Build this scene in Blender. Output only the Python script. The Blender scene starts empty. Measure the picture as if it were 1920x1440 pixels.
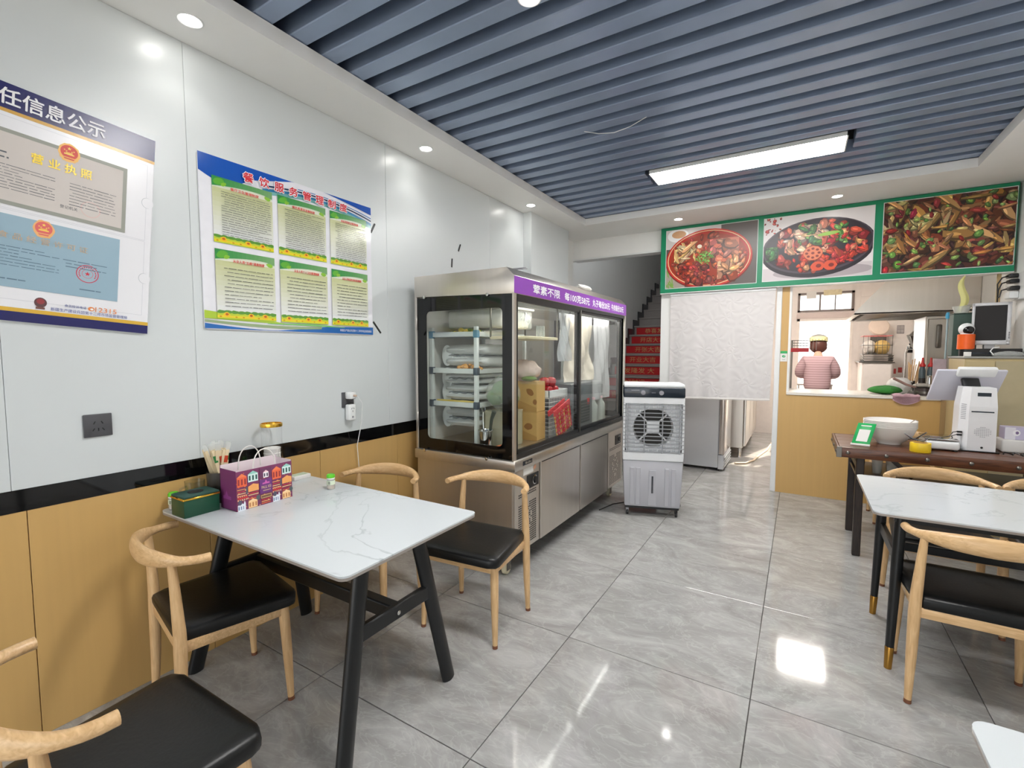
import bpy, bmesh, math, random
from mathutils import Vector, Matrix
random.seed(7)
SC = bpy.context.scene
COL = SC.collection
PI = math.pi
# ------------------------------------------------------------------ camera, world, sun, exposure
cam_d = bpy.data.cameras.new('camera')
cam_d.sensor_fit = 'HORIZONTAL'; cam_d.sensor_width = 36.0
cam_d.lens = 36.0 * 883.0 / 1920.0
cam_d.clip_start = 0.02; cam_d.clip_end = 200
cam = bpy.data.objects.new('camera', cam_d); COL.objects.link(cam)
cam.location = (0, 0, 1.43)
cam.rotation_euler = (math.radians(90 - 3.887), 0, math.radians(31.389))
SC.camera = cam
SC.view_settings.view_transform = 'Standard'
SC.view_settings.look = 'None'
SC.view_settings.gamma = 1.0
SC.view_settings.use_curve_mapping = False
SC.view_settings.exposure = 0.6
SC.cycles.max_bounces = 10; SC.cycles.diffuse_bounces = 5; SC.cycles.glossy_bounces = 5
SC.cycles.transparent_max_bounces = 16; SC.cycles.transmission_bounces = 6
SC.cycles.sample_clamp_indirect = 6.0
SC.cycles.use_denoising = True
w = bpy.data.worlds.new('sky'); SC.world = w; w.use_nodes = True
bg = w.node_tree.nodes['Background']
bg.inputs['Color'].default_value = (0.93, 0.97, 1.0, 1)
bg.inputs['Strength'].default_value = 2.2
sun_d = bpy.data.lights.new('sun', 'SUN'); sun_d.energy = 9.0; sun_d.angle = math.radians(0.6); sun_d.color = (1.0, 0.86, 0.7)
sun = bpy.data.objects.new('sun', sun_d); COL.objects.link(sun)
sun.rotation_euler = Vector((-0.20, -0.80, -0.62)).to_track_quat('-Z', 'Y').to_euler()
LIGHT_PANEL = 27.0      # radiance of the ceiling light panel and its added unseen second
LIGHT_DOWN = 30.0      # radiance of the small round downlights
SPOT_W = 1.6
KITCHEN_FILL = 34.0  # radiance of the added kitchen fill light

# ------------------------------------------------------------------ helpers
def lin(c):
    c = c / 255.0
    return c / 12.92 if c <= 0.04045 else ((c + 0.055) / 1.055) ** 2.4
def rgb(t): return (lin(t[0]), lin(t[1]), lin(t[2]), 1.0)
MATS = {}
def nodes_of(m):
    m.use_nodes = True
    nt = m.node_tree
    return nt, nt.nodes, nt.links, nt.nodes['Principled BSDF']
def M(name, col, rough=0.5, metal=0.0, spec=0.5, var=0.06, scale=18.0, bump=0.0, stretch=(1, 1, 1), coat=0.0, alpha=None):
    if name in MATS: return MATS[name]
    m = bpy.data.materials.new(name); MATS[name] = m
    nt, N, L, b = nodes_of(m)
    c = rgb(col)
    b.inputs['Roughness'].default_value = rough
    b.inputs['Metallic'].default_value = metal
    b.inputs['Specular IOR Level'].default_value = spec
    if coat: b.inputs['Coat Weight'].default_value = coat; b.inputs['Coat Roughness'].default_value = 0.08
    tc = N.new('ShaderNodeTexCoord'); mp = N.new('ShaderNodeMapping'); no = N.new('ShaderNodeTexNoise')
    mp.inputs['Scale'].default_value = stretch
    no.inputs['Scale'].default_value = scale; no.inputs['Detail'].default_value = 4
    L.new(tc.outputs['Object'], mp.inputs['Vector']); L.new(mp.outputs['Vector'], no.inputs['Vector'])
    mx = N.new('ShaderNodeMix'); mx.data_type = 'RGBA'
    mx.inputs[6].default_value = tuple(v * (1 - var) for v in c[:3]) + (1,)
    mx.inputs[7].default_value = tuple(min(1, v * (1 + var)) for v in c[:3]) + (1,)
    L.new(no.outputs['Fac'], mx.inputs[0]); L.new(mx.outputs[2], b.inputs['Base Color'])
    if bump:
        bp = N.new('ShaderNodeBump'); bp.inputs['Strength'].default_value = bump; bp.inputs['Distance'].default_value = 0.01
        L.new(no.outputs['Fac'], bp.inputs['Height']); L.new(bp.outputs['Normal'], b.inputs['Normal'])
    return m
def Emit(name, col, s):
    if name in MATS: return MATS[name]
    m = bpy.data.materials.new(name); MATS[name] = m
    nt, N, L, b = nodes_of(m)
    b.inputs['Base Color'].default_value = (0.8, 0.8, 0.8, 1)
    b.inputs['Emission Color'].default_value = (col[0], col[1], col[2], 1)
    b.inputs['Emission Strength'].default_value = s
    return m
def Glass(name, tint=(1, 1, 1), refl=1.0, rough=0.02):
    if name in MATS: return MATS[name]
    m = bpy.data.materials.new(name); MATS[name] = m
    nt, N, L, b = nodes_of(m)
    N.remove(b); out = N['Material Output']
    tr = N.new('ShaderNodeBsdfTransparent'); tr.inputs['Color'].default_value = tint + (1,)
    gl = N.new('ShaderNodeBsdfGlossy'); gl.inputs['Roughness'].default_value = rough
    fr = N.new('ShaderNodeLayerWeight'); fr.inputs['Blend'].default_value = 0.5
    pw = N.new('ShaderNodeMath'); pw.operation = 'POWER'; pw.inputs[1].default_value = 5.0
    mu = N.new('ShaderNodeMath'); mu.operation = 'MULTIPLY_ADD'; mu.inputs[1].default_value = 0.75 * refl; mu.inputs[2].default_value = 0.03 * refl
    mix = N.new('ShaderNodeMixShader')
    L.new(fr.outputs['Facing'], pw.inputs[0]); L.new(pw.outputs[0], mu.inputs[0]); L.new(mu.outputs[0], mix.inputs[0])
    L.new(tr.outputs[0], mix.inputs[1]); L.new(gl.outputs[0], mix.inputs[2]); L.new(mix.outputs[0], out.inputs['Surface'])
    return m
def Film(name, col, op, rough=0.25):
    """thin translucent plastic: part clear, part coloured plastic"""
    if name in MATS: return MATS[name]
    m = bpy.data.materials.new(name); MATS[name] = m
    nt, N, L, b = nodes_of(m); out = N['Material Output']
    b.inputs['Base Color'].default_value = rgb(col); b.inputs['Roughness'].default_value = rough
    tr = N.new('ShaderNodeBsdfTransparent'); mix = N.new('ShaderNodeMixShader')
    mix.inputs[0].default_value = op
    L.new(tr.outputs[0], mix.inputs[1]); L.new(b.outputs[0], mix.inputs[2]); L.new(mix.outputs[0], out.inputs['Surface'])
    tc = N.new('ShaderNodeTexCoord'); no = N.new('ShaderNodeTexNoise'); no.inputs['Scale'].default_value = 14
    bp = N.new('ShaderNodeBump'); bp.inputs['Strength'].default_value = 0.5; bp.inputs['Distance'].default_value = 0.02
    L.new(tc.outputs['Object'], no.inputs['Vector']); L.new(no.outputs['Fac'], bp.inputs['Height']); L.new(bp.outputs['Normal'], b.inputs['Normal'])
    return m
def ramp(N, stops):
    r = N.new('ShaderNodeValToRGB'); e = r.color_ramp.elements
    while len(e) < len(stops): e.new(0.5)
    for k, (p, c) in enumerate(stops): e[k].position = p; e[k].color = c
    return r

class G:
    """collects geometry for ONE mesh"""
    def __init__(s): s.v = []; s.f = []; s.c = None
    def add(s, vs, fs):
        n = len(s.v); s.v += [tuple(v) for v in vs]; s.f += [tuple(i + n for i in f) for f in fs]; return s
    def box(s, x0, x1, y0, y1, z0, z1, bev=0.0, seg=1):
        if x0 > x1: x0, x1 = x1, x0
        if y0 > y1: y0, y1 = y1, y0
        if z0 > z1: z0, z1 = z1, z0
        vs = [(x0, y0, z0), (x1, y0, z0), (x1, y1, z0), (x0, y1, z0), (x0, y0, z1), (x1, y0, z1), (x1, y1, z1), (x0, y1, z1)]
        fs = [(0, 3, 2, 1), (4, 5, 6, 7), (0, 1, 5, 4), (1, 2, 6, 5), (2, 3, 7, 6), (3, 0, 4, 7)]
        if bev: return s.bevelled(vs, fs, bev, seg)
        return s.add(vs, fs)
    def bevelled(s, vs, fs, bev, seg=1):
        bm = bmesh.new(); bv = [bm.verts.new(v) for v in vs]
        for f in fs: bm.faces.new([bv[i] for i in f])
        bmesh.ops.bevel(bm, geom=bm.edges[:], offset=bev, segments=seg, profile=0.5, affect='EDGES', clamp_overlap=True)
        bm.verts.index_update()
        s.add([v.co[:] for v in bm.verts], [[v.index for v in f.verts] for f in bm.faces]); bm.free(); return s
    def obox(s, c, h, u, n, a, b, d, bev=0.0):
        """box centred at c with half sizes a,b,d along the unit vectors h,u,n"""
        c = Vector(c); h = Vector(h) * a; u = Vector(u) * b; n = Vector(n) * d
        vs = [c + sx * h + sy * u + sz * n for sz in (-1, 1) for sx, sy in ((-1, -1), (1, -1), (1, 1), (-1, 1))]
        fs = [(0, 3, 2, 1), (4, 5, 6, 7), (0, 1, 5, 4), (1, 2, 6, 5), (2, 3, 7, 6), (3, 0, 4, 7)]
        if bev: return s.bevelled(vs, fs, bev, 2)
        return s.add(vs, fs)
    def tube(s, pts, r, n=8, cap=True, flat=None, up=None):
        pts = [Vector(p) for p in pts]; k = len(pts)
        rs = r if isinstance(r, (list, tuple)) else [r] * k
        vs = []; fs = []
        prev = None
        for i, p in enumerate(pts):
            t = (pts[min(i + 1, k - 1)] - pts[max(i - 1, 0)])
            t = t.normalized() if t.length > 1e-9 else Vector((0, 0, 1))
            if up is not None: a = Vector(up)
            elif prev is not None: a = prev
            else: a = Vector((0, 0, 1)) if abs(t.z) < 0.9 else Vector((1, 0, 0))
            a = (a - t * a.dot(t)).normalized(); b = t.cross(a); prev = a
            ri = rs[i]; ra, rb = ri if isinstance(ri, (list, tuple)) else (ri, ri)
            for j in range(n):
                q = 2 * PI * j / n
                vs.append(p + a * (math.cos(q) * ra) + b * (math.sin(q) * rb))
        for i in range(k - 1):
            for j in range(n):
                fs.append((i * n + j, i * n + (j + 1) % n, (i + 1) * n + (j + 1) % n, (i + 1) * n + j))
        if cap: fs.append(tuple(range(n - 1, -1, -1))); fs.append(tuple((k - 1) * n + j for j in range(n)))
        return s.add(vs, fs)
    def lathe(s, prof, c=(0, 0, 0), n=20, axis=(0, 0, 1), cap=True):
        ax = Vector(axis).normalized(); a = Vector((1, 0, 0)) if abs(ax.x) < 0.9 else Vector((0, 1, 0))
        a = (a - ax * a.dot(ax)).normalized(); b = ax.cross(a); c = Vector(c)
        vs = []; fs = []; k = len(prof)
        for r, z in prof:
            for j in range(n):
                q = 2 * PI * j / n
                vs.append(c + ax * z + a * (math.cos(q) * r) + b * (math.sin(q) * r))
        for i in range(k - 1):
            for j in range(n):
                fs.append((i * n + j, i * n + (j + 1) % n, (i + 1) * n + (j + 1) % n, (i + 1) * n + j))
        if cap:
            if prof[0][0] > 1e-6: fs.append(tuple(range(n - 1, -1, -1)))
            if prof[-1][0] > 1e-6: fs.append(tuple((k - 1) * n + j for j in range(n)))
        return s.add(vs, fs)
    def prism(s, poly, lo, hi, axis='z', bev=0.0):
        """extrude a 2D polygon along an axis; (a,b) -> axis x: (.,a,b)  y: (a,.,b)  z: (a,b,.)"""
        def P(a, b, t): return {'x': (t, a, b), 'y': (a, t, b), 'z': (a, b, t)}[axis]
        n = len(poly)
        vs = [P(a, b, lo) for a, b in poly] + [P(a, b, hi) for a, b in poly]
        fs = [tuple(range(n - 1, -1, -1)), tuple(range(n, 2 * n))] + [(i, (i + 1) % n, n + (i + 1) % n, n + i) for i in range(n)]
        if bev: return s.bevelled(vs, fs, bev, 2)
        return s.add(vs, fs)
    def grid(s, fn, nu, nv, closed_u=False):
        vs = [fn(i / nu, j / nv) for j in range(nv + 1) for i in range(nu + (0 if closed_u else 1))]
        W = nu if closed_u else nu + 1
        fs = [(j * W + i, j * W + (i + 1) % W, (j + 1) * W + (i + 1) % W, (j + 1) * W + i) for j in range(nv) for i in range(nu)]
        return s.add(vs, fs)
    def ball(s, c, r, nu=16, nv=10, fn=None):
        c = Vector(c); r = r if isinstance(r, (list, tuple)) else (r, r, r)
        def f(u, v):
            a = 2 * PI * u; b = PI * (v - 0.5); k = fn(a, b) if fn else 1.0
            return (c.x + r[0] * k * math.cos(b) * math.cos(a), c.y + r[1] * k * math.cos(b) * math.sin(a), c.z + r[2] * k * math.sin(b))
        return s.grid(f, nu, nv, True)
    def torus(s, c, R, r, axis=(0, 0, 1), n=24, m=8):
        ax = Vector(axis).normalized(); a = Vector((1, 0, 0)) if abs(ax.x) < 0.9 else Vector((0, 1, 0))
        a = (a - ax * a.dot(ax)).normalized(); b = ax.cross(a); c = Vector(c)
        def f(u, v):
            q = 2 * PI * u; e = 2 * PI * v; d = a * math.cos(q) + b * math.sin(q)
            return c + d * (R + r * math.cos(e)) + ax * (r * math.sin(e))
        return s.grid(f, n, m, True)

BASE = {}
def mesh_of(name, g, mat, base=(0, 0, 0), smooth=True, ang=38):
    me = bpy.data.meshes.new(name)
    bx, by, bz = base
    me.from_pydata([(v[0] - bx, v[1] - by, v[2] - bz) for v in g.v], [], g.f)
    me.validate()
    bm = bmesh.new(); bm.from_mesh(me)
    bmesh.ops.recalc_face_normals(bm, faces=bm.faces[:]); bm.to_mesh(me); bm.free()
    if mat: me.materials.append(mat)
    if smooth:
        me.polygons.foreach_set('use_smooth', [True] * len(me.polygons))
        me.set_sharp_from_angle(angle=math.radians(ang))
    me.update()
    return me
def put(name, g, mat, parent=None, smooth=True, ang=38, kind=None, label=None, base=None):
    b = BASE.get(parent.name, (0, 0, 0)) if parent else (base or (0, 0, 0))
    o = bpy.data.objects.new(name, mesh_of(name, g, mat, b, smooth, ang)); COL.objects.link(o)
    if parent: o.parent = parent
    else: o.location = b
    BASE[o.name] = b
    if kind: o['kind'] = kind
    if label: o['label'] = label
    return o
def tag(o, label, cat, group=None, kind=None):
    o['label'] = label; o['category'] = cat
    if group: o['group'] = group
    if kind: o['kind'] = kind
    return o
def thing(name, label, cat, loc, rotz=0.0, group=None, local=False):
    """an Empty at the base of a thing; parts are given in world coordinates unless local"""
    o = bpy.data.objects.new(name, None); COL.objects.link(o)
    o.empty_display_size = 0.1
    o.location = loc; o.rotation_euler = (0, 0, rotz)
    tag(o, label, cat, group)
    BASE[o.name] = (0, 0, 0) if local else tuple(loc)
    return o
def struct(name, g, mat, **k):
    o = put(name, g, mat, **k); o['kind'] = 'structure'; return o
def copy_tree(o, parent=None):
    c = o.copy(); COL.objects.link(c)
    BASE[c.name] = BASE.get(o.name, (0, 0, 0))
    if parent: c.parent = parent
    for ch in [q for q in bpy.data.objects if q.parent == o]: copy_tree(ch, c)
    return c
# ---- flat print and lettering
TXT = {}
def text_geo(s, bold=0.0):
    key = (s, bold)
    if key in TXT: return TXT[key]
    c = bpy.data.curves.new('t', 'FONT'); c.body = s; c.size = 1.0; c.offset = bold; c.resolution_u = 3
    o = bpy.data.objects.new('t', c); COL.objects.link(o); bpy.context.view_layer.update()
    me = bpy.data.meshes.new_from_object(o.evaluated_get(bpy.context.evaluated_depsgraph_get()))
    r = ([(v.co.x, v.co.y) for v in me.vertices], [tuple(p.vertices) for p in me.polygons])
    bpy.data.objects.remove(o); bpy.data.curves.remove(c); bpy.data.meshes.remove(me)
    TXT[key] = r; return r
class Face:
    """a flat face in the scene: origin O (lower left), unit axes U (right), V (up), outward N"""
    def __init__(s, O, U, V, N): s.O, s.U, s.V, s.N = Vector(O), Vector(U), Vector(V), Vector(N)
    def p(s, u, v, d=0.0): return s.O + s.U * u + s.V * v + s.N * d
def lettering(face, s, u0, u1, v0, v1, mat, parent, d=0.002, bold=0.008, name='lettering', label=None, heavy=0.0):
    bold = 0.0
    vs, fs = text_geo(s, bold)
    xs = [v[0] for v in vs]; ys = [v[1] for v in vs]
    x0, x1, y0, y1 = min(xs), max(xs), min(ys), max(ys)
    g = G()
    for k, (a, b) in enumerate(((0, 0), (1, 0), (-1, 0), (0, 1), (0, -1)) if heavy else ((0, 0),)):
        g.add([face.p(u0 + a * heavy + (x - x0) / (x1 - x0) * (u1 - u0), v0 + b * heavy + (y - y0) / (y1 - y0) * (v1 - v0), d + k * 0.00002) for x, y in vs], fs)
    return put(name, g, mat, parent, smooth=False, label=label)
class Print:
    """flat coloured print: polygons stacked a hair apart, colours in a colour attribute"""
    def __init__(s, face, d0=0.001, step=0.000012): s.f = face; s.d = d0; s.step = step; s.v = []; s.fc = []; s.col = []
    def poly(s, pts, col):
        n = len(s.v); s.v += [s.f.p(u, v, s.d) for u, v in pts]; s.fc.append(tuple(range(n, n + len(pts)))); s.col.append(rgb(col)); s.d += s.step
    def rect(s, u0, u1, v0, v1, col): s.poly([(u0, v0), (u1, v0), (u1, v1), (u0, v1)], col)
    def ell(s, u, v, a, b, col, n=20, rot=0.0, wob=0.0, clip=None):
        c, q = math.cos(rot), math.sin(rot); pts = []
        for k in range(n):
            t = 2 * PI * k / n; w_ = 1 + random.uniform(-wob, wob)
            x, y = a * w_ * math.cos(t), b * w_ * math.sin(t)
            pts.append((u + x * c - y * q, v + x * q + y * c))
        if clip: pts = [(min(max(x, clip[0]), clip[1]), min(max(y, clip[2]), clip[3])) for x, y in pts]
        s.poly(pts, col)
    def put(s, name, parent, rough=0.35, label=None):
        b = BASE.get(parent.name, (0, 0, 0))
        me = bpy.data.meshes.new(name); me.from_pydata([(v[0] - b[0], v[1] - b[1], v[2] - b[2]) for v in s.v], [], s.fc)
        at = me.color_attributes.new('print', 'FLOAT_COLOR', 'CORNER')
        data = []
        for p, c in zip(me.polygons, s.col):
            for _ in p.loop_indices: data += list(c)
        at.data.foreach_set('color', data)
        # all faces point outwards
        for p in me.polygons:
            if p.normal.dot(s.f.N) < 0: p.flip()
        me.materials.append(print_mat(rough)); me.update()
        o = bpy.data.objects.new(name, me); COL.objects.link(o); o.parent = parent
        if label: o['label'] = label
        BASE[o.name] = b
        return o
def print_mat(rough):
    key = 'print_%d' % int(rough * 100)
    if key in MATS: return MATS[key]
    m = bpy.data.materials.new(key); MATS[key] = m
    nt, N, L, b = nodes_of(m)
    a = N.new('ShaderNodeAttribute'); a.attribute_name = 'print'
    L.new(a.outputs['Color'], b.inputs['Base Color']); b.inputs['Roughness'].default_value = rough
    return m
def fine_lines(face, u0, u1, v0, v1, nlines, mat, parent, d=0.0022, hgt=0.45, para=0.25, name='fine_print'):
    """rows of small print too fine to read: broken thin strokes"""
    g = G(); dv = (v1 - v0) / nlines; R = random.Random(int(u0 * 1000 + v1 * 777))
    for k in range(nlines):
        v = v1 - (k + 0.5) * dv; a = u0 + (0.06 * (u1 - u0) if R.random() < para else 0); end = u1 - (R.random() * 0.6 * (u1 - u0) if R.random() < para else 0)
        while a < end - 0.004:
            l = min(R.uniform(0.012, 0.05), end - a)
            h = dv * hgt * R.uniform(0.7, 1.0) / 2
            g.add([face.p(a, v - h, d), face.p(a + l, v - h, d), face.p(a + l, v + h, d), face.p(a, v + h, d)], [(0, 1, 2, 3)])
            a += l + R.uniform(0.002, 0.006)
    return put(name, g, mat, parent, smooth=False)

# ------------------------------------------------------------------ materials
WHITE = M('white_wall_panel', (208, 213, 214), 0.3, var=0.015, scale=2)
PLASTER = M('white_plaster', (238, 238, 236), 0.6, var=0.02, scale=6)
BEIGE = M('beige_panel', (202, 164, 102), 0.38, var=0.05, scale=40, stretch=(1, 1, 0.04))
BLACKG = M('black_gloss', (8, 8, 9), 0.06, var=0.1)
DARKC = M('dark_slab', (22, 24, 28), 0.8)
SLAT = M('navy_slat', (146, 162, 188), 0.27, metal=0.3, var=0.05, scale=8)
BLACKM = M('black_metal', (16, 18, 20), 0.36, var=0.1)
STEEL = M('brushed_steel', (206, 200, 192), 0.3, metal=0.9, var=0.06, scale=30, stretch=(1, 1, 0.05))
STEELD = M('dark_steel', (120, 116, 110), 0.3, metal=0.9)
CHROME = M('chrome', (215, 215, 215), 0.08, metal=1.0, var=0.02)
BRASS = M('brass', (176, 132, 62), 0.25, metal=0.95)
GOLD = M('gold', (226, 180, 70), 0.18, metal=0.95)
LEATHER = M('black_leather', (11, 12, 13), 0.38, spec=0.4, var=0.12, scale=90, bump=0.06)
WPLAST = M('white_plastic', (228, 230, 230), 0.35, var=0.02)
GPLAST = M('grey_plastic', (148, 148, 154), 0.42, var=0.03)
LPLAST = M('lilac_plastic', (206, 206, 218), 0.32, var=0.02)
BPLAST = M('black_plastic', (18, 19, 21), 0.35)
NAVYP = M('navy_gloss', (22, 34, 46), 0.12)
RUST = M('rust_tip', (120, 74, 50), 0.5)
PAPERW = M('white_paper', (232, 230, 226), 0.55, var=0.02)
CLOTHW = M('white_cloth', (226, 222, 218), 0.8, var=0.03, scale=60)
REDM = M('red_print', (196, 22, 30), 0.4)
REDT = M('red_ink', (206, 28, 44), 0.5)
GOLDT = M('gold_ink', (232, 196, 96), 0.45)
INK = M('black_ink', (58, 60, 62), 0.5)
INKL = M('grey_ink', (92, 96, 102), 0.5)
WINK = M('white_ink', (240, 240, 244), 0.5)
BLUEINK = M('blue_ink', (52, 72, 150), 0.5)
ORINK = M('orange_ink', (232, 140, 80), 0.5)
GREEN = M('sign_green', (14, 132, 92), 0.3, var=0.03)
PURPLE = M('purple_print', (136, 64, 172), 0.4, var=0.05)
CLEAR = Glass('clear_glass')
PANE = Glass('pane_glass', (0.95, 0.97, 0.96), 1.1, 0.015)
CLEARP = Film('clear_plastic', (225, 228, 225), 0.35, 0.15)
def wood_mat(name, c1, c2, rough=0.4, sc=(26, 26, 3)):
    if name in MATS: return MATS[name]
    m = bpy.data.materials.new(name); MATS[name] = m
    nt, N, L, b = nodes_of(m)
    tc = N.new('ShaderNodeTexCoord'); mp = N.new('ShaderNodeMapping'); mp.inputs['Scale'].default_value = sc
    no = N.new('ShaderNodeTexNoise'); no.inputs['Scale'].default_value = 3.5; no.inputs['Detail'].default_value = 6; no.inputs['Distortion'].default_value = 0.8
    r = ramp(N, [(0.3, rgb(c1)), (0.7, rgb(c2))])
    L.new(tc.outputs['Object'], mp.inputs['Vector']); L.new(mp.outputs['Vector'], no.inputs['Vector']); L.new(no.outputs['Fac'], r.inputs['Fac'])
    L.new(r.outputs['Color'], b.inputs['Base Color']); b.inputs['Roughness'].default_value = rough
    return m
WOOD = wood_mat('ash_wood', (204, 164, 116), (226, 190, 142), 0.36)
WOODH = wood_mat('ash_wood_rail', (202, 162, 114), (228, 192, 144), 0.33, (3, 30, 30))
DKWOOD = wood_mat('dark_walnut', (62, 32, 20), (112, 68, 44), 0.32, (2, 22, 22))
DKLEG = wood_mat('dark_leg', (26, 20, 18), (52, 38, 30), 0.4)
def floor_mat():
    m = bpy.data.materials.new('grey_marble_tile')
    nt, N, L, b = nodes_of(m)
    ge = N.new('ShaderNodeNewGeometry'); oi = N.new('ShaderNodeObjectInfo')
    add = N.new('ShaderNodeVectorMath'); add.operation = 'ADD'
    cx = N.new('ShaderNodeCombineXYZ'); mu = N.new('ShaderNodeMath'); mu.operation = 'MULTIPLY'; mu.inputs[1].default_value = 37.0
    L.new(oi.outputs['Random'], mu.inputs[0]); L.new(mu.outputs[0], cx.inputs[0]); L.new(mu.outputs[0], cx.inputs[2])
    L.new(ge.outputs['Position'], add.inputs[0]); L.new(cx.outputs[0], add.inputs[1])
    mp = N.new('ShaderNodeMapping'); mp.inputs['Scale'].default_value = (0.9, 1.7, 1); mp.inputs['Rotation'].default_value = (0, 0, 0.2)
    L.new(add.outputs[0], mp.inputs['Vector'])
    n1 = N.new('ShaderNodeTexNoise'); n1.inputs['Scale'].default_value = 2.4; n1.inputs['Detail'].default_value = 9; n1.inputs['Distortion'].default_value = 1.9; n1.inputs['Roughness'].default_value = 0.66
    n2 = N.new('ShaderNodeTexNoise'); n2.inputs['Scale'].default_value = 5; n2.inputs['Detail'].default_value = 6; n2.inputs['Distortion'].default_value = 2.2
    L.new(mp.outputs[0], n1.inputs['Vector']); L.new(mp.outputs[0], n2.inputs['Vector'])
    r1 = ramp(N, [(0.26, rgb((140, 138, 136))), (0.5, rgb((164, 163, 161))), (0.74, rgb((188, 187, 186)))])
    L.new(n1.outputs['Fac'], r1.inputs['Fac'])
    r2 = ramp(N, [(0.47, (0, 0, 0, 1)), (0.5, (1, 1, 1, 1)), (0.53, (0, 0, 0, 1))])
    L.new(n2.outputs['Fac'], r2.inputs['Fac'])
    mu2 = N.new('ShaderNodeMath'); mu2.operation = 'MULTIPLY'; mu2.inputs[1].default_value = 0.16; L.new(r2.outputs['Color'], mu2.inputs[0])
    mx = N.new('ShaderNodeMix'); mx.data_type = 'RGBA'; mx.inputs[7].default_value = rgb((222, 221, 219))
    L.new(mu2.outputs[0], mx.inputs[0]); L.new(r1.outputs['Color'], mx.inputs[6]); L.new(mx.outputs[2], b.inputs['Base Color'])
    b.inputs['Roughness'].default_value = 0.07; b.inputs['Specular IOR Level'].default_value = 0.5
    return m
FLOORM = floor_mat()
def marble_mat():
    m = bpy.data.materials.new('white_marble_top')
    nt, N, L, b = nodes_of(m)
    ge = N.new('ShaderNodeTexCoord')
    n2 = N.new('ShaderNodeTexNoise'); n2.inputs['Scale'].default_value = 1.9; n2.inputs['Detail'].default_value = 7; n2.inputs['Distortion'].default_value = 1.2
    n3 = N.new('ShaderNodeTexNoise'); n3.inputs['Scale'].default_value = 1.3; n3.inputs['Detail'].default_value = 3
    L.new(ge.outputs['Object'], n2.inputs['Vector']); L.new(ge.outputs['Object'], n3.inputs['Vector'])
    r2 = ramp(N, [(0.484, (0, 0, 0, 1)), (0.5, (1, 1, 1, 1)), (0.507, (0, 0, 0, 1))]); L.new(n2.outputs['Fac'], r2.inputs['Fac'])
    r3 = ramp(N, [(0.40, (0, 0, 0, 1)), (0.6, (0.7, 0.7, 0.7, 1))]); L.new(n3.outputs['Fac'], r3.inputs['Fac'])
    mu = N.new('ShaderNodeMath'); mu.operation = 'MULTIPLY'; L.new(r2.outputs['Color'], mu.inputs[0]); L.new(r3.outputs['Color'], mu.inputs[1])
    mx = N.new('ShaderNodeMix'); mx.data_type = 'RGBA'; mx.inputs[6].default_value = rgb((206, 211, 214)); mx.inputs[7].default_value = rgb((162, 168, 172))
    L.new(mu.outputs[0], mx.inputs[0]); L.new(mx.outputs[2], b.inputs['Base Color']); b.inputs['Roughness'].default_value = 0.1
    return m
MARBLE = marble_mat()

# ------------------------------------------------------------------ the room
XL, XR, YB, ZS = -2.365, 1.47, 5.47, 2.79
YF = -2.2
g = G().box(-3.0, 2.2, YF, 9.6, -0.12, -0.006)
floor = struct('floor', g, M('grout', (70, 68, 66), 0.8))
TW, TL = 0.817, 0.833
tile_me = mesh_of('tile', G().box(-TW / 2 + 0.0018, TW / 2 - 0.0018, -TL / 2 + 0.0018, TL / 2 - 0.0018, -0.008, 0.0, 0.0012), FLOORM, smooth=False)
for i in range(-3, 2):
    for j in range(-4, 10):
        o = bpy.data.objects.new('tile', tile_me); COL.objects.link(o); o.parent = floor
        o.location = (-0.125 + (i + 0.5) * TW, 1.26 + (j + 0.5) * TL, 0)
# left wall: core, panels, black band
wl = struct('wall_left', G().box(XL - 0.30, XL - 0.014, YF, 4.95, 0, 3.1).box(-2.80, -2.445, 4.95, YB, 0, 3.1).box(-2.92, -2.72, YB, 12.2, 0, 5.2), PLASTER, smooth=False)
ys = [YF, -1.32, -0.72, -0.12, 0.475, 1.093, 2.28, 3.5, 4.09]
for a, b in zip(ys[:-1], ys[1:]):
    put('wall_panel', G().box(XL - 0.014, XL, a + 0.0006, b - 0.0006, 0.938, ZS - 0.001, 0.0012), WHITE, wl, smooth=False)
ys = [YF, -1.9, -1.3, -0.7, -0.1, 0.51, 1.12, 1.73, 2.347, 2.95, 3.56, 4.09]
for a, b in zip(ys[:-1], ys[1:]):
    put('lower_panel', G().box(XL - 0.014, XL, a + 0.0012, b - 0.0012, 0.0, 0.858, 0.0012), BEIGE, wl, smooth=False)
pil = put('pillar', G().box(XL - 0.01, -2.275, 4.09, 4.95, 0, ZS), WHITE, wl, smooth=False)
struct('trim_1', G().box(XL - 0.014, XL + 0.001, YF, 4.09, 0.858, 0.938, 0.001), BLACKG, smooth=False)
# right wall
wr = struct('wall_right', G().box(XR, XR + 0.3, YF, 9.5, 0, 3.1), PLASTER, smooth=False)
# back wall: post, header behind the sign, knee wall, pilaster, beam over the stairs
wb = struct('wall_back', G().box(-1.36, XR, YB, YB + 0.12, 2.08, 3.1).box(-2.6, -1.36, YB, YB + 0.14, 2.57, 3.1).box(-1.36, -1.25, YB, YB + 0.12, 0, 2.08), PLASTER, smooth=False)
put('knee_panel', G().box(-0.17, 1.07, YB, YB + 0.12, 0.0, 1.0), BEIGE, wb, smooth=False)
put('pilaster', G().box(-0.17, -0.105, YB + 0.004, YB + 0.12, 1.0, 2.08), BEIGE, wb, smooth=False)
put('jamb', G().box(-0.105, -0.085, YB + 0.004, YB + 0.25, 1.0, 2.08), PLASTER, wb, smooth=False)
put('corner_strip', G().box(-0.218, -0.17, YB - 0.006, YB + 0.12, 0.0, 2.08, 0.004), WPLAST, wb, smooth=False)
put('door_casing', G().box(-1.25, -1.235, YB + 0.002, YB + 0.12, 0.0, 2.06), WPLAST, wb, smooth=False)
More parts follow.
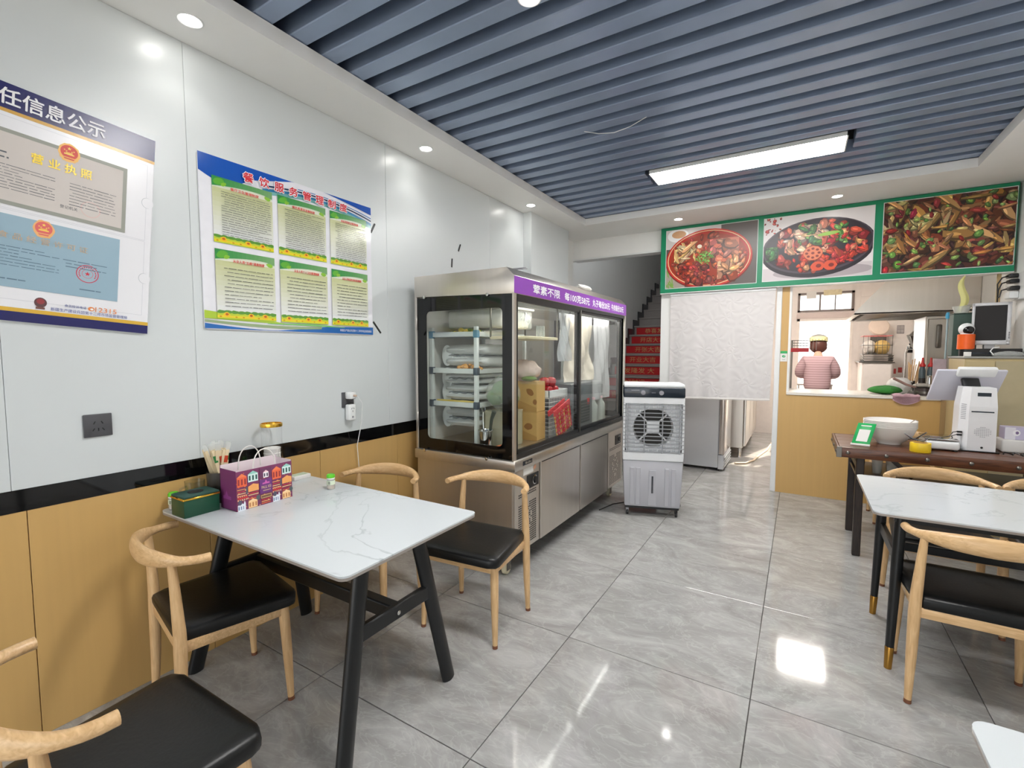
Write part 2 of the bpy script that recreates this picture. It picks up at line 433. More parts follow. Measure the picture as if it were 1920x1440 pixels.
put('end_panel', G().box(1.07, 1.165, YB + 0.002, YB + 0.3, 0, 1.0), M('tan_panel', (176, 146, 100), 0.5), wb, smooth=False)
put('beam_edge', G().box(-2.445, -1.36, YB - 0.004, YB + 0.144, 2.555, 2.575), WPLAST, wb, smooth=False)
# stair well and kitchen shell
wd = struct('wall_divider', G().box(-1.32, -1.26, YB + 0.12, 12.2, 0, 4.6), PLASTER, smooth=False)
struct('wall_stairs', G().box(-2.92, -1.26, 12.2, 12.35, 0, 5.2), PLASTER, smooth=False)
KY = 9.42; KC = 2.72
wk = struct('wall_kitchen', G().box(-1.26, -0.06, KY, KY + 0.16, 0, KC).box(0.72, XR, KY, KY + 0.16, 0, KC)
            .box(-0.06, 0.72, KY, KY + 0.16, 1.99, 2.10).box(-0.06, 0.72, KY, KY + 0.16, 2.42, KC), M('white_tile_wall', (232, 224, 218), 0.3), smooth=False)
kt = M('kitchen_tile', (234, 226, 220), 0.2)
for zz in range(0, 8):
    put('wall_tile', G().box(-1.262, -1.252, 5.62 + 0.002, KY - 0.002, zz * 0.33 + 0.002, zz * 0.33 + 0.328), kt, wd, smooth=False)
for zz in range(0, 8):
    for k in range(2):
        put('wall_tile', G().box(0.802 + k * 0.33, 0.802 + k * 0.33 + 0.326, KY - 0.008, KY, zz * 0.33 + 0.002, zz * 0.33 + 0.328), kt, wk, smooth=False)
# ceilings
ce = struct('ceiling', G().box(-2.7, XR + 0.3, YF, YB, 3.1, 3.2), DARKC, smooth=False)
struct('trim_2', G().box(XL - 0.1, -2.02, YF, YB, ZS, 2.858), PLASTER, smooth=False)
struct('trim_3', G().box(-2.02, XR, 4.83, YB, ZS, 2.858), PLASTER, smooth=False)
struct('trim_4', G().box(1.07, XR, YF, 4.83, ZS, 2.858), PLASTER, smooth=False)
put('recess_lining', G().box(XL - 0.012, XL + 0.004, YF, YB, 2.86, 3.1).box(XR - 0.004, XR - 0.001, YF, YB, 2.86, 3.1).box(XL, XR, YB - 0.004, YB - 0.001, 2.86, 3.1), DARKC, ce, smooth=False)
struct('ceiling_kitchen', G().box(-1.32, XR, YB + 0.12, KY + 0.16, KC, KC + 0.1), PLASTER, smooth=False)
struct('ceiling_stairs', G().box(-2.92, -1.26, YB + 0.14, 12.35, 4.3, 4.4), PLASTER, smooth=False)
struct('wall_front', G().box(-2.7, XR + 0.3, YF - 0.15, YF, 2.45, 3.2).box(-2.7, -2.1, YF - 0.15, YF, 0, 2.45).box(1.2, XR + 0.3, YF - 0.15, YF, 0, 2.45), PLASTER, smooth=False)
struct('ground', G().box(-30, 30, -30, YF - 0.15, -0.2, -0.03).box(-30, 30, 9.6, 40, -0.2, -0.03), M('outdoor_paving', (196, 190, 180), 0.8, var=0.1, scale=2), smooth=False)
sl_me = mesh_of('slat', G().box(-2.32, 1.42, -0.045, 0.045, 2.862, 2.955, 0.004), SLAT, smooth=False)
pitch = 0.168; y = -2.1; k = 0
PANEL_Y = (3.85, 4.155)
FILL_PANEL_Y = (1.28, 1.585)
while y < 5.3:
    inpan = any(a - 0.03 < y < b + 0.03 for a, b in (PANEL_Y, FILL_PANEL_Y))
    if inpan:
        for a, b in ((-2.32, -1.12), (0.265, 1.42)):
            o = put('slat', G().box(a, b, y - 0.045, y + 0.045, 2.862, 2.955, 0.004), SLAT, ce, smooth=False)
    else:
        o = bpy.data.objects.new('slat', sl_me); COL.objects.link(o); o.parent = ce; o.location = (0, y, 0)
    y += pitch; k += 1
for x in (-1.35, -0.1, 0.85):
    gr = G().box(x - 0.018, x + 0.018, YF, 4.8, 2.985, 3.005).box(x - 0.018, x - 0.015, YF, 4.8, 2.957, 2.985)
    yy = -2.1
    while yy < 4.76:
        gr.box(x - 0.018, x + 0.018, yy - 0.02, yy + 0.02, 2.945, 2.985); yy += pitch
    put('carrier_rail', gr, BLACKM, ce, smooth=False)
# light panels
def light_panel(y0, y1, label):
    t = thing('light_panel', label, 'light', (-0.43, (y0 + y1) / 2, 2.845))
    put('frame', G().box(-1.08, 0.222, y0, y0 + 0.008, 2.842, 2.875).box(-1.08, 0.222, y1 - 0.008, y1, 2.842, 2.875).box(-1.08, -1.072, y0, y1, 2.842, 2.875).box(0.214, 0.222, y0, y1, 2.842, 2.875).box(-1.08, 0.222, y0, y1, 2.868, 2.878), WPLAST, t, smooth=False)
    put('diffuser', G().box(-1.071, 0.213, y0 + 0.009, y1 - 0.009, 2.846, 2.856), Emit('panel_glow', (1.0, 0.985, 0.96), LIGHT_PANEL), t, smooth=False)
light_panel(*PANEL_Y, 'long bright rectangular light panel set among the navy ceiling slats')
light_panel(*FILL_PANEL_Y, 'added long light panel overhead, out of view, filling the near half with light')  # unseen panel added to brighten the near half of the room
def downlight(x, y, z, label):
    t = thing('downlight', label, 'light', (x, y, z), group='small round downlights')
    put('trim_ring', G().lathe([(0.036, -0.001), (0.044, -0.004), (0.05, -0.001), (0.05, 0.0), (0.036, 0.0)], (x, y, z), 24, cap=False), WPLAST, t)
    put('lens', G().lathe([(0.0005, -0.0008), (0.037, -0.0008)], (x, y, z), 24, cap=False), Emit('downlight_glow', (1.0, 0.97, 0.92), LIGHT_DOWN), t, smooth=False)
    l = bpy.data.lights.new('downlight_beam', 'SPOT'); l.energy = SPOT_W; l.spot_size = math.radians(110); l.spot_blend = 0.5; l.shadow_soft_size = 0.035; l.color = (1.0, 0.96, 0.9)
    lo = bpy.data.objects.new('downlight_beam', l); COL.objects.link(lo); lo.parent = t; lo.location = (0, 0, -0.012)
downlight(-2.188, 1.045, ZS, 'round downlight in the white soffit above the business licence board')
downlight(-2.19, 2.48, ZS, 'round downlight in the white soffit above the near end of the display cabinet')
downlight(-2.185, 3.917, ZS, 'round downlight in the white soffit beside the wall pillar')
downlight(-1.114, 5.105, ZS, 'round downlight in the soffit above the left end of the green food sign')
downlight(0.231, 5.09, ZS, 'round downlight in the soffit above the middle of the green food sign')
t = thing('downlight', 'round downlight mounted between the navy slats at the top edge of the photo', 'light', (-0.985, 1.75, 2.862))
put('trim_ring', G().lathe([(0.036, -0.001), (0.044, -0.004), (0.05, -0.001), (0.05, 0.02), (0.036, 0.02)], (-0.985, 1.75, 2.858), 24, cap=False), WPLAST, t)
put('lens', G().lathe([(0.0005, -0.0008), (0.037, -0.0008)], (-0.985, 1.75, 2.858), 24, cap=False), MATS['downlight_glow'], t, smooth=False)
l = bpy.data.lights.new('downlight_beam', 'SPOT'); l.energy = SPOT_W; l.spot_size = math.radians(110); l.spot_blend = 0.5; l.shadow_soft_size = 0.035
lo = bpy.data.objects.new('downlight_beam', l); COL.objects.link(lo); lo.parent = t; lo.location = (0, 0, -0.02)
t = thing('light_panel', 'added unseen square fill light under the kitchen ceiling, behind the food sign', 'light', (0.1, 7.2, KC - 0.03))  # fill light added for the kitchen, kept out of sight
put('frame', G().box(-0.21, 0.41, 6.89, 7.51, KC - 0.018, KC - 0.001), WPLAST, t, smooth=False)
put('diffuser', G().box(-0.2, 0.4, 6.9, 7.5, KC - 0.026, KC - 0.018), Emit('kitchen_fill_glow', (1.0, 0.93, 0.86), KITCHEN_FILL), t, smooth=False)
# loose wire hanging from the ceiling
tag(put('loose_wire', G().tube([(-1.25 + 0.1 * a, 2.95 + 0.005 * a, 2.862 - 0.05 * math.sin(PI * a / 4)) for a in range(5)], 0.0025, 6), WPLAST, base=(-1.05, 2.95, 2.86)), 'thin loose white wire drooping from the navy slats', 'wire')
# ------------------------------------------------------------------ chairs
def make_chair():
    t = thing('dining_chair', 'x', 'chair', (0, 0, 0), local=True, group='ox-horn dining chairs')
    # padded seat
    poly = [(-0.228, 0.205), (-0.235, 0.18), (-0.205, -0.16), (-0.185, -0.195), (0.185, -0.195), (0.205, -0.16), (0.235, 0.18), (0.228, 0.205), (0.19, 0.222), (-0.19, 0.222)]
    n = len(poly)
    g = G()
    rings = [(0.0, 0.405, 0.985), (0, 0.415, 1.0), (0, 0.435, 1.005), (0, 0.448, 0.985), (0, 0.4545, 0.94), (0, 0.458, 0.8), (0, 0.459, 0.4)]
    vs = []
    for _, z, s in rings: vs += [(a * s, 0.012 + (b - 0.012) * s, z) for a, b in poly]
    fs = [tuple(range(n - 1, -1, -1))]
    for k in range(len(rings) - 1):
        for j in range(n): fs.append((k * n + j, k * n + (j + 1) % n, (k + 1) * n + (j + 1) % n, (k + 1) * n + j))
    fs.append(tuple((len(rings) - 1) * n + j for j in range(n)))
    g.add(vs, fs)
    put('seat', g, LEATHER, t, ang=50)
    # seat frame rails
    fr = G()
    fr.obox((0, 0.175, 0.385), (1, 0, 0), (0, 1, 0), (0, 0, 1), 0.19, 0.011, 0.02, 0.004)
    fr.obox((0, -0.18, 0.385), (1, 0, 0), (0, 1, 0), (0, 0, 1), 0.2, 0.011, 0.022, 0.004)
    for s in (-1, 1):
        d = Vector((0.004 * s, 0.36, 0)).normalized()
        fr.obox((0.2 * s, -0.004, 0.386), d, (-d.y, d.x, 0), (0, 0, 1), 0.17, 0.011, 0.02, 0.004)
    put('seat_frame', fr, WOODH, t)
    for s in (-1, 1):
        o = put('leg', G().tube([(0.2 * s, 0.168, 0.405), (0.201 * s, 0.17, 0.37), (0.206 * s, 0.177, 0.2), (0.211 * s, 0.183, 0.014)], [0.018, 0.0205, 0.0185, 0.0125], 12), WOOD, t)
        put('foot_cap', G().tube([(0.2105 * s, 0.183, 0.015), (0.2115 * s, 0.184, 0.0)], 0.0132, 12), RUST, o)
    for s in (-1, 1):
        o = put('leg', G().tube([(0.193 * s, -0.196, 0.706), (0.199 * s, -0.19, 0.6), (0.207 * s, -0.184, 0.45), (0.209 * s, -0.184, 0.385), (0.212 * s, -0.187, 0.2), (0.216 * s, -0.194, 0.014)], [0.0125, 0.0165, 0.0205, 0.0215, 0.0185, 0.0125], 12), WOOD, t)
        put('foot_cap', G().tube([(0.216 * s, -0.194, 0.015), (0.217 * s, -0.195, 0.0)], 0.0132, 12), RUST, o)
    pts = []; rs = []
    for k in range(25):
        a = -PI / 2 + PI * k / 24
        e = abs(math.sin(a))
        y_ = -0.262 + 0.175 * (1 - math.cos(a) ** 0.9 if math.cos(a) > 0 else 1)
        pts.append((0.238 * math.sin(a), y_, 0.713 - 0.012 * e ** 2))
        hgt = 0.0155 + 0.022 * max(0, 1 - (abs(a) / 1.1) ** 2) if abs(a) < 1.1 else 0.0155
        rs.append((hgt, 0.0165))
    put('backrest_rail', G().tube(pts, rs, 12, up=(0, 0, 1)), WOODH, t, ang=50)
    return t
chair0 = make_chair()
used = [False]
def chair(x, y, rot, label):
    o = chair0 if not used[0] else copy_tree(chair0)
    used[0] = True
    o.location = (x, y, 0); o.rotation_euler = (0, 0, math.radians(rot)); o['label'] = label
chair(-1.988, 0.970, -11.5, 'wooden ox-horn chair with black seat tucked under the near left side of the wall table')
chair(-1.436, 1.9865, 185.4, 'wooden ox-horn chair with black seat standing at the far right corner of the wall table')
chair(-1.378, 0.437, 1.0, 'wooden ox-horn chair with black seat nearest the camera, in the bottom left corner')
chair(-2.05, 1.80, 194, 'wooden ox-horn chair on the far side of the wall table, beside the beige wall panels')
chair(0.642, 2.604, 0, 'wooden ox-horn chair at the near side of the right white table, back towards the camera')
chair(0.697, 3.375, 180, 'wooden ox-horn chair between the right white table and the dark wood cashier table')
chair(1.208, 3.385, 180, 'wooden ox-horn chair at the right photo edge, beyond the right white table')
chair(0.79, 5.03, 180, 'wooden ox-horn chair half hidden behind the dark wood cashier table')

# ------------------------------------------------------------------ tables
def rounded(x0, x1, y0, y1, r, n=5):
    p = []
    for cx, cy, a0 in ((x1 - r, y1 - r, 0), (x0 + r, y1 - r, 90), (x0 + r, y0 + r, 180), (x1 - r, y0 + r, 270)):
        for k in range(n + 1):
            a = math.radians(a0 + 90 * k / n); p.append((cx + r * math.cos(a), cy + r * math.sin(a)))
    return p
EDGE = M('grey_table_edge', (150, 142, 136), 0.35)
def tabletop(t, x0, x1, y0, y1, z):
    put('tabletop', G().prism(rounded(x0, x1, y0, y1, 0.03), z - 0.006, z, 'z'), MARBLE, t, ang=30)
    put('edge_band', G().prism(rounded(x0 + 0.0006, x1 - 0.0006, y0 + 0.0006, y1 - 0.0006, 0.03), z - 0.016, z - 0.006, 'z'), EDGE, t, ang=30)
x0, x1, y0, y1, z = -2.352, -1.158, 0.915, 1.615, 0.744
t = thing('dining_table', 'white marble topped table with black splayed legs standing against the left wall', 'table', ((x0 + x1) / 2, (y0 + y1) / 2, 0))
tabletop(t, x0, x1, y0, y1, z)
for xt, xb in ((-1.32, -1.27), (-2.18, -2.265)):
    for yt, yb in ((1.13, 0.985), (1.40, 1.545)):
        put('leg', G().tube([(xt, yt, z - 0.02), (xb, yb, 0.0)], [(0.022, 0.036), (0.019, 0.034)], 16, up=(1, 0, 0)), BLACKM, t)
    zc = 0.43; xm = xt + (xb - xt) * (z - zc) / z
    put('cross_bar', G().box(xm - 0.014, xm + 0.014, 1.075, 1.455, zc - 0.03, zc + 0.03, 0.006), BLACKM, t)
    put('top_bar', G().box(xt - 0.025, xt + 0.025, 1.09, 1.44, z - 0.05, z - 0.016, 0.004), BLACKM, t)
sb = put('stretcher', G().box(-2.2, -1.3, 1.24, 1.29, 0.40, 0.46, 0.006), BLACKM, t)
put('bolt', G().lathe([(0.009, 0), (0.009, 0.003), (0.005, 0.005), (0.0001, 0.005)], (-1.283, 1.265, 0.43), 14, (1, 0, 0)), CHROME, t)
put('bolt', G().lathe([(0.007, 0), (0.007, 0.003), (0.0001, 0.005)], (-1.30, 1.425, 0.672), 14, (0, 1, 0)), CHROME, t)
def leg_table(x0, x1, y0, y1, z, label):
    t = thing('dining_table', label, 'table', ((x0 + x1) / 2, (y0 + y1) / 2, 0))
    tabletop(t, x0, x1, y0, y1, z)
    put('apron', G().box(x0 + 0.09, x1 - 0.06, y0 + 0.12, y0 + 0.14, z - 0.065, z - 0.016).box(x0 + 0.09, x1 - 0.06, y1 - 0.14, y1 - 0.12, z - 0.065, z - 0.016), BLACKM, t)
    for xs, s in ((x0 + 0.115, -1), (x1 - 0.1, 1)):
        for ys_, q in ((y0 + 0.135, -1), (y1 - 0.1, 1)):
            a = Vector((xs - 0.0 * s, ys_ - 0.0 * q, z - 0.016)); b = Vector((xs + 0.02 * s, ys_ + 0.015 * q, 0.0))
            def L_(f): return a.lerp(b, f)
            lo = put('leg', G().tube([L_(0), L_(0.3), L_(0.88)], [0.021, 0.0225, 0.0165], 14), BLACKM, t)
            put('brass_ferrule', G().tube([L_(0.86), L_(0.865), L_(1.0)], [0.0165, 0.0178, 0.0148], 14), BRASS, lo)
        put('side_bar', G().box(xs - 0.012, xs + 0.012, y0 + 0.14, y1 - 0.11, 0.47, 0.52, 0.004), BLACKM, t)
    put('stretcher', G().box(x0 + 0.115, x1 - 0.1, (y0 + y1) / 2 - 0.012, (y0 + y1) / 2 + 0.012, 0.475, 0.515, 0.004), BLACKM, t)
leg_table(0.295, 1.455, 2.515, 3.245, 0.744, 'white marble topped table with black brass-tipped legs at the right edge of the photo')
leg_table(0.294, 1.455, 0.47, 1.168, 0.744, 'white table whose corner just shows in the bottom right of the photo')
# cashier table
cz = 0.768
t = thing('cashier_table', 'dark brown riveted wooden table carrying the till, in front of the beige counter wall', 'table', (0.86, 4.3, 0))
cp = [(0.285, 3.985), (0.255, 4.03), (0.255, 4.58), (0.285, 4.62), (1.46, 4.62), (1.46, 3.985)]
for k in range(4):
    ya, yb_ = 3.985 + k * 0.1588, 3.985 + (k + 1) * 0.1588 - 0.0015
    put('top_plank', G().box(0.262, 1.458, ya + 0.001, yb_, cz - 0.03, cz, 0.002), DKWOOD, t, smooth=False)
put('edge_rail', G().prism([(0.255, 3.972), (1.46, 3.972), (1.46, 3.984), (0.27, 3.984)], cz - 0.07, cz + 0.001, 'z', 0.003), DKWOOD, t)
put('edge_rail', G().box(0.246, 0.261, 3.972, 4.622, cz - 0.07, cz + 0.001, 0.003), DKWOOD, t)
put('edge_rail', G().box(0.261, 1.46, 4.62, 4.632, cz - 0.07, cz + 0.001, 0.003), DKWOOD, t)
for k in range(6):
    x = 0.31 + k * 0.21
    put('rivet', G().lathe([(0.013, 0), (0.012, 0.004), (0.007, 0.008), (0.0005, 0.009)], (x, 3.972, cz - 0.036), 12, (0, -1, 0)), STEELD, t)
for k in range(3):
    put('rivet', G().lathe([(0.013, 0), (0.012, 0.004), (0.007, 0.008), (0.0005, 0.009)], (0.246, 4.03 + k * 0.25, cz - 0.036), 12, (-1, 0, 0)), STEELD, t)
put('corner_plate', G().box(0.243, 0.275, 3.969, 3.99, cz - 0.072, cz + 0.0025, 0.002), STEELD, t)
for x in (0.385, 1.38):
    for y in (4.03, 4.58):
        put('leg', G().box(x - 0.024, x + 0.024, y - 0.024, y + 0.024, 0, cz - 0.03, 0.005), DKLEG, t)
    put('side_bar', G().box(x - 0.015, x + 0.015, 4.03, 4.58, 0.60, 0.65, 0.004), DKLEG, t)
put('shelf', G().box(0.37, 1.4, 4.0, 4.6, 0.545, 0.565, 0.003), M('dark_shelf', (42, 36, 50), 0.3), t)
put('brace', G().obox((0.60, 4.03, 0.66), Vector((1, 0, -1)).normalized(), (0, 1, 0), Vector((1, 0, 1)).normalized(), 0.1, 0.012, 0.014, 0.003), DKLEG, t)

# ------------------------------------------------------------------ things on the wall table
TZ = 0.744
# tissue box
GREENB = M('dark_green_leather', (16, 70, 48), 0.35, var=0.08, scale=60)
t = thing('tissue_box', 'dark green tissue box with a gold rim on the wall table', 'tissue box', (-2.17, 1.0, TZ))
tx0, tx1, ty0, ty1 = -2.245, -2.135, 0.915, 1.055
put('body', G().box(tx0, tx1, ty0, ty1, TZ, TZ + 0.072, 0.003, 2), GREENB, t)
put('gold_rim', G().box(tx0 - 0.002, tx1 + 0.002, ty0 - 0.002, ty1 + 0.002, TZ + 0.072, TZ + 0.081, 0.002), GOLD, t)
lidg = G().prism([(tx0, ty0), (tx1, ty0), (tx1, ty1), (tx0, ty1)], TZ + 0.081, TZ + 0.09, 'z', 0.003)
lid = put('lid', lidg, M('teal_leather', (34, 76, 68), 0.5), t)
put('slot', G().lathe([(0.0002, 0.0912), (0.027, 0.0912), (0.029, 0.092), (0.029, 0.0895)], ((tx0 + tx1) / 2, (ty0 + ty1) / 2, TZ), 24, cap=False), BLACKM, lid)
# paper bag
BAGP = M('bag_purple', (116, 48, 100), 0.5, var=0.03)
BAGI = M('bag_inside', (232, 218, 222), 0.7, var=0.02)
t = thing('paper_bag', 'small purple printed paper bag with white cord handles on the wall table', 'bag', (-2.1, 1.2, TZ))
bx0, bx1, by0, by1, bh = -2.165, -2.04, 1.075, 1.335, 0.172
g = G()
th = 0.0016
g.box(bx1 - th, bx1, by0, by1, TZ, TZ + bh).box(bx0, bx0 + th, by0, by1, TZ, TZ + bh + 0.016).box(bx0, bx1, by0, by0 + th, TZ, TZ + bh + 0.004).box(bx0, bx1, by1 - th, by1, TZ, TZ + bh + 0.006).box(bx0, bx1, by0, by1, TZ, TZ + 0.002)
put('body', g, BAGP, t, smooth=False)
put('lining', G().box(bx0 + th, bx0 + th + 0.0006, by0 + th, by1 - th, TZ + 0.004, TZ + bh + 0.0165).box(bx1 - th - 0.0006, bx1 - th, by0 + th, by1 - th, TZ + 0.004, TZ + bh + 0.0005).box(bx0 + th, bx1 - th, by0 + th, by0 + th + 0.0006, TZ + 0.004, TZ + bh + 0.0045).box(bx0 + th, bx1 - th, by1 - th - 0.0006, by1 - th, TZ + 0.004, TZ + bh + 0.0065), BAGI, t, smooth=False)
f = Face((bx1, by0, TZ), (0, 1, 0), (0, 0, 1), (1, 0, 0))
P = Print(f, 0.0004)
R = random.Random(3)
W, H = by1 - by0, bh
P.rect(0, W, 0, H, (126, 58, 98))
for k in range(150):
    u_, v_ = R.random() * W * 0.97, R.random() * H * 0.95
    P.rect(u_, u_ + R.uniform(0.002, 0.008), v_, v_ + R.uniform(0.002, 0.005), R.choice([(206, 96, 80), (168, 74, 96), (226, 150, 100), (96, 70, 110), (232, 196, 160)]))
pal = [(232, 112, 72), (236, 160, 96), (206, 62, 66), (242, 198, 148), (176, 60, 84), (96, 110, 120)]
def house(u, v, w_, h_, col, roof, win, n=3):
    P.rect(u, u + w_, v, v + h_ * 0.72, col)
    P.poly([(u - 0.001, v + h_ * 0.72), (u + w_ + 0.001, v + h_ * 0.72), (u + w_ / 2, v + h_)], roof)
    for k in range(n):
        a = u + w_ * (k + 0.25) / n
        P.rect(a, a + w_ * 0.5 / n, v + h_ * 0.14, v + h_ * 0.58, win)
for side in (0.004, W - 0.098):
    house(side, H - 0.068, 0.042, 0.058, (232, 104, 66), (238, 130, 84), (150, 54, 60), 3)
    house(side + 0.048, H - 0.055, 0.044, 0.048, (214, 234, 230), (150, 208, 196), (30, 84, 80), 3)
    for r in range(4):
        P.rect(side, side + 0.036, H - 0.078 - r * 0.009, H - 0.0815 - r * 0.009, pal[r % 3 + 1])
    P.rect(side + 0.038, side + 0.044, H - 0.105, H - 0.073, (96, 100, 116))
    P.poly([(side + 0.047, H - 0.098), (side + 0.094, H - 0.098), (side + 0.094, H - 0.072), (side + 0.07, H - 0.064), (side + 0.047, H - 0.074)], (240, 168, 98))
    for r in range(5):
        P.rect(side + 0.047, side + 0.092, H - 0.103 - r * 0.008, H - 0.1065 - r * 0.008, pal[(r + 2) % 5])
    for k in range(5):
        P.rect(side + k * 0.009, side + k * 0.009 + 0.005, 0.060, 0.066, (244, 170, 130))
        P.rect(side + k * 0.009, side + k * 0.009 + 0.005, 0.044, 0.05, (244, 190, 150))
    P.rect(side, side + 0.044, 0.0515, 0.0585, (206, 54, 58))
    house(side, 0.0, 0.03, 0.034, (232, 236, 244), (226, 232, 244), (120, 140, 176), 3)
    P.poly([(side + 0.026, 0), (side + 0.034, 0), (side + 0.034, 0.03), (side + 0.03, 0.042), (side + 0.026, 0.03)], (230, 234, 244))
    P.ell(side + 0.01, 0.036, 0.009, 0.011, (94, 88, 108)); P.ell(side + 0.09, 0.04, 0.009, 0.012, (90, 98, 104))
    house(side + 0.046, 0.002, 0.04, 0.04, (246, 206, 150), (248, 214, 166), (196, 130, 84), 3)
P.rect(0.104, 0.158, H - 0.05, H - 0.006, (108, 56, 92)); house(0.12, H - 0.05, 0.024, 0.034, (240, 236, 240), (240, 200, 206), (70, 60, 80), 2)
P.rect(0.102, 0.16, 0.052, H - 0.056, (108, 52, 122)); P.rect(0.103, 0.159, 0.053, H - 0.057, (112, 56, 126))
P.poly([(0.115, 0.094), (0.148, 0.094), (0.148, 0.101), (0.137, 0.101), (0.131, 0.113), (0.126, 0.101), (0.115, 0.1)], (206, 100, 178))
P.rect(0.106, 0.156, 0.03, 0.046, (196, 160, 108)); P.rect(0.109, 0.153, 0.0335, 0.0425, (122, 92, 70))
for k in range(3): P.rect(0.108, 0.15, 0.006 + k * 0.008, 0.010 + k * 0.008, pal[k])
P.put('printed_front', t, 0.5)
lettering(f, 'PAUL KEI', 0.109, 0.153, 0.074, 0.087, M('pale_gold_ink', (226, 200, 150), 0.5), t, 0.006, 0.01)
fine_lines(f, 0.113, 0.15, 0.062, 0.069, 1, MATS['pale_gold_ink'], t, 0.006)
P = Print(Face((bx0, by0, TZ), (1, 0, 0), (0, 0, 1), (0, -1, 0)), 0.0004)
P.poly([(0.02, 0.045), (0.085, 0.045), (0.085, 0.06), (0.062, 0.06), (0.05, 0.084), (0.036, 0.06), (0.02, 0.058)], (146, 66, 134)); P.put('printed_side', t, 0.5)
for x in (bx0 + 0.004, bx1 - 0.004):
    pts = [(x, 1.205 + 0.052 * math.cos(PI - PI * k / 12), TZ + bh - 0.02 + (0.105 if 0 else 0.1) * math.sin(PI * k / 12) ** 0.75) for k in range(13)]
    put('handle', G().tube(pts, 0.0026, 8), CLOTHW, t)
# chopstick holder
t = thing('chopstick_holder', 'clear holder full of paper wrapped chopsticks behind the purple bag', 'chopstick holder', (-2.265, 1.12, TZ))
put('holder', G().lathe([(0.04, 0), (0.045, 0.002), (0.05, 0.14), (0.048, 0.14), (0.043, 0.006), (0.0005, 0.006)], (-2.265, 1.12, TZ), 24), M('dark_clear', (70, 66, 62), 0.2), t)
R = random.Random(11)
WRAP = M('chopstick_wrap', (226, 208, 172), 0.5)
for k in range(26):
    a = R.random() * 6.283; r = R.uniform(0.003, 0.036)
    bx, by = -2.265 + r * math.cos(a), 1.12 + r * math.sin(a)
    ex, ey = bx + R.uniform(-0.03, 0.035) + 0.5 * (bx + 2.265), by + R.uniform(-0.075, 0.075) + 0.7 * (by - 1.12)
    d = Vector((ex - bx, ey - by, 0.235)); up = d.normalized(); h = up.cross(Vector((0.3, 1, 0))).normalized()
    o = put('chopsticks', G().obox(Vector((bx, by, TZ + 0.128)) , h, h.cross(up), up, 0.0035, 0.0065, 0.118), WRAP, t, smooth=False)
    if k % 3 == 0:
        put('printed_mark', G().obox(Vector((bx, by, TZ + 0.128)) + up * 0.075, h, h.cross(up), up, 0.0038, 0.0068, 0.016), [M('green_mark', (40, 120, 60), 0.5), M('red_mark', (196, 70, 40), 0.5)][k % 2], o, smooth=False)
    if k % 2: put('wrapper_top', G().obox(Vector((bx, by, TZ + 0.128)) + up * 0.132, h, h.cross(up), up, 0.0025, 0.008, 0.016), CLEARP, o, smooth=False)
# sugar / cup dispenser tube with gold rim
t = thing('cup_dispenser', 'tall clear tube with gold rim holding paper cups by the wall', 'cup dispenser', (-2.285, 1.392, TZ))
c_ = (-2.285, 1.392, TZ)
put('tube', G().lathe([(0.047, 0.0), (0.0485, 0.0), (0.0485, 0.31), (0.047, 0.31)], c_, 28, cap=False), CLEAR, t)
put('base_disc', G().lathe([(0.0495, 0), (0.0495, 0.008), (0.0005, 0.008)], c_, 28), BLACKM, t)
put('gold_rim', G().lathe([(0.0465, 0.308), (0.0515, 0.308), (0.0525, 0.316), (0.0515, 0.325), (0.0465, 0.325), (0.0465, 0.308)], c_, 28, cap=False), GOLD, t)
for k in range(6):
    put('paper_cup', G().lathe([(0.034, 0.012 + k * 0.024), (0.0395, 0.075 + k * 0.024), (0.041, 0.077 + k * 0.024), (0.040, 0.079 + k * 0.024), (0.036, 0.074 + k * 0.024), (0.030, 0.016 + k * 0.024)], c_, 20), PAPERW, t)
# glass mug
t = thing('glass_mug', 'empty clear glass mug behind the green tissue box', 'glass', (-2.25, 1.085, TZ))
c_ = (-2.293, 1.03, TZ)
t.location = c_; BASE[t.name] = c_
put('bowl', G().lathe([(0.034, 0), (0.036, 0.003), (0.039, 0.112), (0.0375, 0.112), (0.0345, 0.008), (0.0005, 0.008)], c_, 24), Glass('thick_glass', (0.9, 0.92, 0.92), 1.6), t)
put('handle', G().tube([(c_[0] + 0.005, c_[1] - 0.037, TZ + 0.095), (c_[0] + 0.01, c_[1] - 0.062, TZ + 0.09), (c_[0] + 0.01, c_[1] - 0.066, TZ + 0.05), (c_[0] + 0.005, c_[1] - 0.036, TZ + 0.03)], 0.005, 8), MATS['thick_glass'], t)
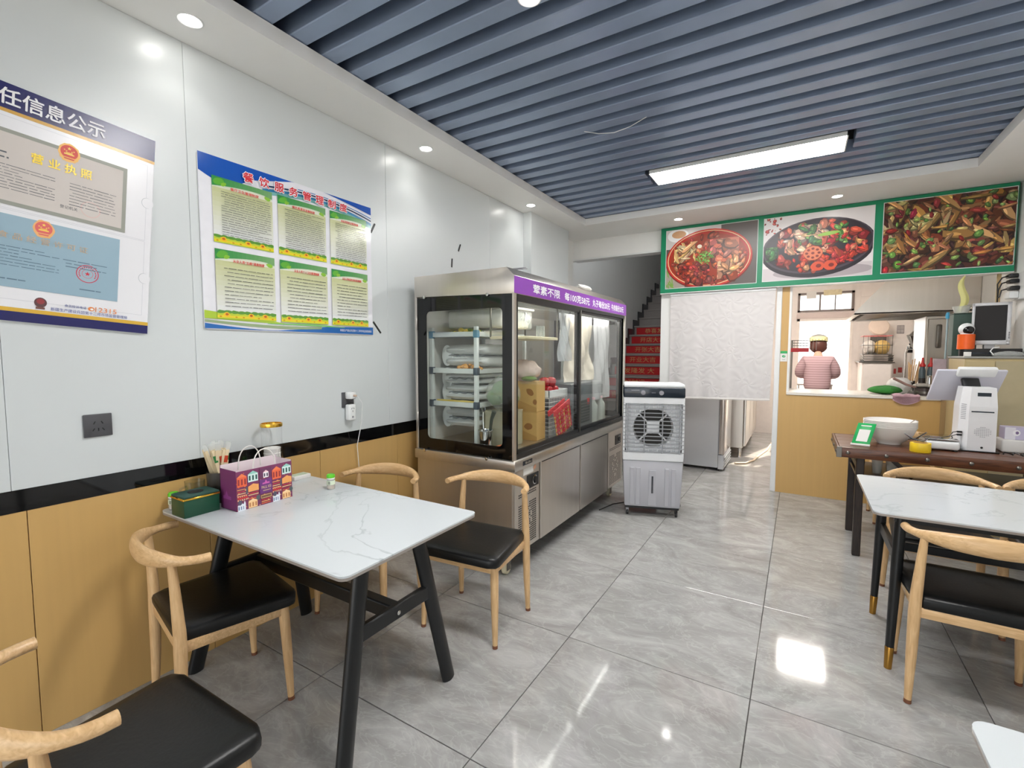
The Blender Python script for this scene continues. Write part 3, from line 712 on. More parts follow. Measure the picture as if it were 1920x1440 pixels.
# toothpick shakers
def shaker(x, y, label, s=1.0):
    t = thing('toothpick_jar', label, 'jar', (x, y, TZ), group='green capped toothpick jars')
    c_ = (x, y, TZ)
    put('jar', G().lathe([(0.018, 0), (0.0195, 0.002), (0.0195, 0.05), (0.017, 0.055), (0.0165, 0.055), (0.0185, 0.049), (0.0185, 0.003), (0.0005, 0.003)], c_, 20), CLEARP, t)
    put('toothpicks', G().lathe([(0.0005, 0.004), (0.0175, 0.004), (0.0175, 0.022), (0.012, 0.03), (0.0005, 0.031)], c_, 16), M('toothpick_wood', (222, 184, 138), 0.7, bump=0.6, scale=200), t)
    put('collar', G().lathe([(0.0185, 0.052), (0.0195, 0.053), (0.0195, 0.058), (0.0185, 0.058)], c_, 20), WPLAST, t)
    put('cap', G().lathe([(0.0195, 0.058), (0.0203, 0.06), (0.0203, 0.069), (0.017, 0.075), (0.009, 0.0765), (0.0005, 0.0765)], c_, 20), M('lime_cap', (96, 200, 40), 0.35), t)
    q = Face((x + 0.0199 * 0.4, y - 0.0199 * 0.92, TZ), (0.92, 0.4, 0), (0, 0, 1), (0.4, -0.92, 0))
    lb = put('paper_label', G().tube([(x, y, TZ + 0.024), (x, y, TZ + 0.045)], 0.0199, 20, cap=False), M('shaker_label', (214, 226, 200), 0.5), t)
    g = G()
    for k in range(6): g.add([q.p(-0.002 + k * 0.0016, 0.027, 0.0006), q.p(-0.0012 + k * 0.0016, 0.027, 0.0006), q.p(-0.0012 + k * 0.0016, 0.042, 0.0006), q.p(-0.002 + k * 0.0016, 0.042, 0.0006)], [(0, 1, 2, 3)])
    put('barcode', g, INK, lb, smooth=False)
shaker(-1.988, 1.512, 'green capped toothpick jar standing alone in the middle of the wall table')
shaker(-2.318, 0.955, 'green capped toothpick jar behind the dark green tissue box')
t = thing('napkin_pack', 'small white flat packet behind the purple bag', 'packet', (-2.30, 1.56, TZ))
put('packet', G().box(-2.335, -2.27, 1.50, 1.60, TZ, TZ + 0.022, 0.004, 2), PAPERW, t)
put('packet_flap', G().box(-2.325, -2.28, 1.51, 1.59, TZ + 0.022, TZ + 0.0235), M('packet_green', (196, 214, 190), 0.5), t)

# ------------------------------------------------------------------ sockets, plug, cable, tapes on the left wall
t = thing('wall_socket', 'dark grey square wall socket below the licence board', 'socket', (XL, 0.724, 1.14))
pl = put('plate', G().box(XL, XL + 0.009, 0.679, 0.769, 1.096, 1.186, 0.003, 2), M('socket_grey', (84, 84, 88), 0.3, metal=0.3), t)
g = G()
for a, b, r in ((0.712, 1.152, 0.5), (0.736, 1.152, -0.5), (0.724, 1.125, 0), (0.709, 1.125, 0.6), (0.739, 1.125, -0.6)):
    g.obox((XL + 0.0092, a, b), (1, 0, 0), (0, math.sin(r), math.cos(r)), (0, math.cos(r), -math.sin(r)), 0.0006, 0.006, 0.0016)
put('slots', g, BLACKM, pl, smooth=False)
t = thing('wall_socket', 'grey wall socket hidden behind a white charger and white adapter', 'socket', (XL, 1.93, 1.14))
put('plate', G().box(XL, XL + 0.009, 1.888, 1.975, 1.092, 1.185, 0.003, 2), MATS['socket_grey'], t)
t = thing('phone_charger', 'white cube phone charger in the upper half of the right wall socket', 'charger', (XL + 0.0095, 1.925, 1.165))
put('body', G().box(XL + 0.0095, XL + 0.062, 1.908, 1.95, 1.145, 1.187, 0.006, 2), WPLAST, t)
cb = put('cable', G().tube([(XL + 0.062, 1.93, 1.166), (XL + 0.085, 1.94, 1.163), (XL + 0.095, 1.965, 1.12), (XL + 0.075, 1.975, 1.0), (XL + 0.03, 1.975, 0.85), (XL + 0.02, 2.0, 0.62), (XL + 0.02, 2.0, 0.3), (XL + 0.03, 2.0, 0.02)], 0.0024, 8), WPLAST, t)
put('connector', G().tube([(XL + 0.062, 1.93, 1.166), (XL + 0.08, 1.937, 1.165)], 0.006, 10), M('connector_tan', (196, 170, 150), 0.4), t)
t = thing('plug_adapter', 'white rounded plug adapter hanging from the lower half of the right wall socket', 'adapter', (XL + 0.0095, 1.935, 1.06))
ab = put('body', G().box(XL + 0.0095, XL + 0.05, 1.905, 1.958, 1.012, 1.112, 0.01, 3), WPLAST, t)
g = G()
for a, b, r in ((1.924, 1.087, 0.6), (1.939, 1.087, -0.6), (1.931, 1.07, 0)):
    g.obox((XL + 0.0502, a, b), (1, 0, 0), (0, math.sin(r), math.cos(r)), (0, math.cos(r), -math.sin(r)), 0.0006, 0.005, 0.0014)
put('slots', g, BPLAST, ab, smooth=False)
put('button', G().lathe([(0.007, 0), (0.006, 0.002), (0.0005, 0.002)], (XL + 0.05, 1.931, 1.035), 14, (1, 0, 0)), GPLAST, ab)
def tape(y0, z0, y1, z1, label, w_=0.006):
    d = Vector((0, y1 - y0, z1 - z0)); l = d.length / 2; d.normalize()
    c = (XL + 0.002, (y0 + y1) / 2, (z0 + z1) / 2)
    g = G().obox(c, d, (0, -d.z, d.y), (1, 0, 0), l, w_, 0.0015)
    g.obox(Vector(c) + d * l * 0.9, d, (0, -d.z, d.y), (1, 0, 0), 0.006, w_ * 0.6, 0.0025)
    tag(put('black_tape', g, BPLAST, base=c, smooth=False), label, 'tape', 'scraps of black tape on the left wall')
tape(2.145, 2.19, 2.178, 2.25, 'scrap of black tape at the upper right corner of the regulations board')
tape(2.150, 1.625, 2.212, 1.555, 'scrap of black tape at the lower right corner of the regulations board')
tape(3.05, 2.235, 3.075, 2.29, 'scrap of black tape high on the white wall above the display cabinet')
tape(2.962, 2.095, 2.968, 2.16, 'scrap of black tape on the white wall just above the display cabinet')

# ------------------------------------------------------------------ licence board (left wall, near)
def star(P, u, v, r, col):
    P.poly([(u + (r if k % 2 == 0 else r * 0.42) * math.sin(PI * k / 5), v + (r if k % 2 == 0 else r * 0.42) * math.cos(PI * k / 5)) for k in range(10)], col)
def emblem(P, u, v, r, soft=False):
    gold, red = ((238, 180, 84), (206, 52, 36)) if not soft else ((236, 176, 110), (222, 100, 96))
    P.ell(u, v, r, r * 1.05, gold, 28, wob=0.06); P.ell(u, v + r * 0.1, r * 0.78, r * 0.78, red, 26)
    star(P, u, v + r * 0.5, r * 0.2, (246, 208, 90))
    for k in (-1, 1):
        star(P, u + k * r * 0.42, v + r * 0.28, r * 0.1, (246, 208, 90)); star(P, u + k * r * 0.24, v + r * 0.18, r * 0.1, (246, 208, 90))
    P.rect(u - r * 0.45, u + r * 0.45, v - r * 0.22, v - r * 0.08, (246, 208, 90)); P.rect(u - r * 0.3, u + r * 0.3, v - r * 0.06, v + 0.06 * r, (240, 190, 80))
    P.poly([(u - r * 0.8, v - r * 0.5), (u + r * 0.8, v - r * 0.5), (u + r * 0.55, v - r * 0.98), (u - r * 0.55, v - r * 0.98)], gold)
    P.poly([(u - r * 0.5, v - r * 0.6), (u + r * 0.5, v - r * 0.6), (u + r * 0.4, v - r * 0.75), (u - r * 0.4, v - r * 0.75)], red)
LY0, LY1, LZ0, LZ1 = -0.22, 0.935, 1.505, 2.318
t = thing('licence_board', 'white licence display board with dark blue bands holding two certificates, at far left', 'notice board', (XL, (LY0 + LY1) / 2, LZ0))
bd = put('board', G().box(XL + 0.002, XL + 0.012, LY0, LY1, LZ0, LZ1, 0.002), M('board_white', (232, 232, 236), 0.22), t, smooth=False)
f = Face((XL + 0.012, LY0, LZ0), (0, 1, 0), (0, 0, 1), (1, 0, 0))
W, H = LY1 - LY0, LZ1 - LZ0
P = Print(f, 0.0006)
NAVY = (24, 26, 92)
P.rect(0, W, H - 0.088, H, NAVY); P.rect(0, W, H - 0.1, H - 0.088, (206, 160, 70))
P.rect(0, W, 0, 0.034, NAVY); P.rect(0, W, 0.034, 0.048, (214, 172, 60))
def uy(y): return y - LY0
def vz(z): return z - LZ0
for a, b in ((1.892, 2.205), (1.58, 1.888)):
    P.rect(uy(-0.15), uy(0.912), vz(a), vz(b), (196, 198, 206)); P.rect(uy(-0.149), uy(0.911), vz(a) + 0.001, vz(b) - 0.001, (232, 232, 236))
    P.ell(uy(0.915), vz((a + b) / 2), 0.02, 0.022, (190, 194, 200)); P.ell(uy(0.917), vz((a + b) / 2), 0.02, 0.021, (232, 232, 236))
P.put('printed_bands', t, 0.25)
lettering(f, '食品安全责任信息公示', uy(0.767) - 0.58, uy(0.767), H - 0.074, H - 0.017, WINK, t, 0.003, 0.008, heavy=0.0011)
P = Print(f, 0.0012); star(P, uy(0.606), 0.075, 0.011, (120, 60, 60)); P.ell(uy(0.605), 0.076, 0.017, 0.018, (96, 64, 66)); P.ell(uy(0.605), 0.08, 0.011, 0.01, (150, 56, 60)); P.rect(uy(0.593), uy(0.617), 0.052, 0.06, (120, 80, 70))
P.put('badge_print', t, 0.3)
lettering(f, '食品投诉电话', uy(0.67), uy(0.733), 0.071, 0.081, BLUEINK, t, 0.003, 0.02)
lettering(f, '12315', uy(0.76), uy(0.827), 0.066, 0.084, ORINK, t, 0.003, 0.03)
P = Print(f, 0.0012); P.ell(uy(0.748), 0.075, 0.01, 0.008, (232, 140, 80)); P.ell(uy(0.75), 0.074, 0.005, 0.004, (240, 240, 240)); P.put('hotline_mark', t, 0.3)
lettering(f, '新疆生产建设兵团第十二师市场监督管理局', uy(0.632), uy(0.862), 0.0515, 0.064, BLUEINK, t, 0.003, 0.02)
# upper certificate
tb = t
t2 = thing('certificate', 'cream grey-bordered business licence in the upper pocket of the licence board', 'certificate', (XL + 0.0145, 0.4, 1.915))
put('sheet', G().box(XL + 0.0140, XL + 0.0146, -0.09, 0.843, 1.904, 2.162), M('cream_paper', (204, 196, 190), 0.45, var=0.02), t2, smooth=False)
f2 = Face((XL + 0.0146, -0.09, 1.904), (0, 1, 0), (0, 0, 1), (1, 0, 0))
W2, H2 = 0.933, 0.258
P = Print(f2, 0.0005)
for (a, b, c, d) in ((0, W2, 0, 0.013), (0, W2, H2 - 0.013, H2), (0, 0.013, 0, H2), (W2 - 0.013, W2, 0, H2)): P.rect(a, b, c, d, (146, 148, 138))
emblem(P, 0.755, H2 - 0.014, 0.032)
for rr in (0.03, 0.027): P.ell(W2 - 0.11, 0.055, rr, rr, (216, 186, 180) if rr == 0.03 else (204, 196, 190), 28)
P.put('printed_border', t2, 0.4)
lettering(f2, '营 业 执 照', 0.655, 0.822, H2 - 0.089, H2 - 0.055, M('bright_gold_ink', (250, 214, 20), 0.3), t2, 0.002, 0.008, heavy=0.0009)
fine_lines(f2, 0.4, 0.72, 0.05, 0.14, 9, INKL, t2, 0.001, 0.22); fine_lines(f2, 0.76, 0.9, 0.05, 0.14, 8, INKL, t2, 0.001, 0.2); fine_lines(f2, 0.4, 0.6, 0.15, 0.185, 2, INKL, t2, 0.001, 0.3)
lettering(f2, '登记机关', 0.735, 0.785, 0.036, 0.048, INKL, t2, 0.001)
# lower certificate
t2 = thing('certificate', 'pale blue certificate with red round seal in the lower pocket of the licence board', 'certificate', (XL + 0.0145, 0.4, 1.6))
put('sheet', G().box(XL + 0.0140, XL + 0.0146, -0.13, 0.828, 1.622, 1.872), M('pale_blue_paper', (148, 176, 192), 0.3, var=0.04, scale=3), t2, smooth=False)
f2 = Face((XL + 0.0146, -0.13, 1.622), (0, 1, 0), (0, 0, 1), (1, 0, 0))
W2, H2 = 0.958, 0.25
P = Print(f2, 0.0005)
SX, SY = 0.862, 0.09
P.ell(SX, SY, 0.034, 0.034, (204, 64, 86), 32); P.ell(SX, SY, 0.031, 0.031, (156, 180, 194), 32); P.ell(SX, SY, 0.017, 0.017, (206, 90, 110), 28); P.ell(SX, SY, 0.0155, 0.0155, (156, 180, 194), 28); star(P, SX, SY, 0.009, (206, 40, 62))
for k in range(16):
    a = PI * (1.15 - 1.3 * k / 15); P.ell(SX + 0.025 * math.cos(a), SY + 0.025 * math.sin(a), 0.0022, 0.0028, (206, 60, 84), 8)
P.put('seal_print', t2, 0.3)
P = Print(f2, 0.0005); emblem(P, 0.735, H2 - 0.026, 0.03, True); P.put('emblem_print', t2, 0.3)
lettering(f2, '食 品 经 营 许 可 证', 0.62, 0.86, H2 - 0.083, H2 - 0.06, M('faded_orange_ink', (206, 176, 140), 0.4), t2, 0.002, 0.01)
fine_lines(f2, 0.55, 0.78, 0.07, 0.145, 7, M('teal_ink', (96, 122, 140), 0.5), t2, 0.001, 0.24); fine_lines(f2, 0.79, 0.92, 0.1, 0.135, 3, MATS['teal_ink'], t2, 0.001, 0.3); fine_lines(f2, 0.5, 0.70, 0.022, 0.034, 1, MATS['teal_ink'], t2, 0.001, 0.35)
fine_lines(f2, 0.84, 0.91, 0.022, 0.034, 1, MATS['teal_ink'], t2, 0.001, 0.35)

# the licence board hangs slightly askew
tilt = Matrix.Rotation(-0.08, 3, 'X'); piv = Vector((XL, 0.935, 1.91))
for o in [tb] + [q for q in bpy.data.objects if q.get('category') == 'certificate']:
    o.location = piv + tilt @ (Vector(o.location) - piv); o.rotation_euler = (-0.08, 0, 0)
# ------------------------------------------------------------------ regulations board
RY0, RY1, RZ0, RZ1 = 1.131, 2.138, 1.537, 2.34
t = thing('regulations_board', 'white regulations board with blue top corner and six green headed text panels', 'notice board', (XL, (RY0 + RY1) / 2, RZ0))
put('board', G().prism(rounded(RY0, RY1, RZ0, RZ1, 0.012, 3), XL + 0.002, XL + 0.009, 'x'), M('gloss_board', (230, 230, 236), 0.12), t, smooth=False)
f = Face((XL + 0.009, RY0, RZ0), (0, 1, 0), (0, 0, 1), (1, 0, 0))
W, H = RY1 - RY0, RZ1 - RZ0
P = Print(f, 0.0006)
def curve(fn, a, b, n=24): return [(a + (b - a) * k / n, fn((a + (b - a) * k / n))) for k in range(n + 1)]
def band(lo, hi, a, b, col):
    """a band between two curves, cut into quads so that it stays clean"""
    n = 28
    for k in range(n):
        u0, u1 = a + (b - a) * k / n, a + (b - a) * (k + 1) / n
        l0, l1, h0, h1 = lo(u0), lo(u1), hi(u0), hi(u1)
        if h0 - l0 > 1e-5 or h1 - l1 > 1e-5: P.poly([(u0, l0), (u1, l1), (u1, max(h1, l1)), (u0, max(h0, l0))], col)
top = lambda u: H - 0.001
c1 = lambda u: H - 0.094 + 0.0 * u + 0.155 * (u / W) ** 2 if u < 0.78 * W else H
band(lambda u: min(H - 0.001, H - 0.082 - 0.034 * math.sin(PI * min(1, u / 0.24)) * (1 if u < 0.24 else 0) + 0.0 + max(0, u - 0.16) * 0.26), top, 0, 0.5, (28, 84, 176))
arc = lambda a, q: (lambda u: H - a - q * (u - 0.62) ** 2)
band(arc(0.078, 0.36), arc(0.056, 0.34), 0.30, W, (120, 176, 176))
band(arc(0.062, 0.34), arc(0.050, 0.32), 0.30, W, (58, 128, 172))
band(arc(0.043, 0.30), arc(0.036, 0.29), 0.32, W, (30, 50, 84))
band(arc(0.030, 0.27), arc(0.026, 0.26), 0.5, W, (60, 120, 180))
band(lambda u: H - 0.001 - 0.045 * (max(0, u - 0.66) / 0.34) ** 1.2, top, 0.66, W, (26, 80, 172))
# bottom swoosh
band(lambda u: 0.004 if u > 0 else 0.004, lambda u: 0.028 - 0.022 * math.sin(PI * min(1, u / W * 1.5)) + 0.03 * max(0, u / W - 0.35) ** 0.8, 0, W, (40, 104, 178))
band(lambda u: 0.034 - 0.018 * math.sin(PI * min(1, u / W * 1.3)), lambda u: 0.045 - 0.014 * math.sin(PI * min(1, u / W * 1.3)), 0, 0.62 * W, (150, 170, 130))
band(lambda u: 0.05 - 0.013 * u / W * 2, lambda u: 0.088 - 0.07 * (u / W * 1.55), 0, 0.6 * W, (172, 200, 66))
band(lambda u: 0.038, lambda u: 0.05 - 0.012 * abs(u / W - 0.55) * 3, 0.3 * W, 0.78 * W, (128, 190, 110))
def leafpanel(u0, u1, v0, v1):
    w_, h_ = u1 - u0, v1 - v0
    n = 10
    P.rect(u0, u1, v0 + 0.1 * h_, v1, (222, 224, 206))
    for k in range(n):
        q = k / n; cc = tuple(int(a * (1 - q) + b * q) for a, b in zip((196, 200, 152), (228, 229, 232)))
        P.rect(u0, u1, v1 - 0.16 * h_ - (k + 1) * 0.072 * h_, v1 - 0.16 * h_ - k * 0.072 * h_, cc)
    m = 14
    for k in range(m):
        a, b = k / m, (k + 1) / m
        lo = lambda q: v1 - 0.15 * h_ + 0.12 * h_ * math.sin(PI * min(1, q * 0.75 + 0.0)) * 0.55 if q < 0.9 else v1 - 0.12 * h_
        lo2 = lambda q: lo(q) - 0.018 * h_
        P.poly([(u0 + a * w_, lo2(a)), (u0 + b * w_, lo2(b)), (u0 + b * w_, lo(b)), (u0 + a * w_, lo(a))], (206, 216, 196))
        g_ = int(126 + 26 * a)
        P.poly([(u0 + a * w_, lo(a)), (u0 + b * w_, lo(b)), (u0 + b * w_, v1), (u0 + a * w_, v1)], (int(54 + 70 * a), g_ + 14, int(72 + 40 * a)))
    P.ell(u0 + 0.11 * w_, v1 - 0.07 * h_, 0.09 * w_, 0.05 * h_, (96, 170, 60), 12, 0.3, 0.15); P.ell(u0 + 0.18 * w_, v1 - 0.1 * h_, 0.05 * w_, 0.028 * h_, (132, 186, 60), 10, 0.3, 0.2)
    P.ell(u1 - 0.09 * w_, v1 - 0.13 * h_, 0.06 * w_, 0.03 * h_, (140, 190, 70), 10, -0.2, 0.15)
    # sunflower strip
    P.rect(u0 + 0.0 * w_, u1, v0, v0 + 0.1 * h_, (186, 204, 60)); P.rect(u0, u1, v0 + 0.005, v0 + 0.05 * h_, (228, 206, 48))
    for k in range(9): P.ell(u0 + (k + 0.5) * w_ / 9, v0 + 0.1 * h_, w_ / 15, 0.026 * h_, (92, 146, 60), 10, 0, 0.15, (u0, u1, v0, v1))
    for q in (0.15, 0.55, 0.8): P.ell(u0 + q * w_, v0 + 0.062 * h_, 0.055 * w_, 0.036 * h_, (234, 190, 40), 12, 0, 0.12); P.ell(u0 + q * w_, v0 + 0.066 * h_, 0.026 * w_, 0.018 * h_, (190, 96, 40), 10)
    for q in (0.05, 0.3, 0.42, 0.68, 0.93): P.ell(u0 + q * w_, v0 + 0.03 * h_, 0.02 * w_, 0.012 * h_, (200, 150, 30), 8)
cols = [(0.055, 0.348), (0.377, 0.668), (0.697, 0.965)]
rows = [(0.408, 0.712), (0.052, 0.378)]
heads = [['餐厅卫生管理制度', '餐饮具清洗消毒制度', '食品采购索证管理制度'], ['从业人员“五病”调离制度', '从业人员个人卫生管理制度', '从业人员食品安全知识培训制度']]
for r, (v0, v1) in enumerate(rows):
    for c, (u0, u1) in enumerate(cols): leafpanel(u0, u1, v0, v1)
P.put('printed_panels', t, 0.14)
for r, (v0, v1) in enumerate(rows):
    for c, (u0, u1) in enumerate(cols):
        w_, h_ = u1 - u0, v1 - v0
        lettering(f, heads[r][c], u0 + 0.27 * w_, u0 + (0.74 + 0.06 * r) * w_, v1 - 0.17 * h_, v1 - 0.125 * h_, M('head_ink', (206, 84, 70), 0.4), t, 0.013, 0.008, heavy=0.0005)
        fine_lines(f, u0 + 0.12 * w_, u1 - 0.05 * w_, v0 + (0.115 if r == 0 else 0.16) * h_, v1 - (0.2 if r == 0 else 0.24) * h_, 19 if r == 0 else 11, INK, t, 0.0125, 0.25 if r == 0 else 0.17)
ti = '餐饮服务管理制度'
for k, ch in enumerate(ti):
    u = 0.198 + k * 0.0807
    for q in range(8):
        a = q * PI / 4; du, dv = 0.0032 * math.cos(a), 0.0032 * math.sin(a)
        if q % 2 == 0: lettering(f, ch, u + du, u + 0.05 + du, H - 0.078 + dv, H - 0.034 + dv, WINK, t, 0.0123 + q * 0.0001, 0.008, heavy=0.002)
    lettering(f, ch, u, u + 0.05, H - 0.078, H - 0.034, REDT, t, 0.0136, 0.008, heavy=0.0013)
lettering(f, '新疆生产建设兵团第十二师市场监督管理局', 0.745, 0.985, 0.016, 0.030, WINK, t, 0.0125, 0.02)

# ------------------------------------------------------------------ green food sign
SY0 = 5.395
t = thing('food_sign', 'long green sign board with three food photographs above the kitchen window', 'sign', (0.05, 5.43, 2.08))
SX0, SX1, SZ0, SZ1 = -1.357, 1.452, 2.08, 2.787
put('board', G().box(SX0, SX1, SY0, YB - 0.001, SZ0, SZ1, 0.004), GREEN, t, smooth=False)
put('lower_edge', G().box(SX0, SX1, SY0 - 0.002, YB - 0.001, SZ0 - 0.008, SZ0, 0.002), WPLAST, t, smooth=False)
f = Face((SX0, SY0, SZ0), (1, 0, 0), (0, 0, 1), (0, -1, 0))
def blobs(P, R, n, box, sizes, cols, inside=None, asp=(0.35, 1.0), shade=True):
    for k in range(int(n * 1.5)):
        for _ in range(40):
            u, v = R.uniform(box[0], box[1]), R.uniform(box[2], box[3])
            if inside is None or inside(u, v): break
        s = R.uniform(*sizes) * R.choice((0.7, 0.9, 1.1, 1.3)); a = R.uniform(*asp); rot = R.uniform(0, PI); c = R.choice(cols)
        m_ = sum(c) / 3; ds = R.uniform(0.05, 0.3); br = R.uniform(0.72, 1.1); c = tuple(int(min(255, max(0, (q * (1 - ds) + m_ * ds) * br + R.uniform(-10, 10)))) for q in c)
        cl = (box[0], box[1], box[2], box[3])
        P.ell(u, v, s, s * a, tuple(int(q * 0.55) for q in c), 9, rot, 0.22, cl)
        P.ell(u, v + s * 0.08, s * 0.88, s * a * 0.86, c, 9, rot, 0.22, cl)
        P.ell(u - s * 0.15, v + s * a * 0.25, s * 0.4, s * a * 0.3, tuple(int(min(255, q * 1.25 + 16)) for q in c), 7, rot, 0.2, cl)
def photo(u0, u1, v0, v1, fn, label):
    P = Print(f, 0.0006); P.rect(u0 - 0.006, u1 + 0.006, v0 - 0.006, v1 + 0.006, (214, 216, 214)); fn(P, u0, u1, v0, v1); P.put('food_photo', t, 0.3, label)
def ph1(P, u0, u1, v0, v1):
    R = random.Random(21); random.seed(5)
    cx, cy = (u0 + u1) / 2 - 0.02, (v0 + v1) / 2 - 0.03; a, b = 0.43, 0.31
    cl = (u0, u1, v0, v1)
    P.rect(u0, u1, v0, v1, (92, 84, 80)); P.rect(u0, u0 + 0.62 * (u1 - u0), v1 - 0.2, v1, (206, 200, 198)); P.rect(u0, u0 + 0.2, v0, v0 + 0.3, (160, 150, 140))
    P.ell(u0 + 0.12, v1 - 0.06, 0.11, 0.07, (236, 236, 236), 20, 0, 0, cl); P.ell(u0 + 0.13, v1 - 0.05, 0.075, 0.04, (206, 160, 120), 16, 0, 0, cl)
    for k in range(14): P.ell(u0 + R.uniform(0, 0.12), v0 + R.uniform(0, 0.22), 0.05, 0.006, (120, 160, 70), 6, R.uniform(1, 2.4), 0, cl)
    P.ell(cx, cy, a, b, (120, 30, 22), 40, 0, 0, cl); P.ell(cx, cy + 0.01, a * 0.985, b * 0.98, (196, 48, 36), 40, 0, 0, cl); P.ell(cx, cy + 0.012, a * 0.95, b * 0.93, (226, 196, 150), 40, 0, 0, cl); P.ell(cx, cy + 0.012, a * 0.93, b * 0.905, (176, 40, 26), 40, 0, 0, cl)
    ins = lambda u, v: ((u - cx) / (a * 0.86)) ** 2 + ((v - cy) / (b * 0.82)) ** 2 < 1
    bx = (u0, u1, v0, v1)
    P.ell(cx, cy, a * 0.89, b * 0.86, (150, 50, 22), 36, 0, 0, cl)
    blobs(P, R, 60, bx, (0.02, 0.05), [(190, 70, 40), (170, 50, 30), (210, 110, 60), (150, 46, 30)], ins)
    blobs(P, R, 16, (cx + 0.02, cx + 0.3, cy - 0.05, cy + 0.2), (0.06, 0.09), [(206, 104, 72), (196, 88, 62), (212, 128, 92)], ins, (0.5, 0.8))
    blobs(P, R, 12, (cx - 0.34, cx - 0.1, cy - 0.02, cy + 0.2), (0.06, 0.1), [(226, 190, 130), (216, 160, 96)], ins, (0.12, 0.22))
    blobs(P, R, 26, (cx - 0.3, cx + 0.05, cy - 0.25, cy - 0.05), (0.025, 0.05), [(176, 50, 36), (196, 66, 46), (150, 36, 26)], ins)
    blobs(P, R, 14, (cx + 0.1, cx + 0.36, cy - 0.22, cy + 0.02), (0.04, 0.07), [(206, 120, 76), (226, 156, 108)], ins, (0.3, 0.55))
    for k in range(70): P.ell(cx - 0.02 + R.gauss(0, 0.04), cy + 0.02 + R.gauss(0, 0.03), R.uniform(0.01, 0.03), 0.004, R.choice([(96, 160, 60), (70, 130, 46), (140, 190, 90)]), 6, R.uniform(0, PI), 0.1, cl)
    P.ell(cx - 0.08, cy + 0.14, 0.024, 0.02, (236, 226, 206), 14)
def ph2(P, u0, u1, v0, v1):
    R = random.Random(33); random.seed(6)
    cx, cy = (u0 + u1) / 2 + 0.0, (v0 + v1) / 2 - 0.02; a, b = 0.46, 0.275
    cl = (u0, u1, v0, v1)
    P.rect(u0, u1, v0, v1, (226, 220, 220)); P.rect(u0, u1, v0, v0 + 0.12, (204, 196, 198)); P.ell(cx + 0.05, v0 + 0.06, 0.4, 0.06, (170, 160, 164), 28, 0, 0, cl)
    blobs(P, R, 12, (u0, u0 + 0.15, v1 - 0.16, v1), (0.008, 0.018), [(196, 60, 40), (170, 50, 36)])
    P.ell(cx, cy, a, b, (38, 32, 40), 44, 0.06, 0, cl); P.ell(cx, cy + 0.018, a * 0.97, b * 0.93, (74, 64, 74), 44, 0.06, 0, cl); P.ell(cx, cy + 0.024, a * 0.94, b * 0.88, (48, 40, 48), 40, 0.06, 0, cl)
    ins = lambda u, v: ((u - cx) / (a * 0.84)) ** 2 + ((v - cy - 0.01) / (b * 0.86)) ** 2 < 1
    bx = (u0, u1, v0, v1)
    blobs(P, R, 70, bx, (0.025, 0.05), [(200, 50, 36), (216, 76, 50), (176, 40, 34), (226, 140, 90)], ins)
    blobs(P, R, 22, (cx - 0.3, cx + 0.1, cy - 0.05, cy + 0.22), (0.03, 0.06), [(226, 170, 130), (236, 196, 160), (216, 130, 100)], ins, (0.3, 0.6))
    blobs(P, R, 20, (cx - 0.15, cx + 0.25, cy + 0.02, cy + 0.24), (0.02, 0.045), [(110, 170, 60), (80, 140, 50), (60, 110, 44)], ins, (0.3, 0.7))
    blobs(P, R, 16, (cx + 0.05, cx + 0.38, cy - 0.22, cy + 0.16), (0.03, 0.055), [(206, 36, 30), (226, 60, 44)], ins, (0.3, 0.6))
    blobs(P, R, 12, (u0 + 0.02, u0 + 0.13, cy - 0.1, cy + 0.04), (0.02, 0.04), [(40, 84, 40), (56, 110, 50)], None, (0.6, 1))
    P.ell(cx + 0.1, cy + 0.12, 0.09, 0.018, (150, 190, 80), 12, 0.1)
    lx, ly = cx - 0.02, cy - 0.05
    P.ell(lx, ly, 0.082, 0.07, (150, 60, 40), 24, 0, 0.04); P.ell(lx, ly, 0.077, 0.065, (216, 120, 84), 24, 0, 0.04)
    for k in range(8): P.ell(lx + 0.05 * math.cos(k * PI / 4), ly + 0.042 * math.sin(k * PI / 4), 0.013, 0.011, (120, 40, 30), 10)
    P.ell(lx, ly, 0.014, 0.012, (130, 46, 34), 10)
    for q in (0.12, 0.02): P.ell(cx + q, v0 + 0.11, 0.055, 0.045, (210, 80, 50), 16, 0, 0.08); P.ell(cx + q + 0.01, v0 + 0.112, 0.022, 0.018, (120, 30, 24), 12)
def ph3(P, u0, u1, v0, v1):
    R = random.Random(45); random.seed(8)
    bx = (u0, u1, v0, v1)
    P.rect(u0, u1, v0, v1, (76, 34, 26))
    blobs(P, R, 90, bx, (0.035, 0.08), [(120, 56, 34), (96, 40, 28), (140, 70, 40), (70, 30, 28)], None, (0.4, 0.9))
    blobs(P, R, 34, (u0, u0 + 0.45, v0 + 0.15, v1), (0.05, 0.1), [(190, 140, 76), (206, 164, 96), (170, 116, 60), (196, 176, 110)], None, (0.15, 0.4))
    blobs(P, R, 30, (u0 + 0.4, u1, v0 + 0.1, v1), (0.04, 0.1), [(176, 110, 50), (196, 140, 70), (150, 76, 40), (206, 170, 96)], None, (0.15, 0.45))
    blobs(P, R, 34, bx, (0.018, 0.035), [(120, 160, 60), (96, 140, 56), (150, 180, 90)], None, (0.4, 0.9))
    blobs(P, R, 16, bx, (0.03, 0.05), [(176, 40, 40), (150, 30, 40)], None, (0.3, 0.7))
    blobs(P, R, 10, bx, (0.06, 0.11), [(206, 150, 80), (190, 130, 60)], None, (0.12, 0.2))
def fx(x): return x - SX0
def fz(z): return z - SZ0
photo(fx(-1.296), fx(-0.405), fz(2.13), fz(2.75), ph1, 'photo of a red bowl of spicy meat soup')
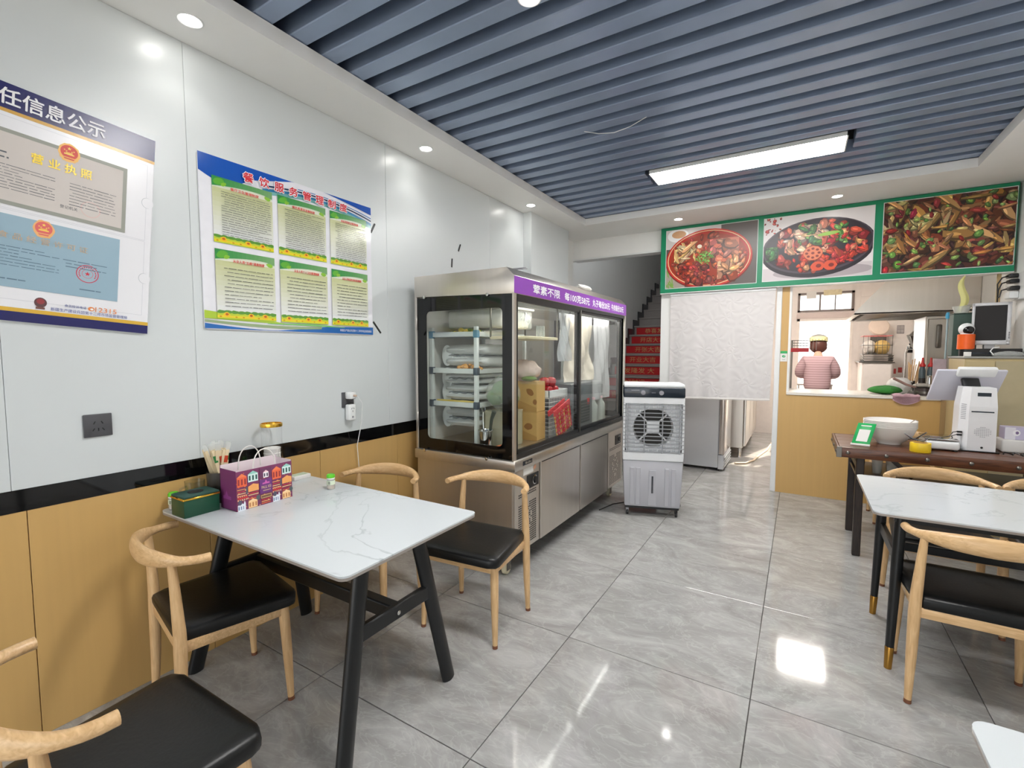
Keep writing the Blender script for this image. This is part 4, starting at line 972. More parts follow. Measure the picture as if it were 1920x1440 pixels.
photo(fx(-0.346), fx(0.528), fz(2.135), fz(2.745), ph2, 'photo of a dark wok of stir fried meat, lotus root and vegetables')
photo(fx(0.598), fx(1.439), fz(2.136), fz(2.75), ph3, 'close photo of brown stir fry with green peppers')
# ------------------------------------------------------------------ refrigerated display cabinet
CX0, CX1, CY0, CY1 = -2.255, -1.463, 2.42, 4.53
CB, CT = 0.15, 1.938
t = thing('display_cabinet', 'tall stainless steel refrigerated display cabinet with black framed glass and purple price strip', 'display cabinet', ((CX0 + CX1) / 2, (CY0 + CY1) / 2, 0))
DARKIN = M('cabinet_inside', (206, 204, 200), 0.4)
put('lower_body', G().box(CX0, CX1 - 0.022, CY0 + 0.012, CY1 - 0.01, CB, 0.72), STEEL, t, smooth=False)
put('ledge', G().box(CX0 - 0.004, CX1 + 0.016, CY0 - 0.014, CY1 + 0.004, 0.70, 0.765, 0.006, 2), STEEL, t)
put('deck', G().box(CX0 + 0.01, CX1 - 0.03, CY0 + 0.03, CY1 - 0.03, 0.765, 0.795), STEEL, t, smooth=False)
put('top_hood', G().prism([(CX0, 1.80), (CX1, 1.778), (CX1 + 0.002, 1.885), (CX1 - 0.05, CT), (CX0, CT)], CY0, CY1, 'y', 0.003), STEEL, t)
put('inner_ceiling', G().box(CX0 + 0.01, CX1 - 0.02, CY0 + 0.02, CY1 - 0.02, 1.76, 1.775), WPLAST, t, smooth=False)
lt_ = put('fill_tube', G().tube([(CX1 - 0.09, CY0 + 0.12, 1.748), (CX1 - 0.09, CY1 - 0.12, 1.748)], 0.009, 10), Emit('cabinet_fill_glow', (1.0, 0.97, 0.92), 20.0), t)  # glowing tube added to brighten the cabinet interior
put('fill_tube_shield', G().box(CX1 - 0.074, CX1 - 0.071, CY0 + 0.05, CY1 - 0.05, 1.722, 1.776), WPLAST, t, smooth=False)  # lip added to keep the added tube out of sight
put('back_panel', G().box(CX0, CX0 + 0.012, CY0 + 0.01, CY1 - 0.01, 0.765, 1.79), DARKIN, t, smooth=False)
put('corner_post', G().box(CX1 - 0.014, CX1 + 0.001, CY0 - 0.001, CY0 + 0.03, 0.765, 1.785, 0.002), STEEL, t, smooth=False)
put('corner_post', G().box(CX1 - 0.014, CX1 + 0.001, CY1 - 0.03, CY1 + 0.001, 0.765, 1.785, 0.002), STEEL, t, smooth=False)
put('corner_post', G().box(CX0, CX0 + 0.02, CY0 - 0.001, CY0 + 0.03, 0.765, 1.80, 0.002), STEEL, t, smooth=False)
def framed_glass(y, sy, nm):
    """end pane: black printed border with a rounded clear opening"""
    ou = [(CX0 + 0.02, 0.768), (CX1 - 0.015, 0.768), (CX1 - 0.015, 1.785), (CX0 + 0.02, 1.80)]
    inn = rounded(CX0 + 0.10, CX1 - 0.085, 0.845, 1.700, 0.03, 6)
    g = G(); n = len(inn)
    # ring between outer rectangle and rounded opening, both faces + thickness
    cx, cz_ = (CX0 + CX1) / 2, 1.27
    def outer(p):
        a, b = p; dx, dz = a - cx, b - cz_
        hx = (CX1 - 0.015 - cx) if dx > 0 else (cx - CX0 - 0.02); hz = (1.79 - cz_) if dz > 0 else (cz_ - 0.768)
        s = min(hx / abs(dx) if abs(dx) > 1e-6 else 9e9, hz / abs(dz) if abs(dz) > 1e-6 else 9e9)
        return (cx + dx * s, cz_ + dz * s)
    pts = []
    for k in range(n):
        a, b = inn[k], inn[(k + 1) % n]
        m = max(1, int(((a[0] - b[0]) ** 2 + (a[1] - b[1]) ** 2) ** 0.5 / 0.012))
        for q in range(m): pts.append((a[0] + (b[0] - a[0]) * q / m, a[1] + (b[1] - a[1]) * q / m))
    outp = [outer(p) for p in pts]
    # snap exact corners
    for cxx, czz in ((CX0 + 0.02, 0.768), (CX1 - 0.015, 0.768), (CX1 - 0.015, 1.79), (CX0 + 0.02, 1.79)):
        i = min(range(len(outp)), key=lambda k: (outp[k][0] - cxx) ** 2 + (outp[k][1] - czz) ** 2); outp[i] = (cxx, czz)
    m = len(pts)
    vs = [(p[0], y, p[1]) for p in pts] + [(p[0], y, p[1]) for p in outp] + [(p[0], y + sy * 0.004, p[1]) for p in pts] + [(p[0], y + sy * 0.004, p[1]) for p in outp]
    fs = []
    for k in range(m):
        l = (k + 1) % m
        fs += [(k, l, m + l, m + k), (2 * m + k, 3 * m + k, 3 * m + l, 2 * m + l), (k, 2 * m + k, 2 * m + l, l)]
    g.add(vs, fs)
    fo = put('end_frame', g, BLACKG, t, smooth=False)
    put('end_pane', G().box(CX0 + 0.095, CX1 - 0.08, y + sy * 0.0045, y + sy * 0.008, 0.84, 1.705), PANE, fo, smooth=False)
framed_glass(CY0 + 0.004, 1, 'end_pane')
framed_glass(CY1 - 0.004, -1, 'end_pane')
for x in (CX0 + 0.09, CX1 - 0.19):
    put('pane_clip', G().lathe([(0.011, 0), (0.01, 0.006), (0.0005, 0.008)], (x, CY0 - 0.0005, 1.795 if x < -2 else 1.783), 12, (0, -1, 0)), CHROME, t)
    put('pane_clip', G().lathe([(0.011, 0), (0.01, 0.006), (0.0005, 0.008)], (x, CY0 - 0.0145, 0.762), 12, (0, -1, 0)), CHROME, t)
for z in (1.63, 0.97):
    put('hinge', G().box(CX0 + 0.014, CX0 + 0.024, CY0 - 0.006, CY0 + 0.002, z - 0.05, z + 0.05, 0.002), STEEL, t)
# front sliding doors
fr = [(CY0 + 0.03, 3.43, CX1 - 0.012), (3.40, CY1 - 0.03, CX1 - 0.034)]
put('door_track', G().box(CX1 - 0.045, CX1 - 0.002, CY0 + 0.03, CY1 - 0.03, 0.765, 0.80, 0.002).box(CX1 - 0.045, CX1 - 0.004, CY0 + 0.03, CY1 - 0.03, 1.752, 1.782, 0.002), BLACKM, t)
for ya, yb_, x in fr:
    d = put('sliding_door', G().box(x - 0.009, x + 0.009, ya, ya + 0.022, 0.80, 1.755).box(x - 0.009, x + 0.009, yb_ - 0.026, yb_, 0.80, 1.755).box(x - 0.009, x + 0.009, ya, yb_, 0.80, 0.825).box(x - 0.009, x + 0.009, ya, yb_, 1.735, 1.755), BLACKM, t, smooth=False)
    put('door_glass', G().box(x - 0.002, x + 0.002, ya + 0.02, yb_ - 0.024, 0.822, 1.737), PANE, d, smooth=False)
put('meeting_strip', G().box(CX1 - 0.03, CX1 + 0.002, 3.425, 3.438, 0.80, 1.755, 0.002), STEELD, t)
# price strip
fs_ = Face((CX1 + 0.0025, CY0 + 0.002, 1.782), (0, 1, 0), (0, 0, 1), (1, 0, 0))
ps = put('price_strip', G().box(CX1 + 0.001, CX1 + 0.0025, CY0 + 0.001, CY1 - 0.001, 1.782, 1.884), PURPLE, t, smooth=False)
for s, a, b in (('荤素不限', 0.23, 0.62), ('每100克58元', 0.70, 1.17), ('丸子每份20元', 1.235, 1.64), ('牛肉每份20元', 1.685, 2.02)):
    lettering(fs_, s, a, b, 0.021, 0.078, WINK, ps, 0.0012, 0.008, heavy=0.0016)
# lower doors and vents
XFB = CX1 - 0.022
def vent_panel(y0, y1, control=True, dia=False):
    p = put('vent_panel', G().box(XFB, XFB + 0.012, y0, y1, CB + 0.01, 0.692, 0.002), STEEL, t, smooth=False)
    g = G(); x = XFB + 0.0125
    nz, ny = 24, 12
    for i in range(nz):
        for j in range(ny):
            zz = CB + 0.045 + i * 0.0145; yy = y0 + 0.05 + j * (y1 - y0 - 0.1) / (ny - 1)
            u = (j - (ny - 1) / 2) / ny; v = (i - 11) / nz
            dd = abs(u) * 1.3 + abs(v)
            if (0.30 < dd < 0.36) or (0.16 < dd < 0.2) or i in (19, 20, 21): continue
            g.box(x - 0.0005, x + 0.0006, yy - 0.0065, yy + 0.0065, zz - 0.004, zz + 0.004)
    put('vent_slots', g, BLACKM, p, smooth=False, kind='stuff')
    if control:
        yc = (y0 + y1) / 2 + 0.06
        c = put('control_plate', G().box(x - 0.001, x + 0.004, yc - 0.07, yc + 0.085, 0.545, 0.635, 0.003), BPLAST, p, smooth=False)
        put('dial_ring', G().lathe([(0.03, 0), (0.031, 0.002), (0.026, 0.003), (0.024, 0)], (x + 0.004, yc + 0.03, 0.59), 24, (1, 0, 0)), CHROME, p)
        put('dial', G().lathe([(0.023, 0), (0.021, 0.012), (0.0005, 0.013)], (x + 0.004, yc + 0.03, 0.59), 20, (1, 0, 0)), BLACKM, p)
vp = vent_panel(CY0 + 0.03, 2.765)
put('paper_sticker', G().box(XFB + 0.0125, XFB + 0.014, 2.55, 2.68, 0.645, 0.688), PAPERW, t, smooth=False)
put('paper_sticker', G().obox((XFB + 0.0142, 2.70, 0.672), (0, 0.9, 0.44), (0, -0.44, 0.9), (1, 0, 0), 0.016, 0.012, 0.0006), M('peach_sticker', (236, 180, 150), 0.5), t, smooth=False)
bdg = put('maker_badge', G().box(CX1 + 0.016, CX1 + 0.018, 2.50, 2.62, 0.722, 0.75, 0.0008), NAVYP, t, smooth=False)
g = G()
for k in range(4): g.box(CX1 + 0.018, CX1 + 0.0186, 2.532 + k * 0.02, 2.545 + k * 0.02, 0.729, 0.743 if k % 2 == 0 else 0.738)
put('badge_strokes', g, CHROME, bdg, smooth=False)
for y0, y1 in ((2.785, 3.448), (3.47, 4.085)):
    d = put('steel_door', G().box(XFB, XFB + 0.016, y0, y1, CB + 0.005, 0.692, 0.004), STEEL, t, smooth=False)
    put('door_grip', G().box(XFB + 0.002, XFB + 0.0165, y0 + 0.012, y1 - 0.012, 0.684, 0.6925), BLACKM, d, smooth=False)
vent_panel(4.11, CY1 - 0.02)
g = G()
for k in range(4):
    for j in range(3): g.box(CX0 + 0.50 + j * 0.07, CX0 + 0.55 + j * 0.07, CY0 + 0.0105, CY0 + 0.0125, 0.22 + k * 0.03, 0.232 + k * 0.03)
put('side_vents', g, BLACKM, t, smooth=False)
put('underside', G().box(CX0 + 0.02, CX1 - 0.05, CY0 + 0.03, CY1 - 0.03, CB - 0.02, CB), BLACKM, t, smooth=False)
for x in (CX0 + 0.1, CX1 - 0.11):
    for y in (CY0 + 0.085, CY1 - 0.1):
        c = put('caster', G().box(x - 0.022, x + 0.022, y - 0.012, y + 0.03, 0.09, CB - 0.018).box(x - 0.022, x - 0.018, y - 0.02, y + 0.02, 0.03, 0.1).box(x + 0.018, x + 0.022, y - 0.02, y + 0.02, 0.03, 0.1), STEELD, t, smooth=False)
        put('wheel', G().lathe([(0.0005, -0.016), (0.034, -0.016), (0.04, -0.01), (0.04, 0.01), (0.034, 0.016), (0.0005, 0.016)], (x, y, 0.04), 20, (1, 0, 0)), M('cream_wheel', (214, 206, 176), 0.4), c)

# contents of the display cabinet ---------------------------------------------
DZ = 0.796
t = thing('wire_shelf_rack', 'white framed shelf rack with blue corner brackets inside the display cabinet', 'rack', (-2.0, 2.85, DZ))
RX0, RX1, RYa, RYb = -2.225, -1.84, 2.56, 3.20
BRK = M('blue_bracket', (86, 132, 160), 0.4); BRKD = M('dark_bracket', (56, 70, 84), 0.4); RW = M('rack_white', (214, 218, 216), 0.4)
for x in (RX0, RX1):
    for y in (RYa, RYb):
        put('post', G().box(x - 0.013, x + 0.013, y - 0.013, y + 0.013, DZ, 1.60 if y == RYa else 1.60, 0.002), RW, t, smooth=False)
for k, z in enumerate((1.075, 1.305, 1.555)):
    put('shelf', G().box(RX0, RX1, RYa, RYb, z - 0.008, z + 0.002), M('shelf_board', (206, 198, 182), 0.5), t, smooth=False)
    for y in (RYa, RYb): put('shelf_rail', G().box(RX0, RX1, y - 0.01, y + 0.01, z - 0.022, z + 0.012, 0.002), RW, t, smooth=False)
    for x in (RX0, RX1):
        put('shelf_rail', G().box(x - 0.01, x + 0.01, RYa, RYb, z - 0.022, z + 0.012, 0.002), RW, t, smooth=False)
        put('bracket', G().box(x - 0.017, x + 0.017, RYa - 0.017, RYa + 0.017, z - 0.03, z + 0.02, 0.003), (BRK if k == 2 else BRKD) if x > -2 or k < 2 else BRK, t, smooth=False)
QUILT = M('white_quilt', (214, 216, 216), 0.85, var=0.05, scale=24, bump=0.5)
SEAM = M('quilt_seam', (120, 124, 128), 0.8)
def quilt(x0, x1, y0, y1, z0, z1, label):
    t = thing('folded_quilt', label, 'quilt', ((x0 + x1) / 2, (y0 + y1) / 2, z0), group='folded white quilts in the display cabinet')
    R = random.Random(int(z0 * 1000)); hz = (z1 - z0) / 4; zc = (z0 + z1) / 2
    for s in (-1, 1):
        def fn(u, v, s=s):
            a = 2 * PI * u; e = 0.55
            ca, sa = math.cos(a), math.sin(a)
            q = abs(ca) ** e * (1 if ca > 0 else -1); r = abs(sa) ** e * (1 if sa > 0 else -1)
            k = math.sin(PI * min(max(v, 0.0), 1.0)) ** 0.18 if 0 < v < 1 else 0.0
            wv = 1 + 0.06 * math.sin(9 * v * PI + s) + 0.03 * math.sin(5 * a)
            return ((x0 + x1) / 2 + (x1 - x0) / 2 * q * (0.7 + 0.3 * k), y0 + (y1 - y0) * v, zc + s * hz * 1.0 + hz * 1.02 * r * k * wv)
        put('layer', G().grid(fn, 28, 18, True), QUILT, t, ang=70)
    put('fold', G().tube([(x0 + 0.035, y0 + 0.02, zc), (x0 + 0.03, (y0 + y1) / 2, zc), (x0 + 0.035, y1 - 0.02, zc)], [(0.075, 0.045)] * 3, 16, up=(0, 0, 1)), QUILT, t, ang=70)
    put('seam', G().tube([(x0 + 0.07 + (x1 - x0 - 0.08) * k / 12, y0 - 0.004 + 0.004 * math.sin(k * 2.2), zc + 0.005 * math.sin(k * 1.7)) for k in range(13)], 0.004, 6), SEAM, t)
quilt(-2.19, -1.80, 2.62, 3.1, 1.325, 1.485, 'folded white quilt under the top shelf of the display cabinet')
quilt(-2.19, -1.86, 2.62, 3.1, 1.205, 1.285, 'thin folded white quilt on top of another below the middle shelf')
quilt(-2.19, -1.86, 2.62, 3.1, 1.09, 1.20, 'folded white quilt lying under the thin quilt on the lower shelf')
quilt(-2.19, -1.86, 2.62, 3.1, 0.90, 1.035, 'folded white quilt in the bottom of the display cabinet below the lowest shelf')
def heap(name, label, cat, c, r, n, cols, seed, asp=(0.5, 1), group=None):
    """a countable little heap of food lumps as one thing with the lumps as parts"""
    R = random.Random(seed); t = thing(name, label, cat, c, group=group)
    for k in range(n):
        a = R.random() * 6.283; q = R.random() ** 0.5
        m = cols[k % len(cols)]
        s = R.uniform(0.012, 0.022)
        put('piece', G().ball((c[0] + r[0] * q * math.cos(a), c[1] + r[1] * q * math.sin(a), c[2] + s * 0.6 + r[2] * R.random() * (1 - q)), (s * R.uniform(0.8, 1.3), s, s * R.uniform(*asp)), 8, 6, lambda a_, b_: 1 + 0.16 * math.sin(3 * a_ + k) * math.cos(2 * b_)), m, t)
    return t
TAN = M('fried_dough', (216, 160, 92), 0.6, bump=0.4); YEL = M('noodle_yellow', (222, 196, 92), 0.5, bump=0.4); GRN = M('leaf_green', (96, 130, 62), 0.5, bump=0.4)
heap('fried_snack_pile', 'little heap of orange fried snacks on the middle shelf of the rack', 'food', (-1.93, 2.62, 1.31), (0.10, 0.05, 0.03), 16, [TAN], 2)
heap('vegetable_pile', 'small heap of green and yellow vegetables on the top shelf of the rack', 'food', (-2.0, 2.66, 1.56), (0.15, 0.05, 0.02), 18, [GRN, YEL], 4)
t = thing('yellow_tray', 'flat yellow tray of food on the lowest shelf of the rack', 'tray', (-2.02, 2.75, 1.079))
put('tray', G().box(-2.2, -1.86, 2.585, 2.60, 1.079, 1.095, 0.003).box(-2.2, -1.86, 2.6, 2.615, 1.079, 1.086, 0.002), YEL, t)
t.location = (-2.03, 2.6, 1.079)
for ch in t.children: ch.location = (0.01 * 0, 0.15, 0)
t = thing('wrapped_box', 'large flat translucent plastic box on the top shelf of the rack', 'box', (-2.0, 2.9, 1.59))
put('box_body', G().box(-2.2, -1.72, 2.70, 3.12, 1.595, 1.73, 0.02, 3), CLEARP, t)
put('box_lid', G().box(-2.21, -1.71, 2.69, 3.13, 1.73, 1.75, 0.006), M('grey_lid', (176, 176, 174), 0.4), t)
put('contents', G().box(-2.18, -1.74, 2.72, 3.1, 1.6, 1.66, 0.02, 2), M('pale_dough', (206, 200, 186), 0.6), t)
# bag of cabbage
t = thing('cabbage_bag', 'clear plastic bag of green cabbages beside the shelf rack', 'bag', (-1.70, 2.74, 0.98))
R = random.Random(5)
put('bag', G().ball((-1.715, 2.70, 1.15), (0.115, 0.12, 0.11), 26, 16, lambda a, b: 1 + 0.05 * math.sin(7 * a + 3 * b) + 0.04 * math.sin(13 * a) + (0.0 if b < 0.9 else 0.25 * (b - 0.9))), Film('bag_film', (220, 226, 220), 0.28, 0.1), t, ang=70)
CAB = M('cabbage_green', (120, 150, 100), 0.5, var=0.25, scale=20, bump=0.6)
for (a, b, c) in ((-1.76, 2.68, 1.125), (-1.665, 2.69, 1.125), (-1.71, 2.67, 1.18), (-1.71, 2.75, 1.15)):
    put('cabbage', G().ball((a, b, c), (0.065, 0.065, 0.055), 16, 10, lambda a_, b_: 1 + 0.05 * math.sin(5 * a_ + 4 * b_)), CAB, t, ang=70)
t = thing('plastic_crate', 'low clear plastic crate carrying the bag of cabbages', 'crate', (-1.70, 2.74, DZ))
g = G().box(-1.81, -1.62, 2.60, 2.62, DZ, 1.03, 0.004).box(-1.81, -1.62, 2.78, 2.80, DZ, 1.03, 0.004).box(-1.81, -1.79, 2.60, 2.80, DZ, 1.03, 0.004).box(-1.64, -1.62, 2.60, 2.80, DZ, 1.03, 0.004).box(-1.81, -1.62, 2.60, 2.80, 1.03, 1.036)
put('crate_wall', g, Film('crate_plastic', (206, 200, 176), 0.6, 0.2), t, smooth=False)
put('noodle_bag', G().box(-1.785, -1.645, 2.625, 2.775, DZ + 0.004, 0.97, 0.03, 3), M('pale_noodles', (196, 184, 140), 0.6, bump=0.6, scale=60), t)
# steel cup with tongs
t = thing('utensil_cup', 'stainless steel cup holding tongs behind the end glass of the display cabinet', 'cup', (-1.75, 2.505, DZ))
c_ = (-1.735, 2.515, DZ)
put('cup', G().lathe([(0.042, 0), (0.048, 0.12), (0.051, 0.123), (0.05, 0.126), (0.046, 0.12), (0.04, 0.004), (0.0005, 0.004)], c_, 22), CHROME, t)
put('tongs', G().tube([(c_[0] - 0.01, c_[1], DZ + 0.01), (c_[0] - 0.02, c_[1], DZ + 0.2), (c_[0] - 0.018, c_[1], DZ + 0.245)], [0.005, 0.006, 0.006], 8).torus((c_[0] - 0.018, c_[1], DZ + 0.262), 0.014, 0.004, (0, 1, 0), 16, 6), CHROME, t)
put('tongs', G().tube([(c_[0] + 0.012, c_[1] + 0.01, DZ + 0.01), (c_[0] + 0.04, c_[1] + 0.01, DZ + 0.2), (c_[0] + 0.06, c_[1] + 0.01, DZ + 0.25)], [0.004, 0.012, 0.016], 8), M('black_tongs', (60, 68, 62), 0.3), t)
t = thing('carrot_tray', 'shallow tray with an orange piece beside the utensil cup', 'tray', (-1.61, 2.53, DZ))
put('tray', G().box(-1.67, -1.53, 2.465, 2.6, DZ, DZ + 0.012, 0.004), STEEL, t)
put('carrot', G().tube([(-1.65, 2.49, DZ + 0.024), (-1.60, 2.5, DZ + 0.03), (-1.585, 2.52, DZ + 0.03)], [0.008, 0.016, 0.004], 10), M('carrot_orange', (222, 116, 60), 0.5), t)
# carton boxes with cheese print
CART = M('carton', (206, 166, 104), 0.7, var=0.05)
CHO = (150, 98, 56)
def carton(x0, x1, z0, z1, spots, label):
    y0, y1 = 2.93, 3.06; xm = (x0 + x1) / 2
    t = thing('carton_box', label, 'box', (xm, (y0 + y1) / 2, z0), group='carton boxes in the display cabinet')
    put('body', G().box(x0, x1, y0, y1, z0, z1, 0.003), CART, t, smooth=False)
    put('lid_flap', G().box(x0, xm - 0.003, y0, y1, z1, z1 + 0.003).box(xm + 0.003, x1, y0, y1, z1, z1 + 0.003), CART, t, smooth=False)
    P = Print(Face((x0, y0, z0), (1, 0, 0), (0, 0, 1), (0, -1, 0)), 0.0006)
    P.poly([(0, 0.0), (x1 - x0, 0), (x1 - x0, 0.03), (0, 0.12)], (184, 142, 84)); random.seed(3)
    for u, v, a, b, r in spots: P.ell(u, v, a, b, CHO, 14, r, 0.06)
    P.put('cheese_print', t, 0.6)
carton(-1.86, -1.58, DZ, 1.0, [(0.21, 0.1, 0.035, 0.024, 0.1), (0.06, 0.15, 0.03, 0.02, 0)], 'lower tan carton with cheese hole print behind the sliding glass')
carton(-1.862, -1.583, 1.004, 1.216, [(0.225, 0.14, 0.034, 0.022, -0.6), (0.09, 0.11, 0.03, 0.02, 0), (0.265, 0.07, 0.016, 0.02, 0)], 'upper tan carton with cheese hole print behind the sliding glass')
for lbl, c, s in (('folded pale pink cloth bag on top of the upper tan carton', (-1.73, 3.0, 1.2195), 1.0),):
    t = thing('cloth_bag', lbl, 'bag', c)
    put('cloth', G().ball((c[0], c[1], c[2] + 0.075), (0.13, 0.085, 0.075), 26, 14, lambda a, b: 1 + 0.08 * math.sin(6 * a + 5 * b) + 0.05 * math.sin(11 * a - 4 * b)), M('pink_cloth', (226, 204, 196), 0.8, bump=0.4), t, ang=70)
    put('green_trim', G().ball((c[0] + 0.08, c[1] - 0.06, c[2] + 0.02), (0.06, 0.05, 0.018), 14, 8), GRN, t)
# upper wire shelf right with forks
t = thing('glass_shelf', 'cream shelf board on the right of the shelf rack inside the cabinet', 'shelf', (-1.9, 3.0, 1.52))
put('board', G().box(-1.80, -1.52, 2.66, 3.14, 1.515, 1.535, 0.003), M('cream_shelf', (232, 220, 186), 0.5), t)
put('hanger', G().box(-1.80, -1.79, 2.66, 2.67, 1.53, 1.76).box(-1.80, -1.79, 3.13, 3.14, 1.53, 1.76).box(-1.53, -1.52, 3.13, 3.14, 1.53, 1.76), STEELD, t, smooth=False)
t = thing('fork_bundle', 'bundle of clear forks lying over the edge of the cream shelf', 'forks', (-1.53, 2.95, 1.536))
for k in range(6):
    put('fork', G().obox((-1.545, 2.86 + k * 0.022, 1.565), (0, 1, 0), (0, 0, 1), (1, 0, 0), 0.0035, 0.045, 0.002).obox((-1.545, 2.86 + k * 0.022, 1.545), (0, 1, 0), (0, 0, 1), (1, 0, 0), 0.007, 0.012, 0.0015), CLEARP, t, smooth=False)
# crate with apples
t = thing('wire_crate', 'white wire crate with white rim holding red apples behind the sliding glass', 'crate', (-1.66, 3.2, DZ))
WY0, WY1, WX0, WX1, WZ = 3.085, 3.405, -1.81, -1.56, 1.145
put('rim', G().box(WX1 - 0.012, WX1, WY0, WY1, WZ - 0.05, WZ, 0.003).box(WX0, WX0 + 0.012, WY0, WY1, WZ - 0.05, WZ, 0.003).box(WX0, WX1, WY0, WY0 + 0.012, WZ - 0.05, WZ, 0.003).box(WX0, WX1, WY1 - 0.012, WY1, WZ - 0.05, WZ, 0.003), WPLAST, t, smooth=False)
put('floor_plate', G().box(WX0, WX1, WY0, WY1, 1.092, 1.098), WPLAST, t, smooth=False)
bar = None
for k in range(14):
    y = WY0 + 0.006 + k * (WY1 - WY0 - 0.012) / 13
    put('wire', G().tube([(WX1 - 0.004, y, DZ), (WX1 - 0.004, y, WZ - 0.04)], 0.0022, 6), WPLAST, t)
for k in range(10):
    z = DZ + 0.02 + k * 0.03
    put('wire', G().tube([(WX1 - 0.004, WY0, z), (WX1 - 0.004, WY1, z)], 0.0022, 6), WPLAST, t)
    put('wire', G().tube([(WX0, WY0 + 0.004, z), (WX1, WY0 + 0.004, z)], 0.0022, 6), WPLAST, t)
APPLE = M('apple_red', (176, 26, 34), 0.18, var=0.3, scale=12)
ap = [(-1.69, 3.14, 1.142), (-1.608, 3.155, 1.142), (-1.605, 3.24, 1.142), (-1.64, 3.155, 1.206), (-1.69, 3.225, 1.142), (-1.61, 3.205, 1.207)]
posn = ['left end of the front row', 'middle of the front row', 'right end of the front row', 'left one of the upper pair', 'behind the front row', 'right one of the upper pair']
for (a, b, c), q in zip(ap, posn):
    t = thing('apple', 'shiny red apple in the white wire crate, ' + q, 'apple', (a, b, c - 0.04), group='red apples in the wire crate')
    put('fruit', G().lathe([(0.0005, 0.012), (0.016, 0.002), (0.034, 0.016), (0.042, 0.042), (0.036, 0.066), (0.018, 0.076), (0.006, 0.07), (0.0005, 0.064)], (a, b, c - 0.043), 18), APPLE, t, ang=80)
    put('stem', G().tube([(a, b, c + 0.02), (a + 0.003, b, c + 0.04)], 0.0018, 6), M('apple_stem', (96, 66, 40), 0.7), t)
t = thing('red_basket', 'red plastic mesh basket tilted inside the display cabinet, below the apples', 'basket', (-1.53, 3.25, DZ))
g = G()
c1_ = Vector((-1.523, 3.20, DZ + 0.125)); dy = Vector((0, 0.94, 0.26)).normalized(); dz = Vector((0, -0.26, 0.94)).normalized(); dx = Vector((1, 0, 0))
put('rim', G().obox(c1_ + dz * 0.1 + dx * 0.022, dy, dz, dx, 0.14, 0.02, 0.005, 0.003).obox(c1_ + dz * 0.1 - dx * 0.022, dy, dz, dx, 0.14, 0.02, 0.006, 0.003), M('basket_red', (216, 52, 60), 0.4), t)
for k in range(11):
    y = -0.13 + k * 0.026
    put('rib', G().obox(c1_ + dy * y + dx * 0.022, dy, dz, dx, 0.004, 0.1, 0.003), MATS['basket_red'] if k % 3 else M('basket_yellow', (230, 190, 90), 0.4), t, smooth=False)
for k in range(5): put('band', G().obox(c1_ + dz * (-0.08 + k * 0.035) + dx * 0.022, dy, dz, dx, 0.135, 0.005, 0.003), MATS['basket_red'], t, smooth=False)
# hanging clear film and paper sheets inside the right half
def sheet(name, y0, y1, z0, z1, x, mat, label, cat, amp=0.02):
    def fn(u, v): return (x + amp * math.sin(u * 9 + v * 5) * (0.4 + v) + amp * 0.5 * math.sin(u * 23 - v * 11), y0 + (y1 - y0) * u, z1 - (z1 - z0) * v)
    g = G(); n = 26
    g.grid(fn, n, 26); m = len(g.v); g.v += [(a - 0.0012, b, c) for a, b, c in g.v]; g.f += [tuple(i + m for i in reversed(f_)) for f_ in g.f]
    tag(put(name, g, mat, base=(x, (y0 + y1) / 2, z0), ang=80), label, cat)
sheet('plastic_sheet', 3.50, 4.04, 1.18, 1.74, -1.62, Film('cream_film', (236, 224, 208), 0.82, 0.16), 'crinkled cream plastic sheet hanging in the right half of the display cabinet', 'plastic sheet', 0.022)
sheet('plastic_sheet', 4.04, 4.45, 0.99, 1.74, -1.6, Film('grey_film', (214, 212, 214), 0.8, 0.2), 'smooth greyish plastic sheet hanging at the far right end of the display cabinet', 'plastic sheet', 0.008)
sheet('plastic_sheet', 3.20, 3.40, 1.36, 1.74, -1.54, Film('pale_film', (226, 228, 232), 0.4, 0.15), 'pale plastic sheet hanging behind the apples in the display cabinet', 'plastic sheet', 0.012)
t = thing('steel_warmer', 'grey box shaped steel appliance in the right half of the display cabinet', 'appliance', (-1.75, 3.72, DZ))
put('body', G().box(-1.95, -1.56, 3.48, 3.93, DZ, 1.17, 0.01, 2), M('appliance_grey', (128, 130, 134), 0.35, metal=0.4), t)
gp = put('grille_plate', G().box(-1.56, -1.556, 3.66, 3.86, 0.83, 1.02), BLACKM, t, smooth=False)
for k in range(7): put('grille_bar', G().box(-1.556, -1.552, 3.665, 3.855, 0.845 + k * 0.024, 0.853 + k * 0.024), STEELD, gp, smooth=False)
put('red_label', G().box(-1.56, -1.555, 3.80, 3.85, 0.98, 1.03), REDM, t, smooth=False)
for k, (y, q) in enumerate(((4.05, 'left one of the pair'), (4.24, 'right one of the pair'))):
    t = thing('clear_bottle', 'clear plastic bottle at the far end of the display cabinet, ' + q, 'bottle', (-1.60, y, DZ), group='clear bottles in the display cabinet')
    put('bottle', G().lathe([(0.038, 0), (0.04, 0.004), (0.04, 0.15), (0.016, 0.19), (0.016, 0.2), (0.0005, 0.2)], (-1.60, y, DZ), 18), Film('bottle_film', (230, 232, 226), 0.5, 0.1), t)
    put('cap', G().lathe([(0.017, 0.2), (0.017, 0.22), (0.0005, 0.221)], (-1.60, y, DZ), 14), M('pink_cap', (230, 190, 196), 0.5), t)
